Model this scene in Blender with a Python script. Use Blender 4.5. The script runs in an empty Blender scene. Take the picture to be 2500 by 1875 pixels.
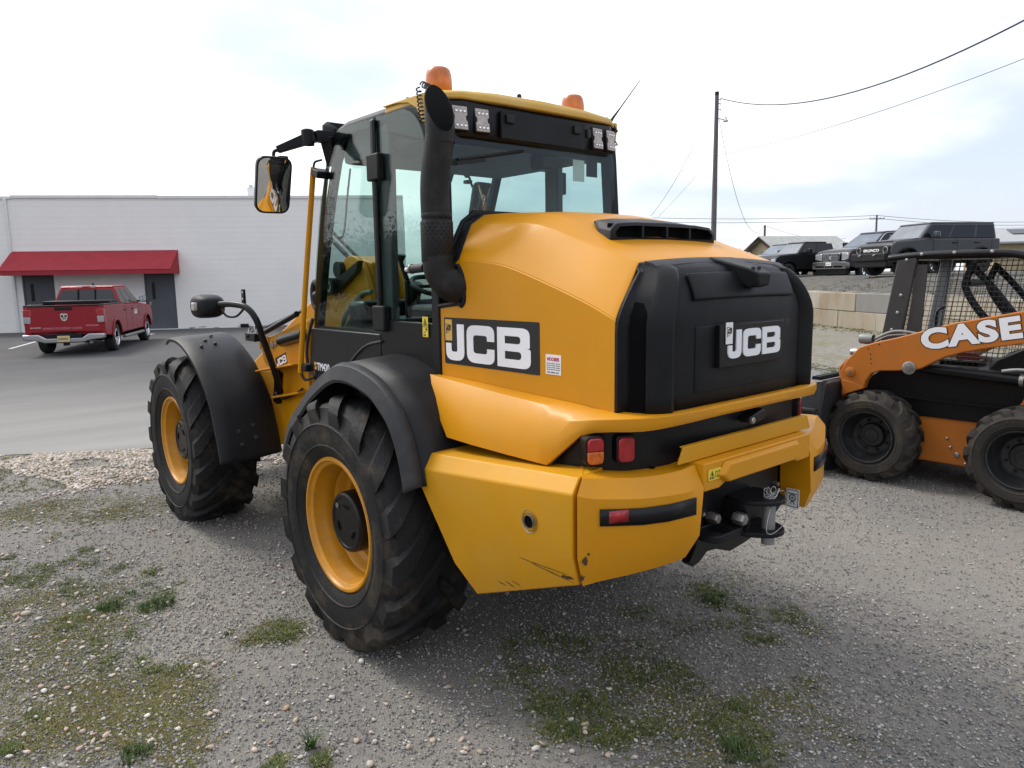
import bpy, bmesh, math, random
import numpy as np
from mathutils import Vector, Matrix
C = bpy.context.scene
COL = C.collection
rnd = random.Random(7)
NR = np.random.RandomState(11)
rad = math.radians

# ---------------------------------------------------------------- camera
cam = bpy.data.cameras.new('camera')
cam.sensor_width = 36.0
cam.lens = 25.9
cam.clip_end = 3000
co = bpy.data.objects.new('camera', cam); COL.objects.link(co)
CP = Vector((-2.593, -3.247, 1.815))
_y, _p, _r = rad(40.3404713), rad(8.32580906), rad(-0.89267741)
_f = Vector((math.sin(_y)*math.cos(_p), math.cos(_y)*math.cos(_p), -math.sin(_p)))
_x = Vector((math.cos(_y), -math.sin(_y), 0)); _u = _x.cross(_f)
_x2 = math.cos(_r)*_x + math.sin(_r)*_u; _u2 = -math.sin(_r)*_x + math.cos(_r)*_u
mw = Matrix((( _x2.x, _u2.x, -_f.x, CP.x), (_x2.y, _u2.y, -_f.y, CP.y), (_x2.z, _u2.z, -_f.z, CP.z), (0, 0, 0, 1)))
co.matrix_world = mw
C.camera = co

# ---------------------------------------------------------------- world, sun, exposure
SUN_EL, SUN_AZ = rad(50), rad(-14)
w = bpy.data.worlds.new('World'); C.world = w; w.use_nodes = True
nt = w.node_tree; nt.nodes.clear()
N = nt.nodes.new; L = nt.links.new
out = N('ShaderNodeOutputWorld'); bg = N('ShaderNodeBackground'); bg.inputs[1].default_value = 0.1
sky = N('ShaderNodeTexSky'); sky.sky_type = 'NISHITA'; sky.sun_disc = False
sky.sun_elevation = SUN_EL; sky.sun_rotation = SUN_AZ
sky.air_density = 1.0; sky.dust_density = 1.5; sky.ozone_density = 1.2
tc = N('ShaderNodeTexCoord')
sep = N('ShaderNodeSeparateXYZ'); L(tc.outputs['Generated'], sep.inputs[0])
# flatten clouds towards the horizon: direction / (z + 0.25)
zz = N('ShaderNodeMath'); zz.operation = 'MAXIMUM'; zz.inputs[1].default_value = 0.0; L(sep.outputs[2], zz.inputs[0])
za = N('ShaderNodeMath'); za.operation = 'ADD'; za.inputs[1].default_value = 0.22; L(zz.outputs[0], za.inputs[0])
dv = N('ShaderNodeVectorMath'); dv.operation = 'DIVIDE'; L(tc.outputs['Generated'], dv.inputs[0])
cz = N('ShaderNodeCombineXYZ')
for i in range(3): L(za.outputs[0], cz.inputs[i])
L(cz.outputs[0], dv.inputs[1])
n1 = N('ShaderNodeTexNoise'); n1.inputs['Scale'].default_value = 0.75; n1.inputs['Detail'].default_value = 5; n1.inputs['Roughness'].default_value = 0.48
ofs = N('ShaderNodeVectorMath'); ofs.operation = 'ADD'; ofs.inputs[1].default_value = (3.1, 1.7, 0.4)
L(dv.outputs[0], ofs.inputs[0]); L(ofs.outputs[0], n1.inputs['Vector'])
# thin cloud is thicker and brighter towards the sun
sd = N('ShaderNodeVectorMath'); sd.operation = 'DOT_PRODUCT'
sd.inputs[1].default_value = (math.sin(SUN_AZ)*math.cos(SUN_EL), math.cos(SUN_AZ)*math.cos(SUN_EL), math.sin(SUN_EL))
L(tc.outputs['Generated'], sd.inputs[0])
ma = N('ShaderNodeMath'); ma.operation = 'MULTIPLY_ADD'; ma.inputs[1].default_value = 0.20; L(sd.outputs['Value'], ma.inputs[0]); L(n1.outputs['Fac'], ma.inputs[2])
cr = N('ShaderNodeMapRange'); cr.interpolation_type = 'SMOOTHSTEP'
cr.inputs['From Min'].default_value = 0.44; cr.inputs['From Max'].default_value = 0.74
cr.inputs['To Min'].default_value = 0.0; cr.inputs['To Max'].default_value = 1.0
L(ma.outputs[0], cr.inputs['Value'])
cb = N('ShaderNodeMapRange'); cb.inputs['From Min'].default_value = -0.2; cb.inputs['From Max'].default_value = 1.0
cb.inputs['To Min'].default_value = 8.5; cb.inputs['To Max'].default_value = 11.0
L(sd.outputs['Value'], cb.inputs['Value'])
cc = N('ShaderNodeVectorMath'); cc.operation = 'SCALE'; cc.inputs[0].default_value = (1.0, .985, .975); L(cb.outputs[0], cc.inputs['Scale'])
mx = N('ShaderNodeMix'); mx.data_type = 'RGBA'
L(cr.outputs[0], mx.inputs['Factor']); sc_ = N('ShaderNodeMix'); sc_.data_type = 'RGBA'; sc_.blend_type = 'MULTIPLY'; sc_.inputs['Factor'].default_value = 1.0
L(sky.outputs[0], sc_.inputs['A']); sc_.inputs['B'].default_value = (1.05, 1.0, 1.12, 1); 
th = N('ShaderNodeMix'); th.data_type = 'RGBA'; th.inputs['Factor'].default_value = 0.60   # thin grey-blue cloud veil over the clear sky
L(sc_.outputs['Result'], th.inputs['A']); th.inputs['B'].default_value = (5.0, 5.4, 6.1, 1); L(th.outputs['Result'], mx.inputs['A']); L(cc.outputs[0], mx.inputs['B'])
L(mx.outputs['Result'], bg.inputs[0]); L(bg.outputs[0], out.inputs[0])

sl = bpy.data.lights.new('sun', 'SUN'); sl.energy = 1.4; sl.angle = rad(17); sl.color = (1.0, 0.96, 0.9)
so = bpy.data.objects.new('sun', sl); COL.objects.link(so)
so.rotation_euler = Vector((-math.sin(SUN_AZ)*math.cos(SUN_EL), -math.cos(SUN_AZ)*math.cos(SUN_EL), -math.sin(SUN_EL))).to_track_quat('-Z', 'Y').to_euler()
so.location = (0, 0, 30)
vs = C.view_settings; vs.view_transform = 'Standard'; vs.look = 'None'; vs.gamma = 1; vs.exposure = 0.85; vs.use_curve_mapping = False
C.cycles.max_bounces = 8
C.cycles.transparent_max_bounces = 16

# ---------------------------------------------------------------- materials
MAT = {}
def lin(c): return tuple(((v/255)/12.92 if v/255 <= .04045 else ((v/255+.055)/1.055)**2.4) for v in c)
def mat(name, col, rough=.5, metal=0, var=0.0, vscale=3.0, var_col=None, bump=0.0, bscale=60, coat=0, spec=.5, dirt=None, dscale=4, damt=.5, emit=None, aniso=(1, 1, 1)):
    """principled with optional blotchy second colour, dirt layer and noise bump"""
    m = bpy.data.materials.new(name); m.use_nodes = True
    t = m.node_tree; b = t.nodes['Principled BSDF']; MAT[name] = m
    b.inputs['Base Color'].default_value = (*col, 1); b.inputs['Roughness'].default_value = rough
    b.inputs['Metallic'].default_value = metal; b.inputs['Coat Weight'].default_value = coat
    b.inputs['Coat Roughness'].default_value = .12
    b.inputs['Specular IOR Level'].default_value = spec
    tcn = t.nodes.new('ShaderNodeTexCoord')
    mp = t.nodes.new('ShaderNodeMapping'); mp.inputs['Scale'].default_value = aniso
    t.links.new(tcn.outputs['Object'], mp.inputs[0]); src = mp.outputs[0]
    colout = None
    def noise(sc, det=5, r=.6):
        n = t.nodes.new('ShaderNodeTexNoise'); n.inputs['Scale'].default_value = sc; n.inputs['Detail'].default_value = det; n.inputs['Roughness'].default_value = r
        t.links.new(src, n.inputs['Vector']); return n
    def mixc(fac, a, bcol):
        x = t.nodes.new('ShaderNodeMix'); x.data_type = 'RGBA'
        if fac is not None: t.links.new(fac, x.inputs['Factor'])
        if isinstance(a, tuple): x.inputs['A'].default_value = (*a, 1)
        else: t.links.new(a, x.inputs['A'])
        if isinstance(bcol, tuple): x.inputs['B'].default_value = (*bcol, 1)
        else: t.links.new(bcol, x.inputs['B'])
        return x.outputs['Result']
    def ramp(o, lo, hi, tmax=1.0):
        r = t.nodes.new('ShaderNodeMapRange'); r.inputs['From Min'].default_value = lo; r.inputs['From Max'].default_value = hi; r.inputs['To Max'].default_value = tmax
        t.links.new(o, r.inputs['Value']); return r.outputs[0]
    if var:
        n = noise(vscale); vc = var_col or tuple(min(1, c*(1-var)) for c in col)
        colout = mixc(ramp(n.outputs['Fac'], .35, .7), col, vc)
        rr = t.nodes.new('ShaderNodeMapRange'); rr.inputs['To Min'].default_value = rough*.85; rr.inputs['To Max'].default_value = min(1, rough*1.25)
        n2 = noise(vscale*2.7); t.links.new(n2.outputs['Fac'], rr.inputs['Value']); t.links.new(rr.outputs[0], b.inputs['Roughness'])
    if dirt:
        n = noise(dscale, 8, .7)
        colout = mixc(ramp(n.outputs['Fac'], .5, .78, damt), colout if colout is not None else col, dirt)
    if colout is not None: t.links.new(colout, b.inputs['Base Color'])
    if bump:
        n = noise(bscale, 3); bp = t.nodes.new('ShaderNodeBump'); bp.inputs['Strength'].default_value = bump; bp.inputs['Distance'].default_value = .01
        t.links.new(n.outputs['Fac'], bp.inputs['Height']); t.links.new(bp.outputs[0], b.inputs['Normal'])
    if emit: b.inputs['Emission Color'].default_value = (*emit, 1); b.inputs['Emission Strength'].default_value = 1
    return m
def glass(name, tint, refl_rough=.0, tr=.9, ior=1.5):
    m = bpy.data.materials.new(name); m.use_nodes = True; t = m.node_tree; t.nodes.clear(); MAT[name] = m
    o = t.nodes.new('ShaderNodeOutputMaterial'); g = t.nodes.new('ShaderNodeBsdfGlossy'); g.inputs['Roughness'].default_value = refl_rough
    tp = t.nodes.new('ShaderNodeBsdfTransparent'); tp.inputs['Color'].default_value = (*tint, 1)
    fr = t.nodes.new('ShaderNodeFresnel'); ge = t.nodes.new('ShaderNodeNewGeometry')
    io = t.nodes.new('ShaderNodeMix'); io.inputs['A'].default_value = ior; io.inputs['B'].default_value = 1/ior
    t.links.new(ge.outputs['Backfacing'], io.inputs['Factor']); t.links.new(io.outputs['Result'], fr.inputs['IOR'])
    mxs = t.nodes.new('ShaderNodeMixShader'); t.links.new(fr.outputs[0], mxs.inputs[0]); t.links.new(tp.outputs[0], mxs.inputs[1]); t.links.new(g.outputs[0], mxs.inputs[2])
    t.links.new(mxs.outputs[0], o.inputs['Surface']); return m

YEL = mat('yellow_paint', (.61, .258, .002), .42, var=.08, vscale=1.7, bump=.05, bscale=900, coat=.06, spec=.32, dirt=(.40, .23, .06), dscale=2.5, damt=.30)
YELS = mat('yellow_steel_paint', (.575, .272, .004), .46, var=.10, vscale=2.0, bump=.08, bscale=700, coat=.04, spec=.32, dirt=(.42, .27, .09), dscale=3, damt=.30)
YELP = mat('sky_paled_yellow', (.60, .36, .05), .45, var=.1, dirt=(.6, .45, .22), dscale=5, damt=.5)  # roof yellow with the sky's reflection mixed in; also fills the emblems
RIMY = mat('rim_yellow', (.57, .24, .004), .42, var=.12, vscale=6, dirt=(.22, .14, .06), dscale=9, damt=.55)
BLK = mat('black_plastic', (.010, .0105, .012), .44, var=.35, vscale=4, bump=.12, bscale=500, spec=.20, dirt=(.05, .048, .043), dscale=6, damt=.16)
BLKS = mat('black_satin', (.0065, .0065, .0075), .34, spec=.28, var=.2, bump=.05, bscale=300)
BLKD = mat('dark_void', (.004, .004, .0045), .85, spec=.05)
GRY = mat('grey_plastic', (.030, .031, .035), .52, spec=.3, var=.2, bump=.1, bscale=400, dirt=(.14, .13, .12), dscale=5, damt=.3)
FEND = mat('fender_plastic', (.0125, .013, .0155), .46, spec=.25, var=.3, vscale=3, bump=.15, bscale=350, dirt=(.07, .066, .058), dscale=3, damt=.22)
TYR = mat('tyre_rubber', (.010, .010, .0108), .60, spec=.28, var=.3, vscale=5, bump=.35, bscale=90, dirt=(.10, .078, .05), dscale=4.5, damt=.8)
TYR2 = mat('muddy_tyre_rubber', (.026, .022, .018), .8, var=.4, vscale=5, bump=.5, bscale=70, dirt=(.11, .082, .053), dscale=5, damt=.75)
EXH = mat('exhaust_black', (.008, .0077, .0077), .55, spec=.3, var=.25, vscale=8, dirt=(.07, .055, .05), dscale=8, damt=.4)
SOOT = mat('exhaust_soot', (.003, .003, .003), .9)
WHT = mat('white_decal', (.80, .80, .82), .35)
DEC = mat('black_decal', (.018, .018, .020), .3)
AMB = mat('amber_lens', (.78, .23, .022), .3, coat=.25, var=.25, vscale=18, var_col=(.60, .15, .015))
AMB.node_tree.nodes['Principled BSDF'].inputs['Transmission Weight'].default_value = .45
REDL = mat('red_lens', (.36, .008, .012), .22, coat=.35, var=.35, vscale=45)
ORGL = mat('orange_lens', (.60, .13, .006), .22, coat=.35, var=.5, vscale=60)
LEDW = mat('led_glass', (.50, .45, .42), .35, metal=0, var=.35, vscale=60)
CHR = mat('chrome', (.75, .75, .77), .12, metal=1)
STL = mat('bare_steel', (.42, .41, .39), .38, metal=.9, var=.3, vscale=15)
ALU = mat('pale_metal', (.24, .245, .235), .45, metal=.3)
STY = mat('sticker_yellow', (.72, .55, .04), .4)
STW = mat('sticker_white', (.78, .77, .75), .4)
MAG = mat('sticker_crimson', (.50, .03, .12), .4)
GLS = glass('cab_glass', (.79, .87, .855), ior=1.36)
MIR = mat('mirror_glass', (.72, .74, .74), .02, metal=1)
DGL = glass('tinted_window', (.10, .11, .12))
HOS = mat('hose_rubber', (.012, .012, .012), .5)
CHIP = mat('chipped_primer', (.05, .026, .016), .7)

# ---------------------------------------------------------------- mesh helpers
class MB:
    def __init__(s): s.v = []; s.f = []
    def add(s, vs, fs):
        o = len(s.v); s.v += [tuple(map(float, p)) for p in vs]; s.f += [tuple(i+o for i in f) for f in fs]; return s
    def box(s, a, b, rot=None, piv=None):
        x0, y0, z0 = a; x1, y1, z1 = b
        vs = [Vector(p) for p in ((x0,y0,z0),(x1,y0,z0),(x1,y1,z0),(x0,y1,z0),(x0,y0,z1),(x1,y0,z1),(x1,y1,z1),(x0,y1,z1))]
        if rot is not None:
            pv = Vector(piv) if piv is not None else (Vector(a)+Vector(b))/2
            vs = [rot @ (p-pv) + pv for p in vs]
        return s.add(vs, [(0,3,2,1),(4,5,6,7),(0,1,5,4),(1,2,6,5),(2,3,7,6),(3,0,4,7)])
    def prism(s, pts, ax, a, b):
        def P(p, t): return (t, p[0], p[1]) if ax == 'x' else ((p[0], t, p[1]) if ax == 'y' else (p[0], p[1], t))
        n = len(pts)
        return s.add([P(p, a) for p in pts]+[P(p, b) for p in pts], [tuple(range(n))[::-1], tuple(range(n, 2*n))]+[(i, (i+1) % n, n+(i+1) % n, n+i) for i in range(n)])
    def loft(s, rings, closed=True, cap=True):
        n = len(rings[0]); vs = [p for r in rings for p in r]; fs = []
        for j in range(len(rings)-1):
            for i in range(n if closed else n-1):
                k = (i+1) % n; fs.append((j*n+i, j*n+k, (j+1)*n+k, (j+1)*n+i))
        if cap and closed: fs += [tuple(range(n))[::-1], tuple(range((len(rings)-1)*n, len(rings)*n))]
        return s.add(vs, fs)
    def tube(s, path, r, n=10, cap=True):
        P = [Vector(p) for p in path]; R = r if isinstance(r, (list, tuple)) else [r]*len(P); rings = []
        up = None
        for i, p in enumerate(P):
            d = (P[min(i+1, len(P)-1)]-P[max(i-1, 0)]).normalized()
            if up is None: up = Vector((0, 0, 1)) if abs(d.z) < .9 else Vector((1, 0, 0))
            a = d.cross(up).normalized(); b = a.cross(d).normalized(); up = b
            rings.append([p+R[i]*(math.cos(t)*a+math.sin(t)*b) for t in [2*math.pi*k/n for k in range(n)]])
        return s.loft(rings, True, cap)
    def lathe(s, prof, c, ax='x', n=48, cap=False):
        """prof: (radius, offset along axis)"""
        rings = []
        for r, t in prof:
            ring = []
            for k in range(n):
                a = 2*math.pi*k/n; u, v_ = r*math.cos(a), r*math.sin(a)
                ring.append((c[0]+t, c[1]+u, c[2]+v_) if ax == 'x' else ((c[0]+u, c[1]+t, c[2]+v_) if ax == 'y' else (c[0]+u, c[1]+v_, c[2]+t)))
            rings.append(ring)
        return s.loft(rings, True, cap)
    def mirror(s, ax=0):
        o = len(s.v); vs = []
        for p in s.v:
            q = list(p); q[ax] = -q[ax]; vs.append(tuple(q))
        s.f += [tuple(i+o for i in f[::-1]) for f in s.f]; s.v += vs; return s
    def flip(s, ax=0):
        vs = []
        for p in s.v:
            q = list(p); q[ax] = -q[ax]; vs.append(tuple(q))
        s.v = vs; s.f = [f[::-1] for f in s.f]; return s
    def xf(s, m):
        s.v = [tuple(m @ Vector(p)) for p in s.v]; return s
    def build(s, name, mt, parent=None, bevel=0, seg=2, ang=38, solid=0, recalc=True, sub=0, offset=-1):
        me = bpy.data.meshes.new(name); me.from_pydata(s.v, [], s.f)
        if recalc:
            bm = bmesh.new(); bm.from_mesh(me); bmesh.ops.remove_doubles(bm, verts=bm.verts, dist=1e-5); bmesh.ops.recalc_face_normals(bm, faces=bm.faces); bm.to_mesh(me); bm.free()
        me.polygons.foreach_set('use_smooth', [True]*len(me.polygons)); me.set_sharp_from_angle(angle=rad(ang))
        o = bpy.data.objects.new(name, me); COL.objects.link(o); me.materials.append(mt)
        if parent is not None: o.parent = parent
        if solid: m = o.modifiers.new('solid', 'SOLIDIFY'); m.thickness = solid; m.offset = offset
        if sub: m = o.modifiers.new('sub', 'SUBSURF'); m.levels = m.render_levels = sub
        if bevel: m = o.modifiers.new('bevel', 'BEVEL'); m.width = bevel; m.segments = seg; m.limit_method = 'ANGLE'; m.angle_limit = rad(32); m.harden_normals = False
        return o
def empty(name, loc=(0, 0, 0), rz=0):
    o = bpy.data.objects.new(name, None); COL.objects.link(o); o.location = loc; o.rotation_euler = (0, 0, rz); o.empty_display_size = .3; return o
def tag(o, label=None, cat=None, group=None, kind=None):
    if label: o['label'] = label
    if cat: o['category'] = cat
    if group: o['group'] = group
    if kind: o['kind'] = kind
    return o
def dup(o, parent=None):
    c = o.copy(); COL.objects.link(c); c.parent = parent
    for ch in list(o.children): dup(ch, c)
    return c
def frame(o, right, up):
    r = Vector(right).normalized(); u = Vector(up); n = r.cross(u).normalized(); u = n.cross(r)
    return Matrix(((r.x, u.x, n.x, o[0]), (r.y, u.y, n.y, o[1]), (r.z, u.z, n.z, o[2]), (0, 0, 0, 1)))
def rounded(pts, r, seg=5):
    n = len(pts); out_ = []
    for i in range(n):
        rr = r[i] if isinstance(r, (list, tuple)) else r
        p, a, b = Vector(pts[i]), Vector(pts[i-1]), Vector(pts[(i+1) % n])
        if rr <= 0: out_.append(tuple(p)); continue
        da, db = (a-p), (b-p); k = min(rr, da.length*.49, db.length*.49)
        s, e = p+da.normalized()*k, p+db.normalized()*k
        for j in range(seg+1):
            t = j/seg; out_.append(tuple((1-t)**2*s+2*t*(1-t)*p+t*t*e))
    return out_
def fill2d(name, loops, mx_, mt, parent, extrude=0.001):
    """flat outlines (with holes) turned into a thin raised mesh"""
    cu = bpy.data.curves.new(name, 'CURVE'); cu.dimensions = '2D'; cu.fill_mode = 'BOTH'; cu.extrude = extrude
    for lp in loops:
        sp = cu.splines.new('POLY'); sp.points.add(len(lp)-1)
        for q, p in zip(sp.points, lp): q.co = (p[0], p[1], 0, 1)
        sp.use_cyclic_u = True
    return _curve_mesh(name, cu, mx_, mt, parent)
def _curve_mesh(name, cu, mx_, mt, parent):
    ob = bpy.data.objects.new(name+'_c', cu); COL.objects.link(ob)
    dg = bpy.context.evaluated_depsgraph_get(); me = bpy.data.meshes.new_from_object(ob.evaluated_get(dg))
    bpy.data.objects.remove(ob); bpy.data.curves.remove(cu)
    me.transform(mx_); me.materials.clear(); me.materials.append(mt); me.name = name
    o = bpy.data.objects.new(name, me); COL.objects.link(o)
    if parent is not None: o.parent = parent
    return o
def text(name, s, size, mx_, mt, parent, bold=0, extrude=.0008, shear=0, sx=1, align='LEFT', spacing=1):
    cu = bpy.data.curves.new(name, 'FONT'); cu.body = s; cu.size = size; cu.offset = bold; cu.extrude = extrude; cu.shear = shear
    cu.align_x = align; cu.space_character = spacing; cu.resolution_u = 4
    return _curve_mesh(name, cu, mx_ @ Matrix.Diagonal((sx, 1, 1, 1)), mt, parent)
def disc(m, c, r, ax='x', n=20, t=.004):
    m.lathe([(r, -t), (r, 0), (r*.85, t*.4)], c, ax, n, cap=True)
def catmull(P, k=6):
    P = [Vector(p) for p in P]; o = []
    for i in range(len(P)-1):
        a, b, c_, d = P[max(i-1, 0)], P[i], P[i+1], P[min(i+2, len(P)-1)]
        for j in range(k):
            t = j/k; o.append(.5*((2*b)+(c_-a)*t+(2*a-5*b+4*c_-d)*t*t+(3*b-a-3*c_+d)*t**3))
    o.append(P[-1]); return o
# ================================================================ SETTING
WT = Vector((.84326, -.53750, 0)); WN = Vector((.53750, .84326, 0)); WA = Vector((1.405, 31.482, 0))    # white wall: along, away from camera, origin
EA = Vector((-.42, 5.60, 0))                                                                              # a point of the asphalt edge, which runs along WT
RT = Vector((-.5455, -.838, 0)); RN = Vector((.838, -.5455, 0)); RA = Vector((22.187, 9.833, 0))          # retaining wall
def smooth(t): t = min(1, max(0, t)); return t*t*(3-2*t)
def zg(x, y):
    e = (x-EA.x)*WN.x+(y-EA.y)*WN.y
    return -.10*smooth((e+.9)/1.8)*(1-smooth((x-10)/5))
# ---- ground material: grey crushed stone with paler compacted dust, darker patches
def ground_mat():
    m = bpy.data.materials.new('gravel_ground'); m.use_nodes = True; t = m.node_tree; b = t.nodes['Principled BSDF']; b.inputs['Roughness'].default_value = .92; b.inputs['Specular IOR Level'].default_value = .25
    tcn = t.nodes.new('ShaderNodeTexCoord'); src = tcn.outputs['Object']
    def noise(sc, d=6, r=.6):
        n = t.nodes.new('ShaderNodeTexNoise'); n.inputs['Scale'].default_value = sc; n.inputs['Detail'].default_value = d; n.inputs['Roughness'].default_value = r; t.links.new(src, n.inputs['Vector']); return n.outputs['Fac']
    def mr(o, a, b_, c=0, d=1):
        r = t.nodes.new('ShaderNodeMapRange'); r.inputs[1].default_value = a; r.inputs[2].default_value = b_; r.inputs[3].default_value = c; r.inputs[4].default_value = d; t.links.new(o, r.inputs[0]); return r.outputs[0]
    def mix(f, a, c, mode='MIX'):
        x = t.nodes.new('ShaderNodeMix'); x.data_type = 'RGBA'; x.blend_type = mode
        if isinstance(f, float): x.inputs['Factor'].default_value = f
        else: t.links.new(f, x.inputs['Factor'])
        for k, v in (('A', a), ('B', c)):
            if isinstance(v, tuple): x.inputs[k].default_value = (*v, 1)
            else: t.links.new(v, x.inputs[k])
        return x.outputs['Result']
    def cells(sc):
        v = t.nodes.new('ShaderNodeTexVoronoi'); v.inputs['Scale'].default_value = sc; t.links.new(src, v.inputs['Vector']); return v
    v1 = cells(110); v2 = cells(38); v3 = cells(200)
    cr = t.nodes.new('ShaderNodeValToRGB'); e = cr.color_ramp.elements
    e[0].position = 0; e[0].color = (.18, .182, .190, 1); e[1].position = 1; e[1].color = (.46, .43, .39, 1)
    for p, c in ((.3, (.22, .222, .23)), (.55, (.30, .297, .292)), (.8, (.38, .362, .335)), (.92, (.44, .37, .28))):
        k = e.new(p); k.color = (*c, 1)
    sp = t.nodes.new('ShaderNodeSeparateColor'); t.links.new(v1.outputs['Color'], sp.inputs[0]); t.links.new(sp.outputs[0], cr.inputs[0])
    stone = mix(mr(v1.outputs['Distance'], .0, .012, 0, 1), cr.outputs[0], cr.outputs[0])
    gap = mr(v1.outputs['Distance'], .0032, .0066)
    stone = mix(gap, cr.outputs[0], (.19, .18, .165))
    sp2 = t.nodes.new('ShaderNodeSeparateColor'); t.links.new(v3.outputs['Color'], sp2.inputs[0])
    dust = mix(mr(sp2.outputs[0], 0, 1), (.138, .129, .112), (.33, .305, .265))
    dust = mix(mr(noise(16, 4), .4, .7, 0, .6), dust, (.19, .177, .153))
    f = mix(mr(noise(.55, 5, .62), .42, .60), stone, dust)
    # the wheel-worn strip along the loader is paler, fine dust
    f = mix(mr(noise(2.3, 6), .55, .78, 0, .55), f, (.165, .157, .143))
    f = mix(mr(noise(.18, 3), .45, .75, 0, .35), f, (.235, .222, .198))
    t.links.new(f, b.inputs['Base Color'])
    h = t.nodes.new('ShaderNodeMath'); h.operation = 'MULTIPLY_ADD'; t.links.new(v1.outputs['Distance'], h.inputs[0]); h.inputs[1].default_value = -1.2; t.links.new(mr(noise(130, 3), 0, 1, 0, .006), h.inputs[2])
    h2 = t.nodes.new('ShaderNodeMath'); h2.operation = 'MULTIPLY_ADD'; t.links.new(v2.outputs['Distance'], h2.inputs[0]); h2.inputs[1].default_value = -.5; t.links.new(h.outputs[0], h2.inputs[2])
    bp = t.nodes.new('ShaderNodeBump'); bp.inputs['Strength'].default_value = .28; bp.inputs['Distance'].default_value = .4; t.links.new(h2.outputs[0], bp.inputs['Height']); t.links.new(bp.outputs[0], b.inputs['Normal'])
    return m
GM = ground_mat()
def sheet(xs, ys, zf, name, mt):
    X, Y_ = np.meshgrid(xs, ys); v = [(x, y, zf(x, y)) for x, y in zip(X.ravel(), Y_.ravel())]; n = len(xs)
    f = [(j*n+i, j*n+i+1, (j+1)*n+i+1, (j+1)*n+i) for j in range(len(ys)-1) for i in range(n-1)]
    m = MB(); m.add(v, f); return m.build(name, mt, recalc=False)
gx = np.unique(np.concatenate([np.linspace(-8, 16, 97), np.linspace(-60, 60, 25), [-1500, -400, -150, 150, 400, 1500]]))
def bumps(x, y):
    from mathutils import noise as mn_
    if -8 < x < 14 and -5 < y < 8: return .012*mn_.noise((x*.9, y*.9, 0))+.006*mn_.noise((x*2.7, y*2.7, 3))
    return 0
tag(sheet(gx, gx, lambda x, y: zg(x, y)+bumps(x, y)-.004, 'ground', GM), kind='structure')
# ---- asphalt yard
AS = mat('asphalt', (.088, .088, .092), .88, var=.25, vscale=.35, bump=.6, bscale=160, dirt=(.13, .125, .115), dscale=.5, damt=.45, spec=.25)
def asphalt_mat():
    t = AS.node_tree; b = t.nodes['Principled BSDF']; src = b.inputs['Base Color'].links[0].from_socket
    tcn = t.nodes.new('ShaderNodeTexCoord'); dt = t.nodes.new('ShaderNodeVectorMath'); dt.operation = 'DOT_PRODUCT'; dt.inputs[1].default_value = tuple(WN); t.links.new(tcn.outputs['Object'], dt.inputs[0])
    # dust carried from the gravel thins out away from the edge; long tyre-worn bands run along the yard
    e0 = EA.dot(WN)
    mr = t.nodes.new('ShaderNodeMapRange'); mr.interpolation_type = 'SMOOTHSTEP'; mr.inputs[1].default_value = e0-.3; mr.inputs[2].default_value = e0+9.5; mr.inputs[3].default_value = 1; mr.inputs[4].default_value = .06; t.links.new(dt.outputs['Value'], mr.inputs[0])
    mp = t.nodes.new('ShaderNodeMapping'); mp.inputs['Rotation'].default_value = (0, 0, math.atan2(.5375, .84326)+.10); mp.inputs['Scale'].default_value = (.12, 1.6, 1); t.links.new(tcn.outputs['Object'], mp.inputs[0])
    n = t.nodes.new('ShaderNodeTexNoise'); n.inputs['Scale'].default_value = 1.0; n.inputs['Detail'].default_value = 7; n.inputs['Roughness'].default_value = .65; t.links.new(mp.outputs[0], n.inputs['Vector'])
    nr = t.nodes.new('ShaderNodeMapRange'); nr.inputs[1].default_value = .30; nr.inputs[2].default_value = .72; nr.inputs[3].default_value = .62; nr.inputs[4].default_value = 1.0; t.links.new(n.outputs['Fac'], nr.inputs[0])
    mu = t.nodes.new('ShaderNodeMath'); mu.operation = 'MULTIPLY'; t.links.new(mr.outputs[0], mu.inputs[0]); t.links.new(nr.outputs[0], mu.inputs[1])
    mx_ = t.nodes.new('ShaderNodeMix'); mx_.data_type = 'RGBA'; t.links.new(mu.outputs[0], mx_.inputs['Factor']); t.links.new(src, mx_.inputs['A']); mx_.inputs['B'].default_value = (.31, .30, .28, 1)
    t.links.new(mx_.outputs['Result'], b.inputs['Base Color'])
asphalt_mat()
def edge_wob(s): return .05*math.sin(s*1.3)+.035*math.sin(s*3.7+1)+.02*math.sin(s*9.1)
rows = []
for s in np.concatenate([np.linspace(-60, -6, 12), np.linspace(-5.6, 11.6, 70)]):
    a = EA+WT*s+WN*edge_wob(s)
    far = 27 if s < 8 else 27
    row = []
    for e in [0, .04, .3, .9, 1.5, 2.5, 5, 9, 15, 24.15]:
        p = a+WN*e
        lim = 11.0+.48*(p.y-3.3)                       # right-hand limit of the yard
        if p.x > lim and e > 0: p.x = lim
        row.append((p.x, p.y, zg(p.x, p.y)+(.003 if e == 0 else .014)))
    rows.append(row)
m = MB(); m.loft(rows, False); tag(m.build('asphalt_yard', AS, recalc=False), kind='structure')
LINE = mat('line_paint', (.62, .62, .60), .7, var=.35, vscale=9)
for a, b in (((.16, 22.9), (1.5, 26.3)), ((4.05, 24.4), (5.0, 26.2)), ((-2.6, 24.5), (-1.1, 28.0))):
    a = Vector((*a, 0)); b = Vector((*b, 0)); d = (b-a).normalized(); n_ = Vector((-d.y, d.x, 0))*.055
    m = MB(); m.add([(p.x, p.y, -.100+.019) for p in (a-n_, a+n_, b+n_, b-n_)], [(0, 3, 2, 1)]); tag(m.build('parking_line', LINE, recalc=False), kind='structure')

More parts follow.
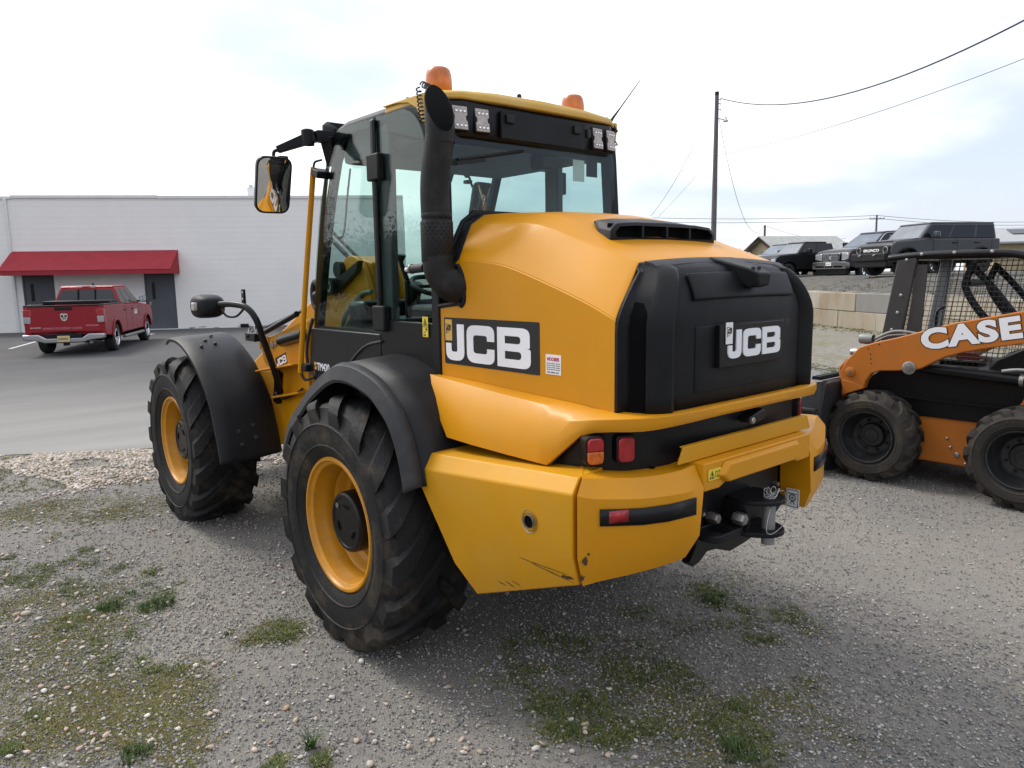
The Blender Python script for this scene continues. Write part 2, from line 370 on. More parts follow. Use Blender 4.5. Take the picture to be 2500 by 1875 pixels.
# ---- white block building
WB = mat('white_block', (.86, .845, .81), .78, var=.04, vscale=.8, bump=.25, bscale=30, dirt=(.66, .65, .63), dscale=.6, damt=.22)
WTRIM = mat('white_trim', (.74, .75, .74), .55, var=.08, dirt=(.5, .5, .48), dscale=2, damt=.4)
AWN = mat('red_awning', (.34, .040, .052), .8, spec=.2, var=.15, vscale=2.5, bump=.15, bscale=120)
DOOR = mat('grey_door', (.085, .092, .105), .5, var=.12, vscale=2)
bl = empty('white_building', (WA.x, WA.y, -.10)); bl.rotation_euler = (0, 0, math.atan2(WT.y, WT.x))
tag(bl, 'long low white painted block building with a red awning over two grey doors', 'building')
# in the building's frame: x along the wall, y away from the camera, z up from its base
X0, X1, TOP = -9.0, 15.2, 5.20; CH = .212
def jit(a): return rnd.uniform(-a, a)
openings = [(4.86, 6.02, 2.26), (.36, 1.52, 2.26)]
ncr = int(TOP/CH)
for k in range(ncr+1):
    z0 = k*CH; z1 = min(TOP, z0+CH)-.005
    if z1-z0 < .03: continue
    segs = [(X0, .05), (.055, X1)]
    for a, b, h in openings:
        if z0 < h-.01:
            ns = []
            for s0, s1 in segs:
                if a > s0 and b < s1: ns += [(s0, a), (b, s1)]
                else: ns.append((s0, s1))
            segs = ns
    m = MB()
    for s0, s1 in segs: m.box((s0, jit(.003), z0), (s1, .35, z1))
    m.build('block_course', WB, bl, recalc=False)
MORT = mat('painted_mortar', (.82, .805, .77), .9, var=.1)
m = MB(); m.box((X0+.01, .010, 0), (.36, .30, TOP-.02)); m.box((1.52, .010, 0), (4.86, .30, TOP-.02)); m.box((6.02, .010, 0), (X1-.01, .30, TOP-.02)); m.box((.36, .010, 2.262), (1.52, .30, TOP-.02)); m.box((4.86, .010, 2.262), (6.02, .30, TOP-.02)); m.build('mortar', MORT, bl)
# vertical joints, running bond
m = MB()
for k in range(ncr):
    for j in range(int((16-X0)/.42)):
        x = X0+.42*(j+.5*(k % 2))+.02
        if x > X1-.05 or any(a-.02 < x < b+.02 and k*CH < h for a, b, h in openings): continue
        m.box((x, -.0032, k*CH+.004), (x+.004, .02, (k+1)*CH-.012))
tag(m.build('block_joint', WB, bl, recalc=False), kind='stuff')
m = MB(); m.box((X0, -.05, TOP-.06), (.27, .45, TOP+.05)); m.build('coping', WTRIM, bl, bevel=.01)
m = MB(); m.box((.275, -.06, TOP-.03), (5.62, .45, TOP+.09)); m.build('coping', WTRIM, bl, bevel=.01)
m = MB(); m.box((5.625, -.05, TOP-.05), (X1, .45, TOP+.075)); m.build('coping', WTRIM, bl, bevel=.01)
m = MB(); m.box((X0, .45, TOP-.8), (X1, 14, TOP-.4)); m.box((X0, 13.7, 0), (X1, 14.0, TOP)); m.box((X0, .3, 0), (X0+.3, 13.8, TOP-.01)); m.box((X1-.3, .3, 0), (X1, 13.8, TOP-.01)); m.build('roof_slab', WTRIM, bl)
m = MB(); m.box((.02, -.09, 0), (.13, -.008, TOP-.06)); m.build('downspout', WTRIM, bl, bevel=.015)
m = MB(); m.box((8.84, 1.0, TOP-.4), (9.13, 1.3, TOP+.50)); m.box((8.88, 1.04, TOP+.5), (9.09, 1.26, TOP+.56)); ch = m.build('roof_vent', WTRIM, bl, bevel=.03)
m = MB(); m.box((8.92, 1.08, TOP+.56), (9.05, 1.22, TOP+.60)); m.build('vent_cap', BLK, ch)
# awning: sloped sheet with closed ends and a valance
m = MB(); ax0, ax1 = .10, 6.24
prof = [(-.012, 3.16), (-1.20, 2.405), (-1.20, 2.225), (-1.19, 2.225), (-1.19, 2.38), (-.012, 3.13)]
m.prism([(y, z) for y, z in prof], 'x', ax0, ax1)
for x in (ax0, ax1-.012): m.prism([(-.012, 3.14), (-1.195, 2.39), (-1.195, 2.225), (-.012, 2.225)], 'x', x, x+.012)
aw = m.build('awning', AWN, bl)
m = MB(); m.tube([(ax0, -1.205, 2.40), (ax1, -1.205, 2.40)], .012, 6); m.build('awning_hem', AWN, aw)
m = MB(); m.box((ax0, -.02, 3.155), (ax1, -.008, 3.185)); m.build('awning_flashing', WTRIM, aw)
def bdoor(x, lbl=None):
    m = MB(); m.box((x+.06, .045, .03), (x+1.10, .09, 2.20)); d = m.build('door', DOOR, bl, bevel=.006)
    m = MB(); m.box((x, .03, 0), (x+.055, .13, 2.26)); m.box((x+1.105, .03, 0), (x+1.16, .13, 2.26)); m.box((x+.055, .03, 2.205), (x+1.105, .13, 2.26)); m.build('door_frame', DOOR, d)
    m = MB(); m.box((x+.26, .036, 1.22), (x+.38, .044, 1.90)); m.build('door_glass', BLKS, d)
    m = MB(); m.box((x+.13, .025, 1.00), (x+.20, .045, 1.12)); m.tube([(x+.165, .0, 1.05), (x+.165, .045, 1.05)], .02, 8); m.build('door_handle', STL, d)
    m = MB(); m.box((x-.05, -.25, -.02), (x+1.2, .10, .035)); m.build('door_sill', WTRIM, d)
bdoor(4.86); bdoor(.36)
m = MB(); m.box((8.45, -.10, .0), (8.78, -.01, .16)); m.build('wall_hydrant', BLK, bl, bevel=.03)
# peeled paint near the foot of the wall
PEEL = mat('bare_block', (.16, .15, .145), .9)
for k in range(16):
    x = 6.3+4.6*rnd.random(); wd = .05+.2*rnd.random(); z = .02+.05*rnd.random()
    pts = [(x+wd*math.cos(a)*rnd.uniform(.6, 1.1), z+.02*math.sin(a)*rnd.uniform(.4, 1.2)) for a in [2*math.pi*i/9 for i in range(9)]]
    fill2d('bare_patch', [pts], frame((0, -.0045, 0), (1, 0, 0), (0, 0, 1)), PEEL, bl, .0004)

# ---- retaining wall of big concrete blocks, upper bank and lot
CON = [mat('pale_concrete', (.40, .36, .29), .9, var=.22, vscale=1.4, bump=.4, bscale=18, dirt=(.26, .20, .12), dscale=1.6, damt=.9, aniso=(1, 1, .3)),
       mat('buff_concrete', (.36, .31, .23), .9, var=.25, vscale=1.3, bump=.4, bscale=18, dirt=(.24, .17, .09), dscale=1.7, damt=.95, aniso=(1, 1, .3)),
       mat('grey_concrete', (.22, .21, .195), .9, var=.2, vscale=1.6, bump=.4, bscale=18, dirt=(.15, .14, .12), dscale=1.5, damt=.5, aniso=(1, 1, .35))]
rw = empty('retaining_wall', tuple(RA)); rw.rotation_euler = (0, 0, math.atan2(RT.y, RT.x))
tag(rw, 'low wall of large stacked concrete blocks below the parked dark vehicles', 'wall')
# local: x along (towards camera right), y: left-hand normal; far side is +y if RN matches
sgn = 1 if Vector((-RT.y, RT.x, 0)).dot(RN) > 0 else -1
for lev, (z0, z1) in enumerate(((0, .545), (.55, 1.12))):
    x = -15.0+(.76-.0+15) % 2.12 - 2.12 if lev else -15.0+(1.94+15) % 2.02 - 2.02
    L_ = 2.12 if lev else 2.02; k = 0
    while x < 26:
        m = MB(); dy = jit(.018); g = .006
        m.box((x+g, min(sgn*(0+dy), sgn*.62), z0), (x+L_-g, max(sgn*(0+dy), sgn*.62), z1+jit(.006)))
        if lev:   # cast keys along the top
            for q in (.25, .70): m.box((x+L_*q-.18, min(sgn*.16, sgn*.46), z1-.01), (x+L_*q+.18, max(sgn*.16, sgn*.46), z1+.03))
        i = 2 if (lev == 1 and 2.7 < x < 3.2) else rnd.choice((0, 0, 1, 0, 1) if lev else (1, 0, 1, 1))
        m.build('block', CON[i], rw, bevel=.02); x += L_; k += 1
GRV = mat('bank_gravel', (.15, .143, .135), .95, var=.5, vscale=5, bump=1.0, bscale=25, dirt=(.135, .13, .055), dscale=.7, damt=.85, spec=.15)
FLD = mat('pale_gravel', (.27, .25, .21), .95, var=.45, vscale=7, bump=1.0, bscale=30, dirt=(.15, .15, .06), dscale=.55, damt=.8, spec=.15)
pts_ = [(10.7, 2.35), (11.0, 3.14), (11.45, 4.05), (13.0, 7.0), (16.2, 13.2)]
rows_ = []
for px_, py_ in pts_:
    t_ = (px_-10.7)/(16.2-10.7); q_ = Vector((14.0, -6.2, 0)).lerp(Vector((24.6, 13.6, 0)), t_); rows_.append([(px_+(q_.x-px_)*k/6, py_+(q_.y-py_)*k/6, zg(px_+(q_.x-px_)*k/6, py_+(q_.y-py_)*k/6)+.010) for k in range(7)])
m = MB(); m.loft(rows_, False); tag(m.build('gravel_field', FLD, recalc=False), kind='structure')
rows = []
for s in np.linspace(-60, 75, 91):
    row = []
    for o in [.56, .8, 1.2, 1.8, 2.4, 3.0, 3.6, 5, 8, 14, 30, 90, 400]:
        p = RA+RT*s+RN*o
        z = np.interp(o, [.56, .9, 1.8, 3.0, 4.0, 8, 400], [1.04, 1.10, 1.36, 1.56, 1.62, 1.66, 1.2])
        if o < 4: z += .05*math.sin(s*2.1+o)+.04*math.sin(s*5.3-o*2)
        row.append((p.x, p.y, z))
    rows.append(row)
m = MB(); m.loft(rows, False); tag(m.build('upper_bank', GRV, recalc=False), kind='structure')

# ---- distant houses
TAN = mat('tan_siding', (.40, .33, .20), .85, var=.1); ROOFG = mat('grey_shingle', (.40, .405, .39), .9, var=.25, vscale=3, bump=.3, bscale=12); BRN = mat('brown_trim', (.09, .05, .035), .7); PANEL = mat('roof_panel', (.07, .08, .09), .5)
def gable(name, c, rz, w_, d_, h, rise, lbl, base=1.3):
    e = empty(name, (c[0], c[1], base), rz); tag(e, lbl, 'house')
    m = MB(); m.prism([(-w_/2, 0), (w_/2, 0), (w_/2, h), (0, h+rise), (-w_/2, h)], 'y', -d_/2, d_/2); m.build('wall', TAN, e)
    o = .35; R_ = rise*(1+o/(w_/2)) 
    for sg in (-1, 1):
        m = MB(); m.prism([(0, h+rise+.02), (sg*(w_/2+o), h-(o*rise/(w_/2))+.02), (sg*(w_/2+o), h-(o*rise/(w_/2))+.16), (0, h+rise+.18)], 'y', -d_/2-.4, d_/2+.4); m.build('roof', ROOFG, e)
    m = MB()
    for sg in (-1, 1): m.prism([(0, h+rise-.12), (sg*(w_/2+o), h-(o*rise/(w_/2))-.14), (sg*(w_/2+o), h-(o*rise/(w_/2))+.10), (0, h+rise+.12)], 'y', -d_/2-.45, -d_/2-.38)
    m.build('fascia', BRN, e)
    return e
h1 = gable('house', (55.6, 28.5), rad(-115.6), 3.6, 6.6, 2.35, .90, 'distant tan house with a grey gabled roof behind the black pickup')
# the building at the right edge: long eave towards the camera
h2 = empty('shed', (55.0, 10.0, 1.35), math.atan2(-.86, .50)); tag(h2, 'low tan building with a pale grey roof and dark panels at the right edge', 'shed')
m = MB(); m.box((-4, 0, 0), (12, 8, 2.2)); m.build('wall', TAN, h2)
m = MB(); m.loft([[(-4.5, -.6, 2.05), (12.5, -.6, 2.05), (12.5, -.6, 2.17), (-4.5, -.6, 2.17)], [(-4.5, 4, 3.1), (12.5, 4, 3.1), (12.5, 4, 3.25), (-4.5, 4, 3.25)], [(-4.5, 8.6, 2.05), (12.5, 8.6, 2.05), (12.5, 8.6, 2.17), (-4.5, 8.6, 2.17)]]); rf_ = m.build('roof', mat('pale_roof', (.36, .37, .38), .8, var=.15), h2)
m = MB(); m.loft([[(-2.6, 1.6, 2.72), (5.0, 1.6, 2.72), (5.0, 3.2, 3.08), (-2.6, 3.2, 3.08)], [(-2.6, 1.6, 2.76), (5.0, 1.6, 2.76), (5.0, 3.2, 3.12), (-2.6, 3.2, 3.12)]]); m.build('solar_panel', PANEL, rf_)
for x in (-1.2, 2.6, 6.4):
    m = MB(); m.box((x, -.03, .0), (x+2.4, -.003, 1.75)); m.build('door', BRN, h2)

# ---- utility poles and wires
PWOOD = mat('weathered_pole', (.15, .14, .145), .9, var=.45, vscale=6, aniso=(3, 3, .3), bump=.4, bscale=20)
WIRE = mat('wire', (.03, .03, .05), .6)
up = empty('utility_pole', (39.34, 25.52, 1.55)); tag(up, 'tall weathered wooden utility pole with a small lamp arm near its top', 'utility pole')
m = MB(); m.tube([(-.16, -.10, 0), (-.06, -.04, 6), (.0, .0, 11.66)], [.19, .16, .125], 14); po = m.build('pole', PWOOD, up)
m = MB(); m.lathe([(.13, -.22), (.135, 0), (.12, .02), (0, .02)], (0, 0, 11.66), 'z', 14); m.build('pole_top', BLK, up)
m = MB(); m.tube([(.10, -.05, 10.05), (.45, -.30, 9.98)], .035, 8); m.lathe([(.05, .12), (.06, .0), (.17, -.12), (.17, -.16), (0, -.16)], (.52, -.35, 10.02), 'z', 14); m.build('lamp', STL, up)
m = MB()
for z in (11.2, 10.95, 10.6): m.tube([(.08, -.05, z), (.22, -.14, z+.02), (.24, -.15, z-.12)], .03, 6)
m.tube(catmull([(.24, -.15, 11.1), (.34, -.22, 11.0), (.30, -.20, 10.8), (.22, -.14, 10.6)], 4), .012, 5); m.build('insulator', STL, up)
def wire(name, a, b, sag, r, lbl, n=24):
    a, b = Vector(a), Vector(b); pts = [a.lerp(b, t)+Vector((0, 0, -sag*4*t*(1-t))) for t in [i/n for i in range(n+1)]]
    m = MB(); m.tube(pts, r, 6); o = m.build(name, WIRE); tag(o, lbl, 'wire'); return o
a_ = wire('overhead_wire', (39.56, 25.38, 12.83), (25.48, 3.64, 9.9), 1.45, .030, 'thick overhead wire sagging from the pole top up to the right')
wire('overhead_wire', (39.03, 25.15, 9.22), (35.49, 5.96, 11.02), .45, .014, 'thin straight overhead wire rising from the middle of the tall pole')
wire('overhead_wire', (39.21, 25.63, 12.55), (45.88, 36.04, 6.49), .6, .014, 'thin wire dropping left from the top of the tall pole')
wire('overhead_wire', (38.76, 25.36, 9.15), (46.3, 35.66, 6.38), .1, .009, 'very thin wire dropping left from the middle of the tall pole')
wire('overhead_wire', (39.35, 25.31, 11.49), (66.67, 38.27, 6.47), 3.0, .016, 'slack wire hanging from the lamp arm towards the house')
fp = empty('utility_pole', (122.2, 51.3, 1.3)); tag(fp, 'far small utility pole with a crossarm above the black pickup', 'utility pole')
m = MB(); m.tube([(0, 0, 0), (.1, .1, 9.46)], [.20, .15], 8); m.build('pole', PWOOD, fp)
m = MB(); m.box((-1.25, -.06, 8.75), (1.25, .06, 8.9), Matrix.Rotation(rad(-38), 3, 'Z'), (0, 0, 8.8)); m.build('crossarm', PWOOD, fp)
m = MB()
for t in (-1.15, -.5, .5, 1.15): m.tube([(t*math.cos(rad(38)), -t*math.sin(rad(38)), 8.9), (t*math.cos(rad(38)), -t*math.sin(rad(38)), 9.12)], .06, 6)
m.build('insulator', STL, fp)
sp = empty('utility_pole', (66.7, 38.2, 1.3)); tag(sp, 'thin short pole rising behind the gabled house', 'utility pole'); m = MB(); m.tube([(0, 0, 0), (0, 0, 5.25)], [.14, .11], 8); m.build('pole', PWOOD, sp)
for a, b, l in (((92.91, 73.81, 10.72), (122.4, 51.43, 10.7), 'upper distant wire running left from the far pole'), ((122.4, 51.43, 10.7), (146.46, 37.39, 9.57), 'upper distant wire running right from the far pole'), ((92.84, 73.74, 10.05), (122.0, 51.6, 10.2), 'lower distant wire running left from the far pole'), ((122.4, 51.2, 10.2), (146.41, 37.34, 9.04), 'lower distant wire running right from the far pole')):
    wire('distant_wire', a, b, .35, .035, l)
wire('distant_wire', (66.88, 38.09, 6.46), (98.03, 44.73, 6.19), .6, .020, 'faint distant wire leaving the thin pole behind the house')

# ---------------------------------------------------------------- cars
RED = mat('red_car_paint', (.27, .007, .014), .38, var=.08, vscale=2, coat=.15, spec=.3)
BKP = mat('black_car_paint', (.006, .006, .007), .3, coat=.25, spec=.35, var=.2, vscale=3)
BKM = mat('dull_black_paint', (.007, .0075, .009), .38, coat=.1, spec=.3, var=.3, vscale=2)
GRM = mat('dark_grey_paint', (.045, .048, .054), .34, coat=.2, spec=.35, var=.1)
SIL = mat('silver_paint', (.50, .51, .52), .28, metal=.4, coat=.7)
CTY = mat('car_tyre', (.018, .018, .018), .8, bump=.2, bscale=60)
LMP = mat('lamp_glass', (.34, .35, .37), .15, coat=.4, metal=.3)
PLT = mat('plate_yellow', (.60, .48, .22), .5)
def shell_panel(q, u0, u1, v0, v1, off=.006, nu=4):
    """patch of a four-cornered face q = bottom-left, bottom-right, top-right, top-left, pushed out by off"""
    a, b, c, d = [Vector(p) for p in q]; n = (b-a).cross(d-a).normalized()
    P = lambda u, v: (a.lerp(b, u)).lerp(d.lerp(c, u), v)+n*off
    r = rounded([(u0, v0), (u1, v0), (u1, v1), (u0, v1)], [.02, .02, .05, .05], 3)
    m = MB(); m.v = [tuple(P(u, v)) for u, v in r]; m.f = [tuple(range(len(r)))]; return m
def car(name, label, cat, paint, loc, heading, wb, fy, ry, W, sill, hood, belt, roof, gh, bed=None, wr=.40, tyw=.26, arch=.50, details=None, group=None, trim=CHR, sides=3):
    """heading: direction the car points (x, y). local frame: x right, y forward"""
    e = empty(name, loc, math.atan2(-heading[0], heading[1])); tag(e, label, cat, group)
    h2 = W/2; yf, yr = wb/2, -wb/2
    def arc(c, n=9): return [(c+arch*math.cos(a), max(sill-.03, wr+.02+arch*math.sin(a))) for a in [math.pi*i/(n-1) for i in range(n)]]
    gb0, gb1, gt0, gt1 = gh     # base front, base rear, top front, top rear (y)
    top = [(fy, hood-.32), (fy-.06, hood-.10), (fy-.22, hood-.01), (gb0+.05, belt-.02), (gb0-.1, belt)]
    if bed: top += [(gb1, belt+.01), (gb1-.02, bed), (ry+.02, bed)]
    else: top += [(gb1, belt), (ry+.03, belt-.02)]
    low = [(ry, .62), (ry+.05, sill+.02)]+[p for p in arc(yr)[::-1]]+[p for p in arc(yf)[::-1]]+[(fy-.05, sill+.05), (fy, sill+.15)]
    poly = top+low
    for sg in (-1, 1):
        m = MB(); m.prism(poly, 'x', sg*(h2-.16), sg*h2); m.build('body_side', paint, e, bevel=.045, seg=3, ang=40)
        for c in (yf, yr):   # flared arch lip
            m = MB(); pts = [(sg*(h2+.012), y, z) for y, z in arc(c, 13)]; m.tube(pts, .026, 6); m.build('arch_trim', paint if details != 'suv' else BKM, e)
    c_ = [(fy-.03, sill+.15), (fy-.03, hood-.28), (fy-.08, hood-.09), (fy-.24, hood+.015), (gb0-.2, belt+.05), (gb1+.05, belt+.03)]
    c_ += [(gb1+.02, .90), (ry+.1, .90), (ry+.1, .55)] if bed else [(ry+.04, belt-.02), (ry+.02, .6)]
    m = MB(); m.prism(c_, 'x', -(h2-.12), h2-.12); m.build('body', paint, e, bevel=.03, ang=40)
    m = MB(); m.box((-h2+.2, ry+.3, sill-.16), (h2-.2, fy-.4, sill+.1))
    for c in (yf, yr): m.box((-h2+.03, c-arch*.95, wr), (h2-.03, c+arch*.95, wr+arch*.9))
    m.build('underbody', BLKD, e)
    # greenhouse
    ib, it = h2-.07, h2-.27 if roof-belt > .5 else h2-.25
    if details == 'suv': it = h2-.15
    B_ = [(-ib, gb0, belt), (ib, gb0, belt), (ib, gb1, belt), (-ib, gb1, belt)]; T_ = [(-it, gt0, roof-.05), (it, gt0, roof-.05), (it, gt1, roof-.05), (-it, gt1, roof-.05)]
    m = MB(); m.loft([B_, T_]); m.build('cabin', paint, e, bevel=.05, seg=3)
    m = MB(); m.loft([[(p[0]*1.0, p[1]+(.02 if i < 2 else -.02), roof-.055) for i, p in enumerate(T_)], [(p[0]*.97, p[1]+(-.05 if i < 2 else .05), roof-.012) for i, p in enumerate(T_)], [(p[0]*.8, p[1]+(-.2 if i < 2 else .2), roof) for i, p in enumerate(T_)]]); m.build('roof', paint, e, bevel=.02, ang=50)
    F = [B_[1], B_[0], T_[0], T_[1]]; R_ = [B_[3], B_[2], T_[2], T_[3]]
    shell_panel(F, .06, .94, .06, .90).build('windscreen', CARW, e); rw_ = shell_panel(R_, .05, .95, .12, .84).build('rear_window', CARG, e)
    SL = [B_[0], B_[3], T_[3], T_[0]]; SR = [B_[2], B_[1], T_[1], T_[2]]
    n = sides; span = (.04, .97) if details != 'suv' else (.03, .98)
    for q, rev in ((SL, False), (SR, True)):
        cuts = {2: [(.07, .50), (.53, .93)], 3: [(.03, .36), (.385, .70), (.73, .97)], 1: [(.1, .9)]}[n]
        for u0, u1 in cuts:
            if rev: u0, u1 = 1-u1, 1-u0
            shell_panel(q, u0, u1, .10, .88).build('side_window', CARS, e)
    # wheels
    for sg in (-1, 1):
        for c in (yf, yr):
            t = MB(); t.lathe([(wr*.60, -.5*tyw), (wr*.66, -.52*tyw), (wr*.9, -.51*tyw), (wr*.985, -.42*tyw), (wr, -.2*tyw), (wr, .2*tyw), (wr*.985, .42*tyw), (wr*.9, .51*tyw), (wr*.6, .5*tyw)], (0, 0, 0), 'x', 32)
            mtx = Matrix.Translation((sg*(h2-.145), c, wr)) @ Matrix.Diagonal((-sg*1.0, 1, 1, 1))
            r = MB(); r.lathe([(wr*.62, -.50*tyw), (wr*.60, -.53*tyw), (wr*.56, -.48*tyw), (wr*.53, -.2*tyw), (wr*.15, -.2*tyw), (0, -.2*tyw)], (0, 0, 0), 'x', 28)
            for k in range(6):
                a = 2*math.pi*k/6+.3
                d = Vector((0, math.cos(a), math.sin(a))); s_ = Vector((0, -math.sin(a), math.cos(a)))
                r.loft([[d*wr*.08+s_*.035+Vector((-.36*tyw, 0, 0)), d*wr*.08-s_*.035+Vector((-.36*tyw, 0, 0)), d*wr*.08-s_*.035+Vector((-.2*tyw, 0, 0)), d*wr*.08+s_*.035+Vector((-.2*tyw, 0, 0))], [d*wr*.57+s_*.05+Vector((-.48*tyw, 0, 0)), d*wr*.57-s_*.05+Vector((-.48*tyw, 0, 0)), d*wr*.57-s_*.05+Vector((-.3*tyw, 0, 0)), d*wr*.57+s_*.05+Vector((-.3*tyw, 0, 0))]])
            w_ = r.xf(mtx).build('wheel', CHR if trim is CHR else GRY, e, ang=30); t.xf(mtx).build('tyre', CTY, w_)
    # mirrors, handles
    for sg in (-1, 1):
        m = MB(); m.box((min(sg*(h2-.05), sg*(h2+.22)), gb0-.50, belt+.04), (max(sg*(h2-.05), sg*(h2+.22)), gb0-.40, belt+.10)); mi_ = m.build('side_mirror', BLKS if details != 'suv' else paint, e, bevel=.01)
        m = MB(); m.box((min(sg*(h2+.04), sg*(h2+.27)), gb0-.54, belt+.04), (max(sg*(h2+.04), sg*(h2+.27)), gb0-.40, belt+.24)); m.build('mirror_housing', BLKS if details != 'suv' else paint, mi_, bevel=.03)
        m = MB(); m.box((min(sg*(h2+.06), sg*(h2+.25)), gb0-.545, belt+.06), (max(sg*(h2+.06), sg*(h2+.25)), gb0-.541, belt+.22)); m.build('mirror_glass', MIR, mi_)
        ys = {2: [gb0-1.5], 3: [gb0-1.33, gb0-2.22], 1: [gb0-1.4]}[n]
        for y in ys:
            if y-.1 < gb1 and details != 'suv': continue
            m = MB(); m.box((min(sg*(h2-.01), sg*(h2+.035)), y-.12, belt-.17), (max(sg*(h2-.01), sg*(h2+.035)), y+.08, belt-.13)); m.build('door_handle', BLKS, e, bevel=.01)
        # shut lines as thin recessed gaskets
        gaps = {2: [gb0-.55, gb1+.1], 3: [gb0-.5, gb0-1.45, gb1+.25], 1: [gb0-.5, gb1+.3]}[n]
        for y in gaps:
            m = MB(); m.box((min(sg*(h2-.01), sg*(h2+.002)), y-.006, sill+.08), (max(sg*(h2-.01), sg*(h2+.002)), y+.006, belt-.02)); m.build('door_gap', BLKD, e)
    return e
CARW = mat('windscreen_sky_glass', (.13, .155, .18), .06, coat=1, var=.5, vscale=2.5)  # base paled to stand in for sky reflected and seen through
CHR2 = mat('dull_chrome', (.24, .24, .25), .22, metal=1)
CARS = mat('car_side_window', (.008, .009, .010), .08, spec=.45)
CARG = mat('car_window', (.012, .014, .016), .05, coat=.4, spec=.5)

# red pickup in front of the white building
hd = Vector((.445, .895)).normalized()
rd = car('pickup_truck', 'red crew cab pickup truck seen from behind in front of the white building', 'pickup truck', RED, (2.22, 21.85, -.085), hd, 3.85, 2.75, -3.10, 2.02, .52, 1.20, 1.30, 1.90, (1.40, -1.00, .62, -.82), bed=1.36)
m = MB(); m.box((-.93, -3.115, .64), (.93, -3.02, 1.37)); tg = m.build('tailgate', RED, rd, bevel=.03, seg=3)
m = MB(); m.box((-.90, -3.13, 1.345), (.90, -2.98, 1.385)); m.build('tailgate_cap', BLK, tg, bevel=.01)
m = MB(); m.box((-.22, -3.125, 1.24), (.22, -3.11, 1.33)); m.build('tailgate_handle', BLKS, tg, bevel=.01)
m = MB()
for sg in (-1, 1): m.box((min(sg*.86, sg*1.0), -3.08, 1.36), (max(sg*.86, sg*1.0), -1.02, 1.39))
m.build('bed_rail_cap', BLK, rd, bevel=.008)
m = MB(); m.box((-.88, -1.95, 1.38), (.88, -1.10, 1.47)); m.build('folded_bed_cover', BLK, rd, bevel=.02)
RT_ = lambda x, z: frame((x, -3.1165, z), (1, 0, 0), (0, 0, 1))
text('tailgate_lettering', 'www.hoober.com', .135, RT_(-.56, .72), mat('pale_lettering', (.42, .14, .16), .5), tg, bold=.002)
text('tailgate_badge', 'BIG HORN', .055, RT_(-.86, .76), CHR, tg, bold=.001, shear=.2); text('tailgate_badge', '4X4 OFF ROAD', .048, RT_(.52, .80), CHR, tg, shear=.3)
# round-shouldered shield with a ram's head reduced to its horns and muzzle
sh = [(-.11, .13), (.11, .13), (.115, .0), (.06, -.11), (0, -.13), (-.06, -.11), (-.115, 0)]
sh = [(x*.8, y*.8) for x, y in sh]
em = fill2d('tailgate_emblem', [rounded(sh, .025, 4)], RT_(0, 1.05), CHR, tg, .006)
fill2d('emblem_horn', [rounded([(-.085, .09), (-.02, .075), (-.015, -.09), (-.045, -.06), (-.05, .02), (-.075, .03), (-.07, -.02), (-.095, .02)], .012, 2)], RT_(0, 1.05) @ Matrix.Translation((0, 0, .008)) @ Matrix.Scale(.8, 4), BLKS, tg, .003)
fill2d('emblem_horn', [rounded([(.085, .09), (.02, .075), (.015, -.09), (.045, -.06), (.05, .02), (.075, .03), (.07, -.02), (.095, .02)], .012, 2)], RT_(0, 1.05) @ Matrix.Translation((0, 0, .008)) @ Matrix.Scale(.8, 4), BLKS, tg, .003)
for sg in (-1, 1):
    m = MB(); m.box((min(sg*.80, sg*1.012), -3.125, .86), (max(sg*.80, sg*1.012), -2.98, 1.28)); tl = m.build('tail_light', REDL, rd, bevel=.03)
    m = MB(); m.box((min(sg*.83, sg*1.0), -3.135, .90), (max(sg*.83, sg*1.0), -3.11, 1.07)); m.build('reversing_lamp', LMP, tl, bevel=.015)
m = MB(); zz = [(-1.02, .60), (-.62, .60), (-.45, .50), (.45, .50), (.62, .60), (1.02, .60), (1.02, .46), (.66, .42), (.48, .36), (-.48, .36), (-.66, .42), (-1.02, .46)]
m.prism(zz, 'y', -3.30, -3.10); rb = m.build('rear_bumper', mat('rear_chrome', (.42, .42, .44), .2, metal=1), rd, bevel=.03, seg=3)
m = MB(); m.box((-.45, -3.315, .50), (.45, -3.20, .60)); m.build('bumper_step', BLK, rb, bevel=.01)
m = MB(); m.box((-.17, -3.20, .49), (.19, -3.14, .64)); m.build('plate_recess', BLK, rb)
m = MB(); m.box((-.155, -3.322, .40), (.155, -3.315, .56)); pl = m.build('number_plate', PLT, rb)
text('plate_number', 'XA92530', .085, frame((-.145, -3.324, .445), (1, 0, 0), (0, 0, 1)), DEC, pl, bold=.001, sx=.75)
m = MB(); m.tube([(.62, -3.12, .36), (.62, -2.8, .38)], .045, 10); m.build('exhaust_tip', STL, rd)
m = MB(); m.box((-.05, -3.22, .28), (.05, -3.0, .38)); m.build('tow_receiver', BLKS, rd)
for sg in (-1, 1):
    m = MB(); m.tube([(sg*1.0, 1.25, .36), (sg*1.0, -1.15, .36)], .05, 8); m.build('side_step', STL, rd)
m = MB(); m.box((-.26, -.905, 1.83), (.26, -.88, 1.88), Matrix.Rotation(rad(0), 3, 'X')); bl_ = m.build('brake_light', REDL, rd, bevel=.01)
for sg in (-1, 1):
    m = MB(); m.box((sg*.18-.07, -.912, 1.836), (sg*.18+.07, -.90, 1.874)); m.build('cargo_lamp', LMP, bl_)
m = MB(); m.prism([(-.10, 1.90), (-.22, 1.90), (-.20, 1.97)], 'x', -.02, .02); m.build('roof_fin', BLK, rd)
q = [(-.02+dx, -.925, z) for dx, z in ((-.25, 1.42), (.25, 1.42))]
m = MB(); m.box((-.24, -.985, 1.40), (-.225, -.93, 1.80), Matrix.Rotation(rad(-16), 3, 'X')); m.box((.225, -.985, 1.40), (.24, -.93, 1.80), Matrix.Rotation(rad(-16), 3, 'X')); m.build('slider_frame', BLKS, rd)
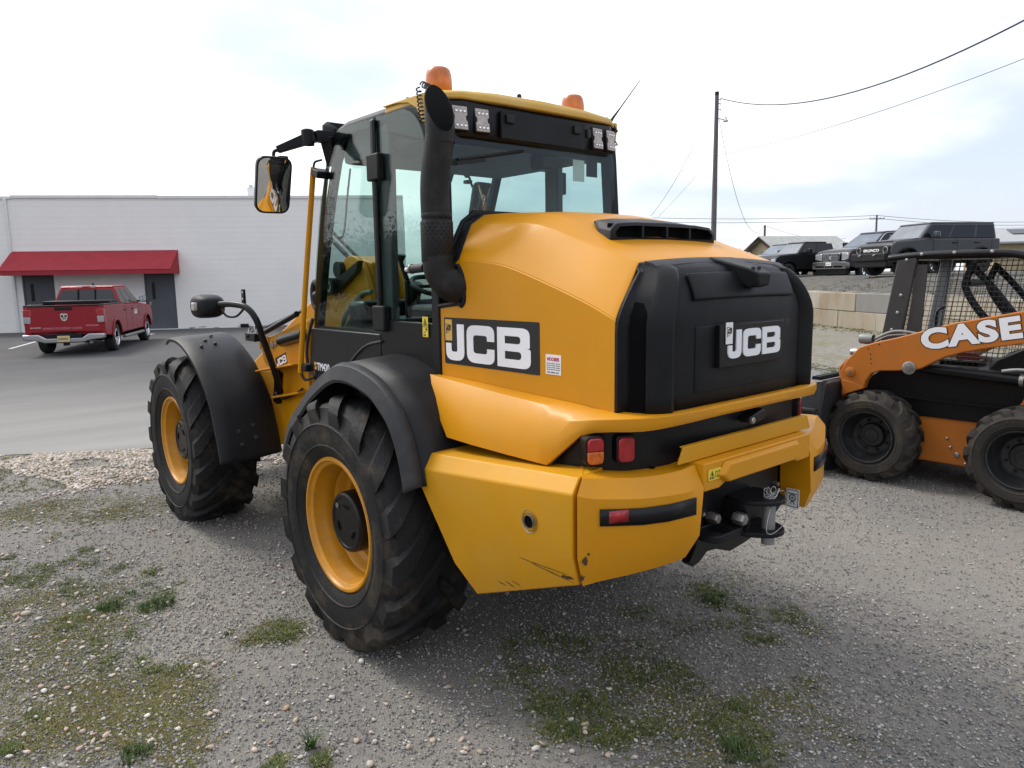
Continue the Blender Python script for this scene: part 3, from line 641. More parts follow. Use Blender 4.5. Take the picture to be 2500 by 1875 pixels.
m = MB(); m.box((1.008, .28, .98), (1.013, .62, 1.12)); dsg = m.build('door_sticker', STW, rd)
text('sticker_text', 'HOOBER', .07, frame((1.0145, .31, 1.05), (0, 1, 0), (0, 0, 1)), MAG, dsg, sx=.9)
for x in (.98, ): text('door_badge', '1500', .07, frame((1.013, .75, .80), (0, 1, 0), (0, 0, 1)), CHR, rd)

# black pickup facing the yard
def front_end(e, fy, W, hood, sill, kind):
    h2 = W/2
    if kind == 'cross':
        m = MB(); o = rounded([(-.48, hood-.48), (.48, hood-.48), (.55, hood-.10), (-.55, hood-.10)], .06, 4); m.prism(o, 'y', fy-.02, fy+.05); g = m.build('grille', CHR2, e, bevel=.02)
        for sx_ in (-1, 1):
            for (z0, z1) in ((hood-.45, hood-.31), (hood-.26, hood-.13)):
                m = MB(); m.box((min(sx_*.05, sx_*.46), fy+.05, z0), (max(sx_*.05, sx_*.46), fy+.056, z1)); c_ = m.build('grille_opening', BLKD, g)
                for k in range(3):
                    m = MB(); zc = z0+(z1-z0)*(k+.5)/3; m.box((min(sx_*.06, sx_*.45), fy+.056, zc-.008), (max(sx_*.06, sx_*.45), fy+.066, zc+.008)); m.build('grille_bar', CHR, g)
        m = MB(); o = rounded([(-.05, hood-.36), (.05, hood-.36), (.07, hood-.22), (-.07, hood-.22)], .02, 3); m.prism(o, 'y', fy+.05, fy+.075); m.build('grille_emblem', CHR, g)
        for sx_ in (-1, 1):
            m = MB(); m.prism([(sx_*.58, hood-.42), (sx_*(h2-.02), hood-.36), (sx_*(h2-.02), hood-.14), (sx_*.60, hood-.12)], 'y', fy-.22, fy+.01); l = m.build('headlight', LMP, e, bevel=.02)
            m = MB(); m.box((min(sx_*(h2-.08), sx_*(h2+.004)), fy-.24, hood-.34), (max(sx_*(h2-.08), sx_*(h2+.004)), fy-.12, hood-.16)); m.build('indicator', REDL, l, bevel=.01)
        m = MB(); m.prism(rounded([(-h2, .52), (h2, .52), (h2, .80), (.55, .83), (-.55, .83), (-h2, .80)], .05, 3), 'y', fy-.05, fy+.16); b = m.build('front_bumper', CHR2, e, bevel=.03, seg=3)
        m = MB(); m.box((-h2+.1, fy-.1, .26), (h2-.1, fy+.06, .53)); m.build('valance', BLK, b, bevel=.04)
        for x0, x1 in ((-.80, -.30), (.30, .80), (-.22, .22)):
            m = MB(); m.box((x0, fy+.155, .585), (x1, fy+.165, .66)); m.build('bumper_opening', BLKD, b)
        m = MB(); m.box((-.16, fy+.16, .66), (.16, fy+.175, .81)); pl = m.build('number_plate', STW, b)
        text('plate_number', 'XD 451', .08, frame((.13, fy+.177, .70), (-1, 0, 0), (0, 0, 1)), DEC, pl)
    elif kind == 'bar':
        m = MB(); m.prism(rounded([(-h2+.06, hood-.46), (h2-.06, hood-.46), (h2-.06, hood-.14), (-h2+.06, hood-.14)], .08, 4), 'y', fy-.02, fy+.03); g = m.build('grille', BLKS, e, bevel=.02)
        m = MB(); m.box((-h2+.34, fy+.03, hood-.315), (h2-.34, fy+.05, hood-.265)); m.build('grille_bar', GRY, g)
        text('grille_lettering', 'BRONCO', .13, frame((.46, fy+.055, hood-.34), (-1, 0, 0), (0, 0, 1)), STW, g, bold=.004, sx=1.55, extrude=.006)
        for sx_ in (-1, 1):
            m = MB(); m.lathe([(.135, -.02), (.135, .035), (.115, .05), (.10, .045), (0, .05)], (sx_*(h2-.23), fy, hood-.30), 'y', 24); l = m.build('headlight', BLKS, e)
            m = MB(); ring = [(sx_*(h2-.23)+.12*math.cos(a), fy+.05, hood-.30+.12*math.sin(a)) for a in [2*math.pi*k/24 for k in range(25)]]; m.tube(ring, .014, 6); m.build('headlight_ring', LMP, l)
        m = MB(); m.box((-h2+.02, fy-.05, .52), (h2-.02, fy+.22, .80)); b = m.build('front_bumper', BLK, e, bevel=.04, seg=3)
        for x in (-.40, .40):
            m = MB(); m.tube(catmull([(x-.03, fy+.22, .76), (x-.03, fy+.28, .72), (x+.03, fy+.28, .72), (x+.03, fy+.22, .76)], 4), .015, 6); m.build('tow_hook', STL, b)
        m = MB(); m.box((-h2+.08, fy-.25, .30), (h2-.08, fy+.10, .56)); m.build('valance', BLK, b, bevel=.04)
    else:
        m = MB(); m.box((-.5, fy-.02, hood-.36), (.5, fy+.03, hood-.14)); m.build('grille', BLKS, e, bevel=.02)
        for sx_ in (-1, 1):
            m = MB(); m.box((min(sx_*.54, sx_*(h2-.03)), fy-.1, hood-.34), (max(sx_*.54, sx_*(h2-.03)), fy+.02, hood-.14)); m.build('headlight', LMP, e, bevel=.02)
        m = MB(); m.box((-h2, fy-.05, .48), (h2, fy+.12, .72)); m.build('front_bumper', BLK, e, bevel=.04)
hh = Vector((-.92, .39)).normalized()
rd.scale = (.95, .95, .96); rd.location = (2.36, 21.85, -.085)
rm_ = car('pickup_truck', 'glossy black pickup truck with a chrome cross grille and chrome bumper on the upper lot', 'pickup truck', BKP, (30.93, 11.02, 1.52), hh, 3.6, 2.72, -3.0, 2.02, .55, 1.28, 1.36, 1.98, (1.45, -1.0, .60, -.85), bed=1.42)
rm_.rotation_euler.x = rad(-2.8)
front_end(rm_, 2.72, 2.02, 1.28, .55, 'cross')
m = MB(); m.tube(catmull([(-.965, 1.22, 1.46), (-.82, .70, 1.86), (-.79, .2, 1.905), (-.80, -.7, 1.90)], 5), .014, 6); m.build('window_visor_strip', CHR, rm_)
hb = Vector((-.862, .507)).normalized()
br = car('sport_utility_vehicle', 'dark grey boxy four door sport utility vehicle parked at the edge of the upper lot', 'SUV', GRM, (26.73, 7.75, 1.62), hb, 2.95, 2.15, -2.22, 1.93, .58, 1.20, 1.28, 1.87, (1.0, -2.10, .52, -2.04), wr=.42, arch=.52, details='suv', trim=None)
front_end(br, 2.15, 1.93, 1.20, .58, 'bar')
m = MB(); m.box((-.90, .50, 1.16), (.90, 1.2, 1.30)); m.box((-.72, 1.25, 1.205), (.72, 1.95, 1.235)); m.build('hood_bulge', GRM, br, bevel=.02)
ol = car('pickup_truck', 'older dull black compact pickup truck partly behind the loader on the upper lot', 'pickup truck', BKM, (30.5, 14.45, 1.46), hh, 3.1, 2.25, -2.6, 1.78, .50, 1.08, 1.15, 1.72, (1.05, -.85, .50, -.70), bed=1.18, wr=.37, arch=.45, sides=2, trim=None)
front_end(ol, 2.25, 1.78, 1.08, .5, 'plain')
sv = car('sport_utility_vehicle', 'black sport utility vehicle with a roof fin mostly hidden behind the loader hood', 'SUV', BKP, (34.6, 17.55, 1.45), hh, 3.0, 2.35, -2.4, 1.95, .55, 1.18, 1.26, 1.85, (1.25, -2.25, .45, -2.1), details='suv')
front_end(sv, 2.35, 1.95, 1.18, .55, 'plain')
m = MB(); m.prism([(-1.5, 1.85), (-1.66, 1.85), (-1.62, 1.93)], 'x', -.02, .02); m.build('roof_fin', BLKS, sv)

# ---------------------------------------------------------------- trees
LEAF = [mat('leaf', (.055, .085, .022), .65, var=.4, vscale=.9, spec=.2), mat('spring_leaf', (.085, .13, .03), .65, var=.35, vscale=.8, spec=.2)]
BARK = mat('bark', (.07, .055, .045), .9, bump=.5, bscale=20)
def crown(cent, radii, n, size, seed, spread=.20):
    r = np.random.RandomState(seed); nc = max(6, n//60)
    cc = r.normal(size=(nc, 3)); cc /= np.linalg.norm(cc, axis=1)[:, None]; cc *= (r.rand(nc, 1)**.45); cc = cc*np.array(radii)*.85
    idx = r.randint(0, nc, n); p = cc[idx]+r.normal(size=(n, 3))*np.array(radii)*spread; p += np.array(cent)
    d1 = r.normal(size=(n, 3)); d1 /= np.linalg.norm(d1, axis=1)[:, None]; d2 = np.cross(d1, r.normal(size=(n, 3))); d2 /= np.linalg.norm(d2, axis=1)[:, None]
    s = size*(.6+.8*r.rand(n, 1)); a = p-d1*s; b = p+d2*s*.45; c = p+d1*s; d = p-d2*s*.45
    v = np.stack([a, b, c, d], 1).reshape(-1, 3).astype(np.float32)
    me = bpy.data.meshes.new('crown'); me.vertices.add(n*4); me.vertices.foreach_set('co', v.ravel()); me.loops.add(n*4); me.loops.foreach_set('vertex_index', np.arange(n*4, dtype=np.int32))
    me.polygons.add(n); me.polygons.foreach_set('loop_start', np.arange(0, n*4, 4, dtype=np.int32)); me.polygons.foreach_set('loop_total', np.full(n, 4, dtype=np.int32)); me.update(); me.validate(); return me
def tree(name, loc, h, radii, n, size, seed, lbl, leaf=0, trunk=.2, clear=.35, spread=.20):
    e = empty(name, loc); tag(e, lbl, 'tree'); r = random.Random(seed)
    m = MB(); m.tube(catmull([(0, 0, 0), (.1*h*.1, 0, h*.3), (0, .05*h*.2, h*.6), (0, 0, h*.85)], 4), [trunk*(1-.75*i/12) for i in range(13)], 9)
    for k in range(7):
        a = r.uniform(0, 6.28); z = h*r.uniform(clear, .7); q = Vector((math.cos(a)*radii[0]*.75, math.sin(a)*radii[1]*.75, z+h*.18)); m.tube([(0, 0, z), q*.5+Vector((0, 0, z*.5)), q], [trunk*.45, trunk*.28, trunk*.1], 6)
    m.build('trunk', BARK, e); me = crown((0, 0, h*.60), radii, n, size, seed, spread); me.materials.append(LEAF[leaf]); o = bpy.data.objects.new('crown', me); COL.objects.link(o); o.parent = e
    if spread > .3:   # solid blobs added inside the crown to block the sky
        q = MB(); rr = np.random.RandomState(seed+90)
        for j in range(9):
            c0 = np.array([0, 0, h*.56])+rr.normal(size=3)*np.array(radii)*.33; rings = []
            for i in range(7):
                ph = math.pi*(i+.5)/7; rings.append([tuple(c0+np.array(radii)*(.42+.10*rr.rand())*np.array([math.sin(ph)*math.cos(t), math.sin(ph)*math.sin(t), math.cos(ph)])) for t in [2*math.pi*k/10 for k in range(10)]])
            q.loft(rings)
        q.build('crown_sky_blocker', LEAF[leaf], e, ang=20)
    return e
tree('hedge_tree', (50.5, 34.0, 1.3), 3.0, (3.4, 2.6, 1.2), 2600, .16, 3, 'low green bushy tree left of the gabled house', 1, .12)
tree('sapling', (38.2, 26.9, 1.5), 4.0, (.6, .6, 1.0), 160, .05, 5, 'thin young tree with few leaves beside the tall pole', 1, .035)
tree('far_tree', (86, 33.5, 1.3), 4.6, (5, 3, 1.5), 700, .4, 9, 'small far tree line behind the black pickup', 0, .2)
# trees across the yard to the left of the camera: they show in the cab's glass and mirrors
YL = ['broad tall tree beyond the left edge of the yard, mirrored in the cab door', 'low dense tree in the hedge row left of the yard, nearest the building', 'low dense tree in the hedge row left of the yard, second from the building', 'low dense tree in the hedge row left of the yard, third from the building', 'low dense tree in the hedge row left of the yard, fourth from the building', 'low dense tree in the hedge row left of the yard, farthest from the building', 'tall slender tree standing behind the hedge row left of the yard', 'tall tree far left, level with the loader']
for i, (x, y, h, rw_, n_) in enumerate(((-13.5, 30.5, 8.0, 2.6, 1800), (-9, 31, 4.0, 2.6, 2200), (-13, 28.5, 3.6, 2.6, 2200), (-17, 26, 4.1, 2.8, 2200), (-21, 23, 3.7, 2.8, 2200), (-25, 19.5, 4.2, 3.0, 2200), (-20.5, 25, 7.2, 2.0, 900), (-30, -4, 12, 4.0, 1500))):
    tree('yard_tree', (x, y, -.1), h, (rw_, rw_, h*.40), n_*(12 if h > 5 else 12), .040 if h > 5 else .06, 20+i, YL[i], 0, .2, .2, .17 if h > 5 else .36)
# ================================================================ WHEEL LOADER
ldr = empty('wheel_loader')
tag(ldr, 'large yellow and black wheel loader with a black rear grille parked on the gravel', 'wheel loader')
def P_(m, name, mt, **k): return m.build(name, mt, ldr, **k)

# ---- wheels
def tyre_mb(rb, rc, rl, hw, nl, lug_w, delta, wrap=1.0):
    m = MB()
    half = [(rb, -.82*hw), (rb+.02, -.90*hw), (rb+.22*(rc-rb), -.965*hw), (rb+.235*(rc-rb), -.995*hw), (rb+.26*(rc-rb), -.98*hw), (rb+.42*(rc-rb), -1.02*hw), (rb+.60*(rc-rb), -1.01*hw), (rb+.615*(rc-rb), -1.035*hw), (rb+.64*(rc-rb), -1.005*hw), (rc-.028, -.90*hw), (rc-.006, -.68*hw), (rc, -.3*hw), (rc, 0)]
    prof = half+[(r, -x) for r, x in half[-2::-1]]
    m.lathe(prof, (0, 0, 0), 'x', 72)
    H = rl-rc
    st = [(.03, 0, 1.0), (-.30, .30, 1.0), (-.62, .62, .95), (-.84, .82, .55), (-.945, .94, -.25), (-.985, 1.0, -1.1), (-1.0, 1.03, -2.6)]
    if wrap < 1: st = st[:4]+[(-.96, .9, -.9)]
    for sgn in (1, -1):
        for k in range(nl):
            th0 = 2*math.pi*(k+(0 if sgn == 1 else .5))/nl
            th0 += rnd.uniform(-.008, .008)
            rings = []
            for i, (fx, fd, fh) in enumerate(st):
                x = fx*hw*sgn*(1 if fx > -.8 else wrap); th = th0+rad(delta)*fd
                top = rc+H*fh; base = rc-.02 if fx > -.8 else top-.05
                xt = x*(1.0, 1.0, 1.0, 1.01, 1.03, 1.04, 1.01)[i]
                wb = lug_w*(.55+.45*min(1, fd*1.2)); wt = wb*.74
                ring = []
                for (ww, r_, xx) in ((-wb, base, x), (-wt, top, xt), (wt, top, xt), (wb, base, x)):
                    a = th+ww/rc
                    ring.append((xx, r_*math.cos(a), r_*math.sin(a)))
                rings.append(ring)
            m.loft(rings, True, True)
    return m
def place(m, mtx): return m.xf(mtx)
def build_wheel(x, y, side):
    """side -1 = left (outer face towards -x)"""
    cz = .61; mtx = Matrix.Translation((x, y, cz)) @ Matrix.Diagonal((1 if side < 0 else -1, 1, 1, 1)) @ Matrix.Rotation(rad(13*y+4), 4, 'X')
    m = MB(); hw = .23
    m.lathe([(.333, -.186), (.340, -.196), (.334, -.204), (.322, -.203), (.316, -.190), (.300, -.178), (.296, -.145), (.288, -.125), (.280, -.095), (.279, -.070), (.268, -.058), (.260, -.030), (.250, -.018), (.236, -.006), (.228, .018), (.205, .030), (.10, .034), (.0, .034)], (0, 0, 0), 'x', 64)
    m.lathe([(.333, .19), (.31, .18), (.29, .12), (.285, -.05)], (0, 0, 0), 'x', 48)
    w_ = place(m, mtx).build('wheel', RIMY, ldr, ang=28)
    t = tyre_mb(.335, .614, .640, hw, 16, .070, 27)
    t.xf(mtx)
    # flattened where it carries the weight
    t.v = [(p[0]+(0.10*(.05-p[2])*(1 if p[0] > x else -1) if p[2] < .05 else 0), p[1], max(p[2], .0)) for p in t.v]
    t.build('tyre', TYR, w_, ang=32)
    h = MB(); h.lathe([(.155, .04), (.155, -.132), (.150, -.146), (.140, -.153), (.128, -.153), (.124, -.148), (.0, -.148)], (0, 0, 0), 'x', 48)
    for a in (200, 320, 80):   # three raised arcs on the cover
        for j in range(6):
            b = rad(a+j*5); c_, s_ = math.cos(b), math.sin(b)
            h.box((-.154, .085*c_-.006, .085*s_-.006), (-.146, .085*c_+.006, .085*s_+.006))
    h.xf(mtx).build('hub_cover', BLKS, w_, ang=30)
    b = MB(); disc(b, (-.150, .105*math.cos(rad(40)), .105*math.sin(rad(40))), .014, 'x', 12, .006); b.flip(0) if False else None
    b.xf(mtx).build('hub_plug', STL, w_)
    for a in (62, 150, 285):
        b = MB(); q = (0, .200*math.cos(rad(a)), .200*math.sin(rad(a)))
        b.lathe([(.016, .03), (.016, .0), (.011, -.004), (.011, -.03), (.006, -.04)], q, 'x', 8, True)
        b.xf(mtx).build('wheel_bolt', STL, w_)
    return w_
for (x, y, s) in ((-.79, 0, -1), (-.79, 2.64, -1), (.79, 0, 1), (.79, 2.64, 1)): build_wheel(x, y, s)

# ---- rear fenders (arched shell with a rolled lip, caught light painted as paler plastic)
U0 = [(.72, .86), (.645, .999), (.56, 1.09), (.449, 1.172), (.32, 1.268), (.163, 1.352), (.05, 1.396), (-.057, 1.413), (-.20, 1.405), (-.367, 1.362), (-.47, 1.30), (-.546, 1.235), (-.61, 1.13), (-.65, 1.02), (-.67, .93)]
U = [(p.x, p.y) for p in catmull([(a, b, 0) for a, b in U0], 3)]
def rf(sg):
    body = MB(); lip = MB(); A = []; B_ = []
    for i, (y, z) in enumerate(U):
        d = Vector((y, z-.61)).normalized()
        A.append([(sg*.925, y, z), (sg*.80, y+.004*d.x, z+.012*d.y), (sg*.64, y+.01*d.x, z+.022*d.y), (sg*.58, y+.01*d.x, z+.012)])
        B_.append([(sg*.915, y+.006*d.x, z+.006*d.y), (sg*.948, y-.012*d.x, z-.010*d.y), (sg*.970, y-.075*d.x, z-.075*d.y), (sg*.963, y-.090*d.x, z-.090*d.y), (sg*.940, y-.086*d.x, z-.086*d.y)])
    body.loft(A, False); f = body.build('rear_fender', FEND, ldr, solid=.014, ang=40)
    lip.loft(B_, False); lip.build('fender_lip', GRY, f, solid=.010, ang=40)
for sg in (-1, 1): rf(sg)

# ---- front fenders
FO = catmull([(2.80, 1.36), (2.70, 1.392), (2.52, 1.385), (2.338, 1.335), (2.15, 1.24), (1.986, 1.108), (1.87, .97), (1.811, .839), (1.76, .70), (1.73, .58)], 3)
def ff(sg):
    m = MB(); R_ = []
    for p in FO:
        y, z = p[0], p[1]
        d = Vector((y-2.64, z-.61)).normalized(); t = (y-1.73)/1.0
        yi, zi = y+.04+.10*max(0, t), z+.012
        R_.append([(sg*.955, y-.028*d.x, z-.028*d.y), (sg*.953, y-.010*d.x, z-.010*d.y), (sg*.938, y, z), (sg*.85, y+.010, z+.007*d.y), (sg*.70, y+.02, z+.012*d.y), (sg*.52, yi, zi), (sg*.50, yi-.02*d.x, zi-.02*d.y)])
    m.loft(R_, False); f = m.build('front_fender', FEND, ldr, solid=.012, ang=40)
    for (x, z) in ((-.795, .778), (-.690, .806), (-.790, .690), (-.685, .722), (-.835, 0), (-.775, 1), (-.725, 2), (-.70, 3)):
        b = MB()
        if z < .5 or z >= 1:
            yy = (2.33, 2.43, 2.36, 2.52)[int(z)]; zz = np.interp(yy, [2.15, 2.338, 2.52, 2.7], [1.245, 1.343, 1.395, 1.402])
            b.lathe([(.014, -.004), (.013, .004), (.008, .007), (0, .007)], (sg*-x, yy, zz+.006), 'z', 12)
            b.build('fender_bolt', BLKS, f)
        else:
            yy = np.interp(z, [.58, .70, .839], [1.755, 1.785, 1.836])
            b.lathe([(.016, .01), (.016, -.012), (.008, -.016), (0, -.016)], (sg*-x, yy-.008, z), 'y', 12)
            b.build('fender_bolt', GRY, f)
ff(-1); ff(1)

# ---- engine hood
S1 = [(-.62, -.57, 1.892), (-.62, -.70, 1.882), (-.62, -.88, 1.860), (-.62, -1.10, 1.798), (-.62, -1.35, 1.715), (-.62, -1.495, 1.655)]
S2 = [(-.50, -.508, 2.052), (-.50, -.70, 2.045), (-.50, -.965, 2.024), (-.487, -1.22, 1.942), (-.478, -1.35, 1.900), (-.466, -1.472, 1.857)]
S3 = [(-.425, -.495, 2.098), (-.405, -.70, 2.094), (-.365, -.97, 2.064), (-.36, -1.22, 1.954), (-.37, -1.35, 1.908), (-.39, -1.476, 1.864)]
S4 = [(-.2, -.495, 2.110), (-.2, -.70, 2.106), (-.2, -.97, 2.076), (-.2, -1.22, 1.962), (-.2, -1.35, 1.918), (-.2, -1.480, 1.873)]
S5 = [(0, y, z+.003) for _, y, z in S4]
def dens(a): return catmull(a, 3)
lines = [dens(s) for s in (S1, S2, S3, S4, S5)]
rings = []
for j in range(len(lines[0])):
    half = [l[j] for l in lines]
    rings.append(half+[Vector((-p.x, p.y, p.z)) for p in half[-2::-1]])
m = MB(); m.loft(rings, False)
hood = m.build('engine_hood', YEL, ldr, solid=.012, bevel=.022, seg=4, ang=60)
hood.modifiers['bevel'].angle_limit = rad(9)
hood.modifiers['solid'].offset = -1
# side plates with the exhaust notch
c1 = [(p[1], p[2]) for p in dens(S1)]
notch = [(-.42, 1.69), (-.575, 1.688), (-.606, 1.712), (-.598, 1.815), (-.560, 1.866), (-.535, 1.872)]
side = [(-.42, 1.28)] + notch + [(-.572, 1.891)] + c1[1:] + [(-1.495, 1.25)]
m = MB(); m.prism(side, 'x', -.622, -.606); m.build('hood_side', YEL, ldr, bevel=.004, ang=30)
m = MB(); s2 = [(-.42, 1.28), (-.42, 1.86), (-.572, 1.891)] + c1[1:] + [(-1.495, 1.25)]
m.prism(s2, 'x', .606, .622); m.build('hood_side', YEL, ldr, bevel=.004, ang=30)
# black rolled edge of the notch and the void behind it
m = MB(); ed = [(-.41, 1.682)] + rounded([(-.578, 1.680), (-.614, 1.708), (-.606, 1.818), (-.566, 1.874)], .02, 3) + [(-.53, 1.880)]
m.tube([(-.622, y, z) for y, z in ed], .011, 8); m.build('notch_seal', BLK, ldr)
m = MB(); m.box((-.56, -.64, 1.64), (-.54, -.36, 1.92)); m.box((-.60, -.64, 1.64), (-.40, -.40, 1.66)); m.build('exhaust_recess', BLKD, ldr)
# engine bay block under the hood and black fillet between cab and hood
m = MB(); m.box((-.60, -1.46, 1.0), (.60, -.44, 1.62)); m.box((-.40, -1.40, 1.62), (.40, -.50, 1.83)); m.build('engine_bay', BLKD, ldr)
m = MB(); g = [(-.60, 1.70), (-.60, 1.88), (-.50, 2.06), (-.43, 2.10), (.43, 2.10), (.50, 2.06), (.60, 1.88), (.60, 1.70)]
m.prism(g, 'y', -.52, -.40); m.build('hood_seal', BLK, ldr, bevel=.02)
m = MB(); m.prism([(-.60, 1.90), (-.505, 2.075), (-.43, 2.125), (.43, 2.125), (.505, 2.075), (.60, 1.90)], 'y', -.455, -.43); m.build('window_shelf', BLK, ldr, bevel=.01)
# air scoop on the hood
m = MB()
full = lambda l: [Vector(p) for p in l]+[Vector((-p[0], p[1], p[2])) for p in l[-2::-1]]
fr0 = [(-.318, -1.118, 2.012), (-.300, -1.085, 2.036), (-.20, -1.06, 2.046), (0, -1.045, 2.058)]
fr1 = [(-.335, -1.150, 2.004), (-.300, -1.110, 2.040), (-.20, -1.10, 2.050), (0, -1.09, 2.058)]
re0 = [(-.350, -1.228, 1.990), (-.312, -1.222, 2.016), (-.20, -1.222, 2.025), (0, -1.222, 2.030)]
lo = [(-.350, -1.228, 1.940), (-.312, -1.228, 1.93), (-.20, -1.228, 1.93), (0, -1.228, 1.93)]
m.loft([full(fr0), full(fr1), full(re0)], False)
m.loft([[Vector(p) for p in (fr0[0], fr1[0], re0[0])], [Vector((-.335, -1.118, 1.97)), Vector((-.345, -1.15, 1.95)), Vector((-.355, -1.228, 1.93))]], False)
m.loft([[Vector((-p[0], p[1], p[2])) for p in (fr0[0], fr1[0], re0[0])], [Vector((.335, -1.118, 1.97)), Vector((.345, -1.15, 1.95)), Vector((.355, -1.228, 1.93))]], False)
o = [(-.352, 1.952), (-.352, 1.990), (-.312, 2.018), (-.2, 2.026), (.2, 2.026), (.312, 2.018), (.352, 1.990), (.352, 1.952)]
i = [(-.322, 1.966), (-.330, 1.986), (-.304, 2.008), (-.2, 2.015), (.2, 2.015), (.304, 2.008), (.330, 1.986), (.322, 1.966)]
scoop = m.build('hood_scoop', GRY, ldr, solid=.010, bevel=.005)
m = MB(); m.loft([[(p[0], -1.230, p[1]) for p in o], [(p[0], -1.236, p[1]-.002) for p in i]], True, False)
m.loft([[(p[0], -1.236, p[1]-.002) for p in i], [(p[0], -1.207, p[1]) for p in i]], True, False); m.build('scoop_rim', BLK, scoop)
m = MB(); m.box((-.335, -1.206, 1.94), (.335, -1.196, 2.02)); m.box((-.335, -1.229, 1.94), (.335, -1.2, 1.968)); m.build('scoop_shade', BLKD, scoop)  # black sheets paint the mouth's inner shade over the yellow hood
for x in (-.16, 0, .16):
    m = MB(); m.box((x-.006, -1.236, 1.966), (x+.006, -1.20, 2.014)); m.build('scoop_divider', BLK, scoop)

# ---- rear engine cover
HW = [(-.621, 0), (-.622, .016), (-.606, .020), (-.590, .024), (-.580, .030), (-.552, .098), (-.566, .106), (-.560, .118), (-.545, .136), (-.518, .156), (-.492, .168), (-.468, .160), (-.448, .142), (-.440, .128), (-.415, .138), (-.25, .156), (0, .163)]
ZB, ZT = 1.300, 1.857
def sprof(z): return 1.0 if z < 1.63 else math.sqrt(max(0, 1-((z-1.63)/(ZT-1.63))**2.3))
def narrow(z): return 1.0 if z < 1.64 else 1-.249*((z-1.64)/(ZT-1.64))**1.35
def gate(x, d, v):
    """v 0..1 up the cover"""
    zt = ZT+.019*(1-(x/.62)**2)
    z = ZB+(ZT-ZB)*v; s = sprof(z)*.925; y = -1.492-d*s+ (.02*v if v > .95 else 0)
    z2 = ZB+(zt-ZB)*v
    return (x*narrow(z), y+.012*(z-1.5)/.3 if False else y, z2)
VV = [0, .15, .3, .45, .55, .62, .69, .75, .81, .86, .90, .94, .97, .99, 1.0]
m = MB(); rings = []
for v in VV:
    sec = []
    for (x, d) in HW:
        if v > .72 and .022 < d < .10 and x < -.5: x = x-(.004+.012*min(1, (v-.72)/.1))   # the side slot closes at the top
        sec.append(gate(x, d, v))
    sec = [Vector(p) for p in sec]; rings.append(sec+[Vector((-p.x, p.y, p.z)) for p in sec[-2::-1]])
m.loft(rings, False); cover = m.build('rear_grille', BLK, ldr, solid=.01, ang=28)
for sg in (-1, 1):   # dark mesh panel in the side slot
    R_ = []
    for v in (.01, .2, .4, .6, .66, .70, .735, .755):
        t1 = .97 if v < .6 else .97-.55*((v-.6)/.155)**2
        a, b = gate(-.582, .0325, v), gate(-.552, .098, v); a, b = Vector(a), Vector(b); e = a.lerp(b, t1); a = a.lerp(b, .03)
        R_.append([Vector((sg*-(q.x-.003), q.y-.002, q.z)) for q in (a, a.lerp(e, .5), e)])
    m = MB(); m.loft(R_, False); m.build('side_mesh', BLKD, cover)
# top rail of the frame, embossed pads, badge plate
def pad(x0, x1, v0, v1, off, nx=14, nv=6, r=.0):
    rings = []
    for j in range(nv+1):
        v = v0+(v1-v0)*j/nv; row = []
        for i in range(nx+1):
            x = x0+(x1-x0)*i/nx; d = np.interp(abs(x), [0, .25, .415], [.163, .156, .138])
            p = gate(x, d+off, v); row.append(Vector((p[0]/narrow(ZB+(ZT-ZB)*v)*(1 if r == 0 else narrow(ZB+(ZT-ZB)*v)), p[1]-.0, p[2]+off*.3*(v > .85))))
        rings.append(row)
    m = MB(); m.loft(rings, False); return m
pad(-.345, .345, .735, .90, .016).build('embossed_panel', BLK, cover, solid=.016, bevel=.007, seg=3)
pad(-.335, .335, .13, .565, .005).build('embossed_panel', BLK, cover, solid=.010, bevel=.006, seg=3)
m = MB(); rings = []
for a in range(13):
    x = -.44+.88*a/12; zt = 1.857+.019*(1-(x/.466)**2)
    rings.append([(x, -1.474, zt+.003), (x, -1.510, zt-.004), (x, -1.530, zt-.016), (x, -1.532, zt-.024), (x, -1.49, zt-.03)])
m.loft(rings, True, True); m.build('grille_top_rail', GRY, cover, ang=40)
m = MB(); m.loft([[(-.085, -1.50, 1.880), (.085, -1.50, 1.880), (.085, -1.515, 1.845), (-.085, -1.515, 1.845)], [(-.050, -1.66, 1.832), (.050, -1.66, 1.832), (.040, -1.655, 1.755), (-.040, -1.655, 1.755)], [(-.048, -1.705, 1.812), (.048, -1.705, 1.812), (.040, -1.700, 1.765), (-.040, -1.700, 1.765)]])
cambr = m.build('camera_bracket', BLK, cover, bevel=.007)
for x in (-.02, .02):
    m = MB(); m.lathe([(.008, -.004), (.008, .004), (0, .004)], (x, -1.665, 1.833), 'z', 8); m.build('bolt', GRY, cambr)
m = MB(); m.box((-.228, -1.664, 1.461), (.222, -1.640, 1.622)); badge = m.build('badge_plate', BLKS, cover, bevel=.003)

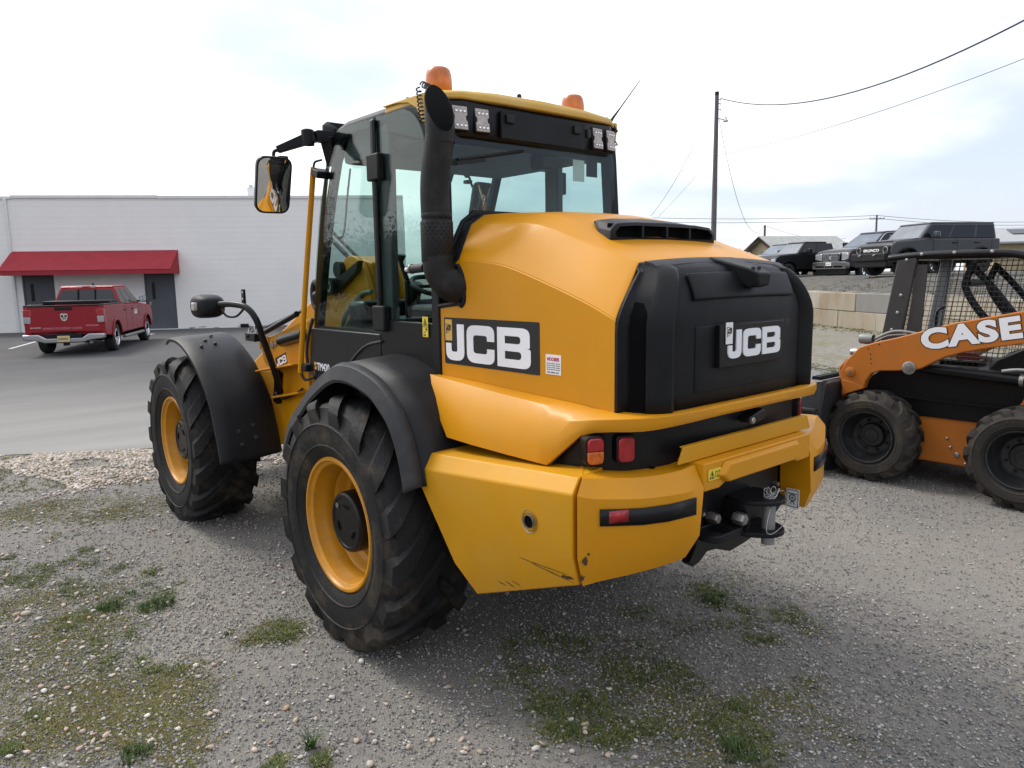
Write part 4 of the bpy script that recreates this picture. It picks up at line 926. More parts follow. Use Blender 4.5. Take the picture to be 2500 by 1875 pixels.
# ---- lettering drawn as outlines: unit height letters J C B
def letters():
    J = rounded([(.35, 1), (.56, 1), (.56, 0), (0, 0), (0, .47), (.17, .47), (.17, .24), (.35, .24)], [0, 0, .24, .24, 0, 0, .06, .06])
    c = .64
    Cc = [rounded([(c+.78, 1), (c, 1), (c, 0), (c+.78, 0), (c+.78, .40), (c+.58, .40), (c+.58, .26), (c+.19, .26), (c+.19, .74), (c+.58, .74), (c+.58, .60), (c+.78, .60)], [.24, .24, .24, .24, 0, 0, .07, .09, .09, .07, 0, 0])]
    b = 1.50
    B_ = [rounded([(b, 0), (b, 1), (b+.83, 1), (b+.83, .51), (b+.74, .50), (b+.85, .49), (b+.85, 0)], [0, 0, .2, .17, 0, .17, .2]),
          rounded([(b+.2, .60), (b+.2, .79), (b+.60, .79), (b+.60, .60)], [0, 0, .08, .08]), rounded([(b+.2, .21), (b+.2, .41), (b+.62, .41), (b+.62, .21)], [0, 0, .09, .09])]
    return [[J], Cc, B_]
def jcb(mtx, h, parent, extrude, mt=WHT, w=1.0):
    for lp in letters():
        fill2d('letter', [[(x*h*w, y*h) for x, y in l] for l in lp], mtx, mt, parent, extrude)
def emblem(mtx, s, parent, bgm, fg):
    """small square plate with the slanted three letter mark in an outlined parallelogram"""
    q = fill2d('emblem', [[(0, 0), (s, 0), (s, 1.85*s), (0, 1.85*s)]], mtx, bgm, parent, .0012)
    k = s; o_ = [(.16*k, .62*k), (.80*k, .92*k), (.86*k, 1.36*k), (.12*k, 1.50*k)]; c_ = Vector((.49*k, 1.10*k))
    inn = [tuple(c_+(Vector(p)-c_)*.86) for p in o_]
    mt2 = mtx @ Matrix.Translation((0, 0, .0016))
    fill2d('emblem_outline', [o_, inn], mt2, fg, parent, .0006)
    for lp, dx in zip(letters(), (0, 0, 0)):
        fill2d('emblem_letter', [[(.22*k+x*.235*k, .86*k+x*.04*k+y*(.40*k+.02*x*k)) for x, y in l] for l in lp], mt2, fg, parent, .0006)
fr = frame((-.180, -1.6655, 1.492), (1, 0, 0), (0, 0, 1))
jcb(fr, .108, cover, .0035, w=1.46)
emblem(frame((-.196, -1.667, 1.549), (1, 0, 0), (0, 0, 1)), .044, cover, STW, DEC)

# ---- side decal, dealer sticker
LS = lambda y, z, off=0: frame((-.6225-off, y, z), (0, -1, 0), (0, 0, 1))
dec = fill2d('side_decal', [rounded([(0, 0), (.65, 0), (.65, .212), (0, .212)], .008, 3)], LS(-.45, 1.421), DEC, ldr, .0012)
dec['label'] = 'black rectangular decal with large white letters'
jcb(LS(-.463, 1.4385, .0016), .166, dec, .0007, w=1.50)
emblem(LS(-.461, 1.528, .0018), .052, dec, YELP, DEC)
stk = fill2d('dealer_sticker', [[(0, 0), (.086, 0), (.086, .078), (0, .078)]], LS(-1.135, 1.432), STW, ldr, .001)
text('sticker_text', 'HOOBER', .0185, LS(-1.143, 1.486, .0012) , MAG, stk, bold=.0006, sx=.92)
for r_ in range(4):
    for c_ in range(3):
        text('sticker_text', 'parts sales', .0052, LS(-1.141-c_*.026, 1.474-r_*.008, .0012), DEC, stk)
text('sticker_text', 'PARTS  SERVICE  SALES', .0065, LS(-1.143, 1.438, .0012), DEC, stk)

# ---- flared skirt running into the rear band
ST = [[(-.622, -.300, 1.364), (-.672, -.330, 1.372), (-.702, -.415, 1.336), (-.738, -.510, 1.255), (-.775, -.660, 1.124)],
      [(-.626, -.60, 1.360), (-.680, -.61, 1.354), (-.717, -.655, 1.312), (-.757, -.73, 1.235), (-.780, -.845, 1.121)],
      [(-.626, -.98, 1.345), (-.682, -.99, 1.332), (-.722, -1.0, 1.287), (-.758, -1.02, 1.225), (-.776, -1.06, 1.118)],
      [(-.626, -1.30, 1.334), (-.682, -1.32, 1.318), (-.720, -1.32, 1.284), (-.748, -1.305, 1.215), (-.764, -1.283, 1.114)],
      [(-.622, -1.43, 1.326), (-.672, -1.462, 1.316), (-.697, -1.465, 1.302), (-.712, -1.445, 1.275), (-.718, -1.418, 1.240)],
      [(-.55, -1.57, 1.322), (-.600, -1.605, 1.322), (-.606, -1.615, 1.315), (-.606, -1.615, 1.29), (-.602, -1.607, 1.266)],
      [(-.44, -1.625, 1.322), (-.460, -1.652, 1.323), (-.462, -1.664, 1.317), (-.462, -1.664, 1.293), (-.460, -1.656, 1.275)],
      [(-.22, -1.640, 1.325), (-.22, -1.672, 1.326), (-.22, -1.682, 1.320), (-.22, -1.682, 1.296), (-.22, -1.674, 1.283)],
      [(0, -1.645, 1.326), (0, -1.677, 1.327), (0, -1.687, 1.321), (0, -1.687, 1.297), (0, -1.679, 1.284)]]
ST = [[Vector(p) for p in r] for r in ST]
ST2 = ST+[[Vector((-p.x, p.y, p.z)) for p in r] for r in ST[-2::-1]]
cols = [catmull([r[i] for r in ST2], 4) for i in range(5)]
for i in (3, 4):
    L_ = []
    for a, b in zip(ST2[:-1], ST2[1:]):
        L_ += [Vector(a[i]).lerp(b[i], t/4) for t in range(4)]
    L_.append(Vector(ST2[-1][i])); n_ = len(L_)
    for j in list(range(0, 17))+list(range(n_-17, n_)): cols[i][j] = L_[j]
m = MB(); m.loft([[c[j] for c in cols] for j in range(len(cols[0]))], False)
sk = m.build('body_skirt', YEL, ldr, solid=.022, bevel=.008, seg=3, ang=30)
sk.modifiers['solid'].offset = -1
# black fascia under the band, with lamps
m = MB(); fa = [(-.68, -1.0), (-.705, -1.25), (-.695, -1.39), (-.655, -1.462), (-.575, -1.525), (-.43, -1.592), (0, -1.635)]; fa = fa+[(-x, y) for x, y in fa[-2::-1]]
m.prism(fa, 'z', 1.06, 1.285); fas = m.build('rear_fascia', BLKS, ldr, bevel=.004)
for sg in (-1, 1):
    for (x, y, two) in ((-.706, -1.474, True), (-.604, -1.530, False)):
        fr = frame((sg*x, y, 1.192), (1, -.45 if sg > 0 else .45, 0), (0, 0, 1))
        h = MB(); o = rounded([(-.037, -.054), (.037, -.054), (.037, .054), (-.037, .054)], .022, 4); h.prism(o, 'z', -.05, .010)
        hs = h.xf(fr).build('tail_light', BLKS, ldr, bevel=.004)
        def lens(z0, z1, mt):
            q = rounded([(-.031, z0), (.031, z0), (.031, z1), (-.031, z1)], [.020 if z0 < -.03 else 0, .020 if z0 < -.03 else 0, .020 if z1 > .03 else 0, .020 if z1 > .03 else 0], 4)
            l = MB(); l.prism(q, 'z', .004, .019); l.xf(fr).build('lens', mt, hs, bevel=.004)
        if two: lens(.001, .047, REDL); lens(-.047, -.001, ORGL)
        else: lens(-.045, .045, REDL)
# lower black door with handle and lock
m = MB(); m.prism([(-.045, 1.228), (.05, 1.228), (.075, 1.262), (.06, 1.276), (-.04, 1.250)], 'y', -1.685, -1.635); hd = m.build('door_handle', BLKS, ldr, bevel=.006)
m = MB(); m.lathe([(.013, .0), (.013, -.012), (.010, -.015), (0, -.015)], (-.028, -1.680, 1.238), 'y', 14); m.build('lock', STL, hd)
m = MB(); m.prism([(-.470, 1.133), (.470, 1.133), (.440, 1.194), (-.440, 1.194)], 'y', -1.668, -1.658)
m.prism([(-1.660, 1.192), (-1.645, 1.194), (-1.645, 1.188), (-1.660, 1.186)], 'x', -.438, .438); m.build('rear_plate', YELS, ldr, bevel=.002)

# ---- counterweight: side panels
def panel(sg):
    rows = [[(-.60, -.50, 1.06), (-.60, -1.45, 1.12)], [(-.845, -.540, 1.054), (-.820, -1.511, 1.123)], [(-.895, -.563, .993), (-.867, -1.524, 1.073)], [(-.890, -.851, .638), (-.867, -1.524, .850)], [(-.845, -.945, .516), (-.820, -1.509, .730)], [(-.60, -.95, .53), (-.60, -1.45, .73)]]
    R_ = []
    for a, b in rows:
        a, b = Vector(a), Vector(b); R_.append([Vector((sg*-p.x, p.y, p.z)) for p in [a.lerp(b, t) for t in (0, .25, .5, .75, 1)]])
    m = MB(); m.loft(R_, False); 
    n = 5; k = len(R_)
    m.f.append(tuple(i*n for i in range(k))); m.f.append(tuple(i*n+n-1 for i in range(k)))
    return m.build('counterweight_panel', YELS, ldr, bevel=.006, seg=3, ang=30)
cwl = panel(-1); panel(1)
for sg in (-1, 1):
    m = MB(); m.lathe([(.042, -.0015), (.040, .0), (.036, .012), (.034, .012)], (0, 0, 0), 'x', 28, False)
    m.lathe([(.034, -.004), (.034, .002), (.026, .002), (.024, -.006), (.024, .03)], (0, 0, 0), 'x', 6+18, False)
    if sg > 0: m.flip(0)
    m.xf(Matrix.Translation((sg*.8748, -1.309, .928))); po = m.build('sensor_port', STL, ldr)
    m = MB(); m.lathe([(.025, 0), (0, 0)], (sg*.8725, -1.309, .928), 'x', 20); m.v = [(p[0]-sg*-.0025, p[1], p[2]) for p in m.v]; m.build('port_void', BLKD, po)
# ---- counterweight: rounded rear corners
def corner(sg):
    pm = [(-.862, -1.541), (-.844, -1.553), (-.79, -1.580), (-.65, -1.648), (-.50, -1.700), (-.385, -1.717)]
    pt = [(-.817, -1.523), (-.800, -1.530), (-.75, -1.548), (-.62, -1.606), (-.49, -1.656), (-.385, -1.676)]
    zs = [(pt, [1.123, 1.120, 1.115, 1.104, 1.108, 1.120]), (pm, [1.073, 1.066, 1.055, 1.042, 1.040, 1.042]), (pm, [.850, .850, .852, .857, .862, .868]), (pt, [.730, .733, .738, .750, .766, .779])]
    inner_t = [(-.70, -1.40, 1.123), (-.69, -1.40, 1.12), (-.66, -1.40, 1.115), (-.58, -1.40, 1.106), (-.47, -1.40, 1.110), (-.385, -1.40, 1.12)]
    R_ = [[Vector(p) for p in inner_t]]
    for i, (pl, z) in enumerate(zs):
        row = [Vector((p[0], p[1], zz)) for p, zz in zip(pl, z)]
        if i == 2: row[-1].x = -.405
        if i == 3: row[-1].x = -.432
        R_.append(row)
    R_.append([Vector((p[0], p[1], .76)) for p in inner_t])
    R_ = [[r[0]]+catmull(r, 4)[1:] for r in R_]
    R_ = [[Vector((sg*-p.x, p.y, p.z)) for p in r] for r in R_]
    m = MB(); m.loft(R_, False); n = len(R_[0]); k = len(R_)
    m.f.append(tuple(i*n for i in range(k))); m.f.append(tuple(i*n+n-1 for i in range(k)))
    o = m.build('rear_bumper', YEL, ldr, bevel=.007, seg=3, ang=30)
    # recessed reflector strip
    pts = [(-.794, -1.578), (-.72, -1.614), (-.65, -1.648), (-.55, -1.683), (-.430, -1.711)]
    zt = [1.020, 1.014, 1.010, 1.010, 1.016]; zb = [.960, .954, .949, .947, .952]
    rim = MB(); A = []
    for p, a, b in zip(pts, zt, zb): A.append([Vector((sg*-p[0]-.0, p[1]-.006, a)), Vector((sg*-p[0], p[1]-.006, b))])
    rim.loft(A, False); s = rim.build('reflector_strip', BLKS, o, solid=.004, offset=0)
    q = MB(); q.loft([[Vector((sg*-x, y-.011, 1.011)), Vector((sg*-x, y-.011, .969))] for x, y in ((-.768, -1.591), (-.703, -1.622))], False)
    q.build('reflector', REDL, o, solid=.004, offset=0)
    b = MB(); b.lathe([(.012, 0), (0, 0.0005)], (sg*.50, -1.57, 1.1108), 'z', 12); b.build('bolt_hole', BLKD, o)
    return o
corner(-1); corner(1)
m = MB(); m.box((-.60, -1.62, .55), (.60, -1.30, .80)) if False else None
# ---- centre piece, hitch
m = MB(); cpz = [(-.382, 1.024), (-.284, 1.022), (-.250, 1.036), (-.227, 1.040), (-.224, 1.072), (-.164, 1.070), (-.158, 1.040), (.158, 1.040), (.164, 1.070), (.224, 1.072), (.227, 1.040), (.250, 1.036), (.284, 1.022), (.382, 1.024), (.382, 1.130), (-.382, 1.130)]
m.prism([(x, z) for x, z in cpz], 'y', -1.716, -1.62); m.prism([(-.382, 1.118), (.382, 1.118), (.382, 1.132), (-.382, 1.132)], 'y', -1.62, -1.45)
cp = m.build('bumper_centre', YEL, ldr, bevel=.006, seg=3)
m = MB(); m.loft([[(-.262, -1.717, 1.122), (.262, -1.717, 1.122), (.31, -1.717, 1.075), (.26, -1.717, 1.041), (-.26, -1.717, 1.041), (-.31, -1.717, 1.075)], [(-.245, -1.738, 1.112), (.245, -1.738, 1.112), (.285, -1.738, 1.074), (.25, -1.738, 1.044), (-.25, -1.738, 1.044), (-.285, -1.738, 1.074)]])
for x in (-.194, .194): pass
m.build('bumper_centre_boss', YEL, cp, bevel=.006, seg=3)
fr = frame((-.362, -1.7185, 1.062), (1, 0, 0), (0, 0, 1))
wl = fill2d('warning_label', [rounded([(0, 0), (.078, 0), (.078, .042), (0, .042)], .004, 2)], fr, STY, ldr, .001)
fill2d('warning_symbol', [[(.006, .006), (.038, .006), (.022, .036)], [(.011, .0095), (.033, .0095), (.022, .030)]], fr @ Matrix.Translation((0, 0, .0012)), DEC, wl, .0005)
text('warning_symbol', '!', .024, fr @ Matrix.Translation((.0195, .010, .0014)), DEC, wl, bold=.0006)
fill2d('warning_symbol', [[(.043, .010), (.057, .007), (.071, .010), (.071, .032), (.057, .029), (.043, .032)], [(.0455, .0125), (.056, .0098), (.056, .0268), (.0455, .029)], [(.058, .0098), (.0685, .0125), (.0685, .029), (.058, .0268)]], fr @ Matrix.Translation((0, 0, .0012)), DEC, wl, .0005)
# dark tow frame
m = MB(); m.box((-.40, -1.58, .80), (.40, -1.52, 1.12)); m.box((-.30, -1.60, .72), (.33, -1.54, 1.05))
m.prism([(-1.58, 1.05), (-1.58, .78), (-1.40, .70), (-1.0, .66), (-1.0, 1.0)], 'x', -.385, -.365); m.prism([(-1.58, 1.05), (-1.58, .78), (-1.40, .70), (-1.0, .66), (-1.0, 1.0)], 'x', .365, .385)
tow = m.build('tow_frame', BLKS, ldr, bevel=.004)
m = MB(); m.prism([(-.29, .84), (.33, .84), (.33, .80), (.20, .725), (.05, .70), (-.06, .69), (-.16, .725), (-.22, .73), (-.27, .70), (-.31, .692), (-.335, .71), (-.29, .77)], 'y', -1.625, -1.585); m.build('tow_plate', BLKS, tow, bevel=.004)
m = MB(); ring = rounded([(-.29, -1.60), (-.29, -1.71), (-.10, -1.71), (-.02, -1.66), (-.02, -1.60)], .05, 5); m.prism(ring, 'z', .795, .825)
m.lathe([(.036, -.0), (.0, 0)], (-.195, -1.665, .8265), 'z', 18); m.build('tow_eye', BLK, tow, bevel=.005)
m = MB(); m.lathe([(.036, -.0), (.0, 0.0003)], (-.195, -1.665, .8268), 'z', 18); m.build('eye_hole', BLKD, tow)
m = MB()
cl = rounded([(-.075, -1.60), (-.085, -1.70), (-.02, -1.79), (.06, -1.80), (.125, -1.74), (.135, -1.60)], .04, 4)
m.prism(cl, 'z', .905, .922); m.prism(cl, 'z', .775, .795); m.box((-.075, -1.64, .795), (.135, -1.60, .905))
m.prism(rounded([(-1.60, .775), (-1.72, .80), (-1.72, .895), (-1.60, .922)], .03, 3), 'x', -.085, -.072)
clev = m.build('tow_clevis', BLK, tow, bevel=.004)
m = MB(); m.lathe([(.0, -.095), (.026, -.095), (.026, .095), (.020, .103), (.012, .106), (0, .106)], (.035, -1.735, .825), 'z', 20); m.build('hitch_pin', ALU, tow, ang=30)
for (x, y, z, r) in ((-.105, -1.70, .855, .026), (-.19, -1.635, .862, .022), (-.275, -1.628, .90, .010), (.30, -1.606, .90, .012)):
    m = MB(); m.lathe([(r, .03), (r, -.012), (r*.8, -.018), (0, -.018)], (x, y, z), 'y', 6); m.build('bolt', STL, tow)
m = MB(); cb = [(.035, -1.735, .935)]
for k in range(26):
    a = k*.62; cb.append((.035+.030*math.cos(a)+.012*math.sin(k), -1.745+.022*math.sin(a), .945+.016*math.sin(k*1.7)))
cb += [(.075, -1.77, .95), (.088, -1.78, .88), (.06, -1.79, .825), (-.02, -1.79, .80), (-.055, -1.78, .81), (-.03, -1.77, .86), (.0, -1.765, .90)]
m.tube(catmull(cb, 3), .0019, 6); m.build('pin_cable', STL, tow)
fr = frame((.384, -1.66, .79), (0, 1, 0), (0, 0, 1))
fr = frame((.352, -1.612, .775), (1, 0, 0), (0, 0, 1))
ts = fill2d('tie_down_label', [rounded([(0, 0), (.062, 0), (.062, .086), (0, .086)], .005, 2)], frame((.380, -1.617, .783), (.0, -1, 0), (0, 0, 1)), STW, ldr, .001)
fr = frame((.3785, -1.617, .783), (.0, -1, 0), (0, 0, 1))
fill2d('tie_down_symbol', [rounded([(.004, .004), (.058, .004), (.058, .082), (.004, .082)], .004, 2), rounded([(.006, .006), (.056, .006), (.056, .080), (.006, .080)], .004, 2)], fr, DEC, ts, .0005)
circ = lambda cx, cy, r, n=18: [(cx+r*math.cos(2*math.pi*i/n), cy+r*math.sin(2*math.pi*i/n)) for i in range(n)]
fill2d('tie_down_symbol', [circ(.031, .045, .016), circ(.031, .045, .012), circ(.031, .045, .006), circ(.031, .045, .003)], fr, DEC, ts, .0005)
fill2d('tie_down_symbol', [[(.010, .062), (.052, .062), (.052, .065), (.010, .065)]], fr, DEC, ts, .0005)
fill2d('tie_down_symbol', [[(.020, .018), (.023, .016), (.031, .030), (.039, .016), (.042, .018), (.032, .034), (.030, .034)]], fr, DEC, ts, .0005)
# scuffs and chips on the counterweight (worn through to primer)
def scuff(pts, w_, mtx, mt, par):
    a = []; b = []
    for i, p in enumerate(pts):
        t = i/(len(pts)-1); ww = w_*(.35+.65*math.sin(math.pi*min(1, t*1.1+.05)))*rnd.uniform(.6, 1.3)
        a.append((p[0]+rnd.uniform(-.001, .001), p[1]+ww)); b.append((p[0]+rnd.uniform(-.001, .001), p[1]-ww))
    fill2d('paint_scuff', [a+b[::-1]], mtx, mt, par, .0003)
PS = lambda y, z: frame((-.9312, y, z), (0, -1, 0), (0, 0, 1))
SCF = mat('paint_scuff', (.075, .048, .014), .6)
frl = frame((-.932, -1.31, .815), (0, -1, 0), (0, 0, 1))
# the lower face leans inwards; scratches lie on it
def lowface(y, z):   # point on the leaning lower face
    y -= .0; zf = .638+(.850-.638)*(y+.851)/(-1.528+.851); zb_ = .516+(.730-.516)*(y+.945)/(-1.509+.945); t = (zf-z)/(zf-zb_)
    return -.89+.024*(y+.851)/(-1.528+.851)+.0455*max(0, t)
def scuff3(pl, w_, mt):
    m = MB(); A = []
    for i, (y, z) in enumerate([(a_+.058, b_-.032) for a_, b_ in pl]):
        t = i/(len(pl)-1); ww = w_*(.3+.7*math.sin(math.pi*min(1, t*1.05+.03)))*rnd.uniform(.7, 1.25)
        A.append([(lowface(y, z+ww)-.0012, y, z+ww), (lowface(y, z-ww)-.0012, y, z-ww)])
    m.loft(A, False); m.build('paint_scuff', mt, cwl)
scuff3([(-1.31-.02*i, .808-.0012*i+.0006*(i % 3)) for i in range(12)], .0022, SCF)
scuff3([(-1.37-.018*i, .800-.0055*i*.6) for i in range(11)], .0022, CHIP)
scuff3([(-1.50, .778), (-1.51, .786), (-1.525, .782), (-1.54, .787), (-1.552, .783)], .007, CHIP)
for k in range(9):
    y0 = -1.10-.018*k+rnd.uniform(-.01, .01); z0 = .640+.006*k+rnd.uniform(-.02, .01)
    scuff3([(y0-.012*i, z0-.004*i+rnd.uniform(-.002, .002)) for i in range(4)], .0028, SCF)
def chip(cx, cz, y, r):
    pts = [(r*rnd.uniform(.5, 1.1)*math.cos(a), 1.3*r*rnd.uniform(.4, 1.2)*math.sin(a)) for a in [2*math.pi*i/11 for i in range(11)]]
    fill2d('paint_chip', [pts], frame((cx, y, cz), (1, -.5, 0), (0, 0, 1)), CHIP, cwl, .0004)
chip(-.838, .838, -1.5575, .012); chip(-.828, .862, -1.5635, .006); chip(-.838, .770, -1.541, .011)

# ---- exhaust
m = MB(); path = catmull([(-.50, -.585, 1.765), (-.57, -.565, 1.768), (-.635, -.530, 1.785), (-.668, -.503, 1.830), (-.675, -.492, 1.90), (-.675, -.488, 2.02), (-.677, -.483, 2.15), (-.674, -.486, 2.25), (-.665, -.497, 2.35), (-.657, -.509, 2.425)], 4)
R_ = [.078 if p.z < 1.80 else (.072 if p.z < 1.90 else .066) for p in path]
R_ = [r if 2.0 > p.z or p.z > 2.03 else .068 for r, p in zip(R_, path)]
R_ = [.0645 if p.z > 2.03 else r for r, p in zip(R_, path)]
m.tube(path, R_, 28, cap=False)
# slash cut top
c0 = path[-1]; top_ring = []; low = []; inn = []; inn2 = []
for k in range(28):
    a = 2*math.pi*k/28; dx, dy = math.cos(a), math.sin(a)
    s = (-dx*.22-dy*.97)   # the rear side is low
    low.append(Vector((c0.x+.0645*dx, c0.y+.0645*dy, c0.z-.03))); top_ring.append(Vector((c0.x+.0645*dx, c0.y+.0645*dy, c0.z+.118-.110*s)))
    inn.append(Vector((c0.x+.0600*dx, c0.y+.0600*dy, c0.z+.118-.110*s))); inn2.append(Vector((c0.x-.006+.056*dx, c0.y+.010+.056*dy, c0.z-.05)))
m.loft([low, top_ring, inn], True, False)
ex = m.build('exhaust_pipe', EXH, ldr, ang=40)
m = MB(); m.loft([[p+Vector((0, 0, -.002)) for p in inn], inn2], True, False); m.f.append(tuple(range(28, 56))); m.build('pipe_bore', SOOT, ex)
# perforated guard: dark dimples on the lower sleeve
m = MB(); m.lathe([(.070, -.005), (.0725, 0), (.0725, .172), (.070, .178)], (-.675, -.489, 1.885), 'z', 36); gd = m.build('exhaust_guard', EXH, ex)
m = MB()
for r_ in range(11):
    for k in range(18):
        a = 2*math.pi*(k+.5*(r_ % 2))/18; z = 1.893+.0155*r_
        c_ = Vector((-.675+.0728*math.cos(a), -.489+.0728*math.sin(a), z)); t = Vector((-math.sin(a), math.cos(a), 0)); n_ = Vector((math.cos(a), math.sin(a), 0)); u = Vector((0, 0, 1)); r0 = .0046
        ring = [c_+n_*.0004+t*r0*math.cos(b)+u*r0*math.sin(b) for b in [2*math.pi*j/6 for j in range(6)]]
        o_ = len(m.v); m.v += [tuple(p) for p in ring]; m.f.append(tuple(range(o_, o_+6)))
tag(m.build('guard_hole', SOOT, ex), kind='stuff')
m = MB(); m.lathe([(.0665, -.012), (.069, -.008), (.069, .008), (.0665, .012)], (-.673, -.487, 2.085), 'z', 32); m.build('exhaust_collar', EXH, ex)
# small fuel/air nozzle by the pipe
m = MB(); m.tube([(-.66, -.36, 1.86), (-.66, -.24, 1.855)], .021, 14); nz = m.build('air_hose', HOS, ldr)
m = MB(); m.tube([(-.66, -.255, 1.856), (-.66, -.246, 1.856)], .0235, 14); m.build('hose_clamp', STL, nz)
m = MB(); m.tube([(-.66, -.24, 1.855), (-.66, -.215, 1.853), (-.66, -.205, 1.853), (-.66, -.19, 1.852)], [.014, .018, .013, .007], 10); m.build('hose_fitting', CHR, nz)

# ---- cab shell
fl = [(.985, 1.261), (.866, 1.824), (.759, 2.218), (.675, 2.439), (.605, 2.565), (.517, 2.622), (.410, 2.640)]
XS = .612
m = MB()
# floor, lower body, dash
m.prism([(1.0, 1.02), (.985, 1.262), (.93, 1.52), (-.42, 1.52), (-.42, 1.02)], 'x', -.60, .60)
cab = m.build('cab_body', BLKS, ldr, bevel=.01)
# the windows' black posts
def post(pl, w_, d_, name='cab_post', mt=BLK):
    m = MB(); m.loft([[(x-w_/2, y-d_/2, z), (x+w_/2, y-d_/2, z), (x+w_/2, y+d_/2, z), (x-w_/2, y+d_/2, z)] for x, y, z in pl]); return m.build(name, mt, cab, bevel=.008)
GP = mat('post_trim', (.085, .088, .092), .55, var=.2)
for sg in (-1, 1):
    post([(sg*.585, .915, 1.50), (sg*.585, .80, 1.90), (sg*.58, .70, 2.22), (sg*.575, .60, 2.46), (sg*.56, .50, 2.58)], .045, .055)
    post([(sg*.585, .085, 1.50), (sg*.585, .075, 2.0), (sg*.58, .070, 2.60)], .045, .115, mt=GP)
    post([(sg*.575, -.40, 1.70), (sg*.575, -.40, 2.10), (sg*.565, -.385, 2.45), (sg*.555, -.375, 2.60)], .055, .075)
    # side roof rail following the door top
    m = MB(); pts = [(-.38, 2.585), (-.30, 2.603), (-.2, 2.630), (-.014, 2.640), (.410, 2.640), (.517, 2.620), (.605, 2.56)]
    m.loft([[(sg*.600, y, z+.004), (sg*.612, y, z-.02), (sg*.60, y, z-.055), (sg*.55, y, z-.05), (sg*.55, y, z)] for y, z in pts]); m.build('roof_rail', GP, cab, bevel=.005)
# left door glass and rear quarter glass: frameless panes with rounded corners; same on the right
ctop = lambda y: np.interp(y, [-.36, -.30, -.22, 0, .41, .50, .56], [2.47, 2.545, 2.592, 2.606, 2.606, 2.59, 2.56])
for sg in (-1, 1):
    dp = rounded([(.968, 1.30), (.866, 1.824), (.759, 2.218), (.662, 2.46), (.565, 2.598), (.43, 2.618), (.118, 2.612), (.118, 1.30)], [.03, .1, .1, .1, .06, .05, .01, .01], 4)
    m = MB(); m.prism(dp, 'x', sg*.6125, sg*.6185); g1 = m.build('door_window', GLS, cab)
    qp = rounded([(.10, 1.52), (.10, 2.612), (-.20, 2.606), (-.315, 2.50), (-.385, 2.05), (-.41, 1.52)], [.01, .01, .10, .08, .05, .01], 4)
    m = MB(); m.prism(qp, 'x', sg*.6125, sg*.6175); m.build('quarter_window', GLS, cab)
    # painted border of the panes (ceramic edge)
    inn_ = rounded([(.905, 1.54), (.80, 1.90), (.70, 2.22), (.615, 2.46), (.545, 2.555), (.42, 2.575), (.165, 2.572), (.165, 1.54)], [.05, .1, .1, .1, .05, .04, .02, .02], 4)
    fx = Matrix(((0, 0, 1, sg*.6115), (1, 0, 0, 0), (0, 1, 0, 0), (0, 0, 0, 1)))
    bo = fill2d('window_border', [dp, inn_], fx, BLKS, cab, .0006)
    m = MB(); m.box((sg*.6185, .093, 1.52) if sg > 0 else (-.640, .093, 1.56), (sg*.640, .130, 2.52) if sg > 0 else (-.6185, .130, 2.60)); bar = m.build('door_hinge_bar', BLKS, cab, bevel=.010)
    for z in (2.30, 1.545):
        m = MB(); m.box((min(sg*.615, sg*.655), .035, z), (max(sg*.615, sg*.655), .150, z+.13)); m.build('door_hinge', BLK, bar, bevel=.008)
# lower door panel with model plate, inner black wheel-arch edge
m = MB(); m.prism([(.975, 1.262), (.968, 1.32), (.925, 1.525), (.118, 1.525), (.118, 1.262)], 'x', -.632, -.600); dl = m.build('lower_door', BLKS, cab, bevel=.005)
m = MB(); m.tube(catmull([(-.634, .55, 1.30), (-.634, .46, 1.345), (-.634, .36, 1.41), (-.634, .25, 1.462), (-.634, .10, 1.49)], 4), .008, 8); m.build('arch_trim', GRY, cab)
m = MB(); m.prism([(.116, 1.262), (.116, 1.60), (-.30, 1.60), (-.415, 1.60), (-.415, 1.30)], 'x', -.628, -.600); m.build('rear_lower_panel', BLKS, cab, bevel=.004)
m = MB(); m.prism([(-.36, 1.30), (-.36, 2.10), (-.42, 2.08), (-.42, 1.30)], 'x', -.630, -.600); m.build('corner_post', BLK, cab, bevel=.006)
fr = frame((-.6335, .905, 1.276), (0, -1, 0), (0, 0, 1))
text('model_lettering', 'TM420', .062, fr @ Matrix.Translation((.035, 0, 0)), WHT, cab, bold=.0012, sx=.9)
fill2d('emblem', [[(0, 0), (.026, 0), (.026, .045), (0, .045)]], fr, YELP, cab, .0006)
text('emblem_letter', 'JCB', .012, fr @ Matrix.Translation((.003, .018, .001)), DEC, cab, bold=.0004)
fr = frame((-.6345, -.288, 1.535), (0, -1, 0), (0, 0, 1))
wl = fill2d('warning_label', [[(0, 0), (.046, 0), (.046, .096), (0, .096)]], fr, STY, cab, .0006)
f2 = fr @ Matrix.Translation((0, 0, .0009))
fill2d('warning_symbol', [[(.005, .053), (.041, .053), (.023, .090)], [(.0095, .056), (.0365, .056), (.023, .084)]], f2, DEC, wl, .0003)
fill2d('warning_symbol', [[(0, .0465), (.046, .0465), (.046, .049), (0, .049)]], f2, DEC, wl, .0003)
fill2d('warning_symbol', [[(.015, .058), (.031, .058), (.027, .068), (.025, .078), (.021, .078), (.019, .068)]], f2, DEC, wl, .0003)
fill2d('warning_symbol', [[(.024, .034), (.040, .030), (.038, .042), (.026, .042)]], f2, DEC, wl, .0003)
fill2d('warning_symbol', [[(.014, .020), (.018, .018), (.027, .028), (.024, .030)]], f2, DEC, wl, .0003)
fill2d('warning_symbol', [[(.008, .006), (.026, .006), (.026, .012), (.008, .012)]], f2, DEC, wl, .0003)
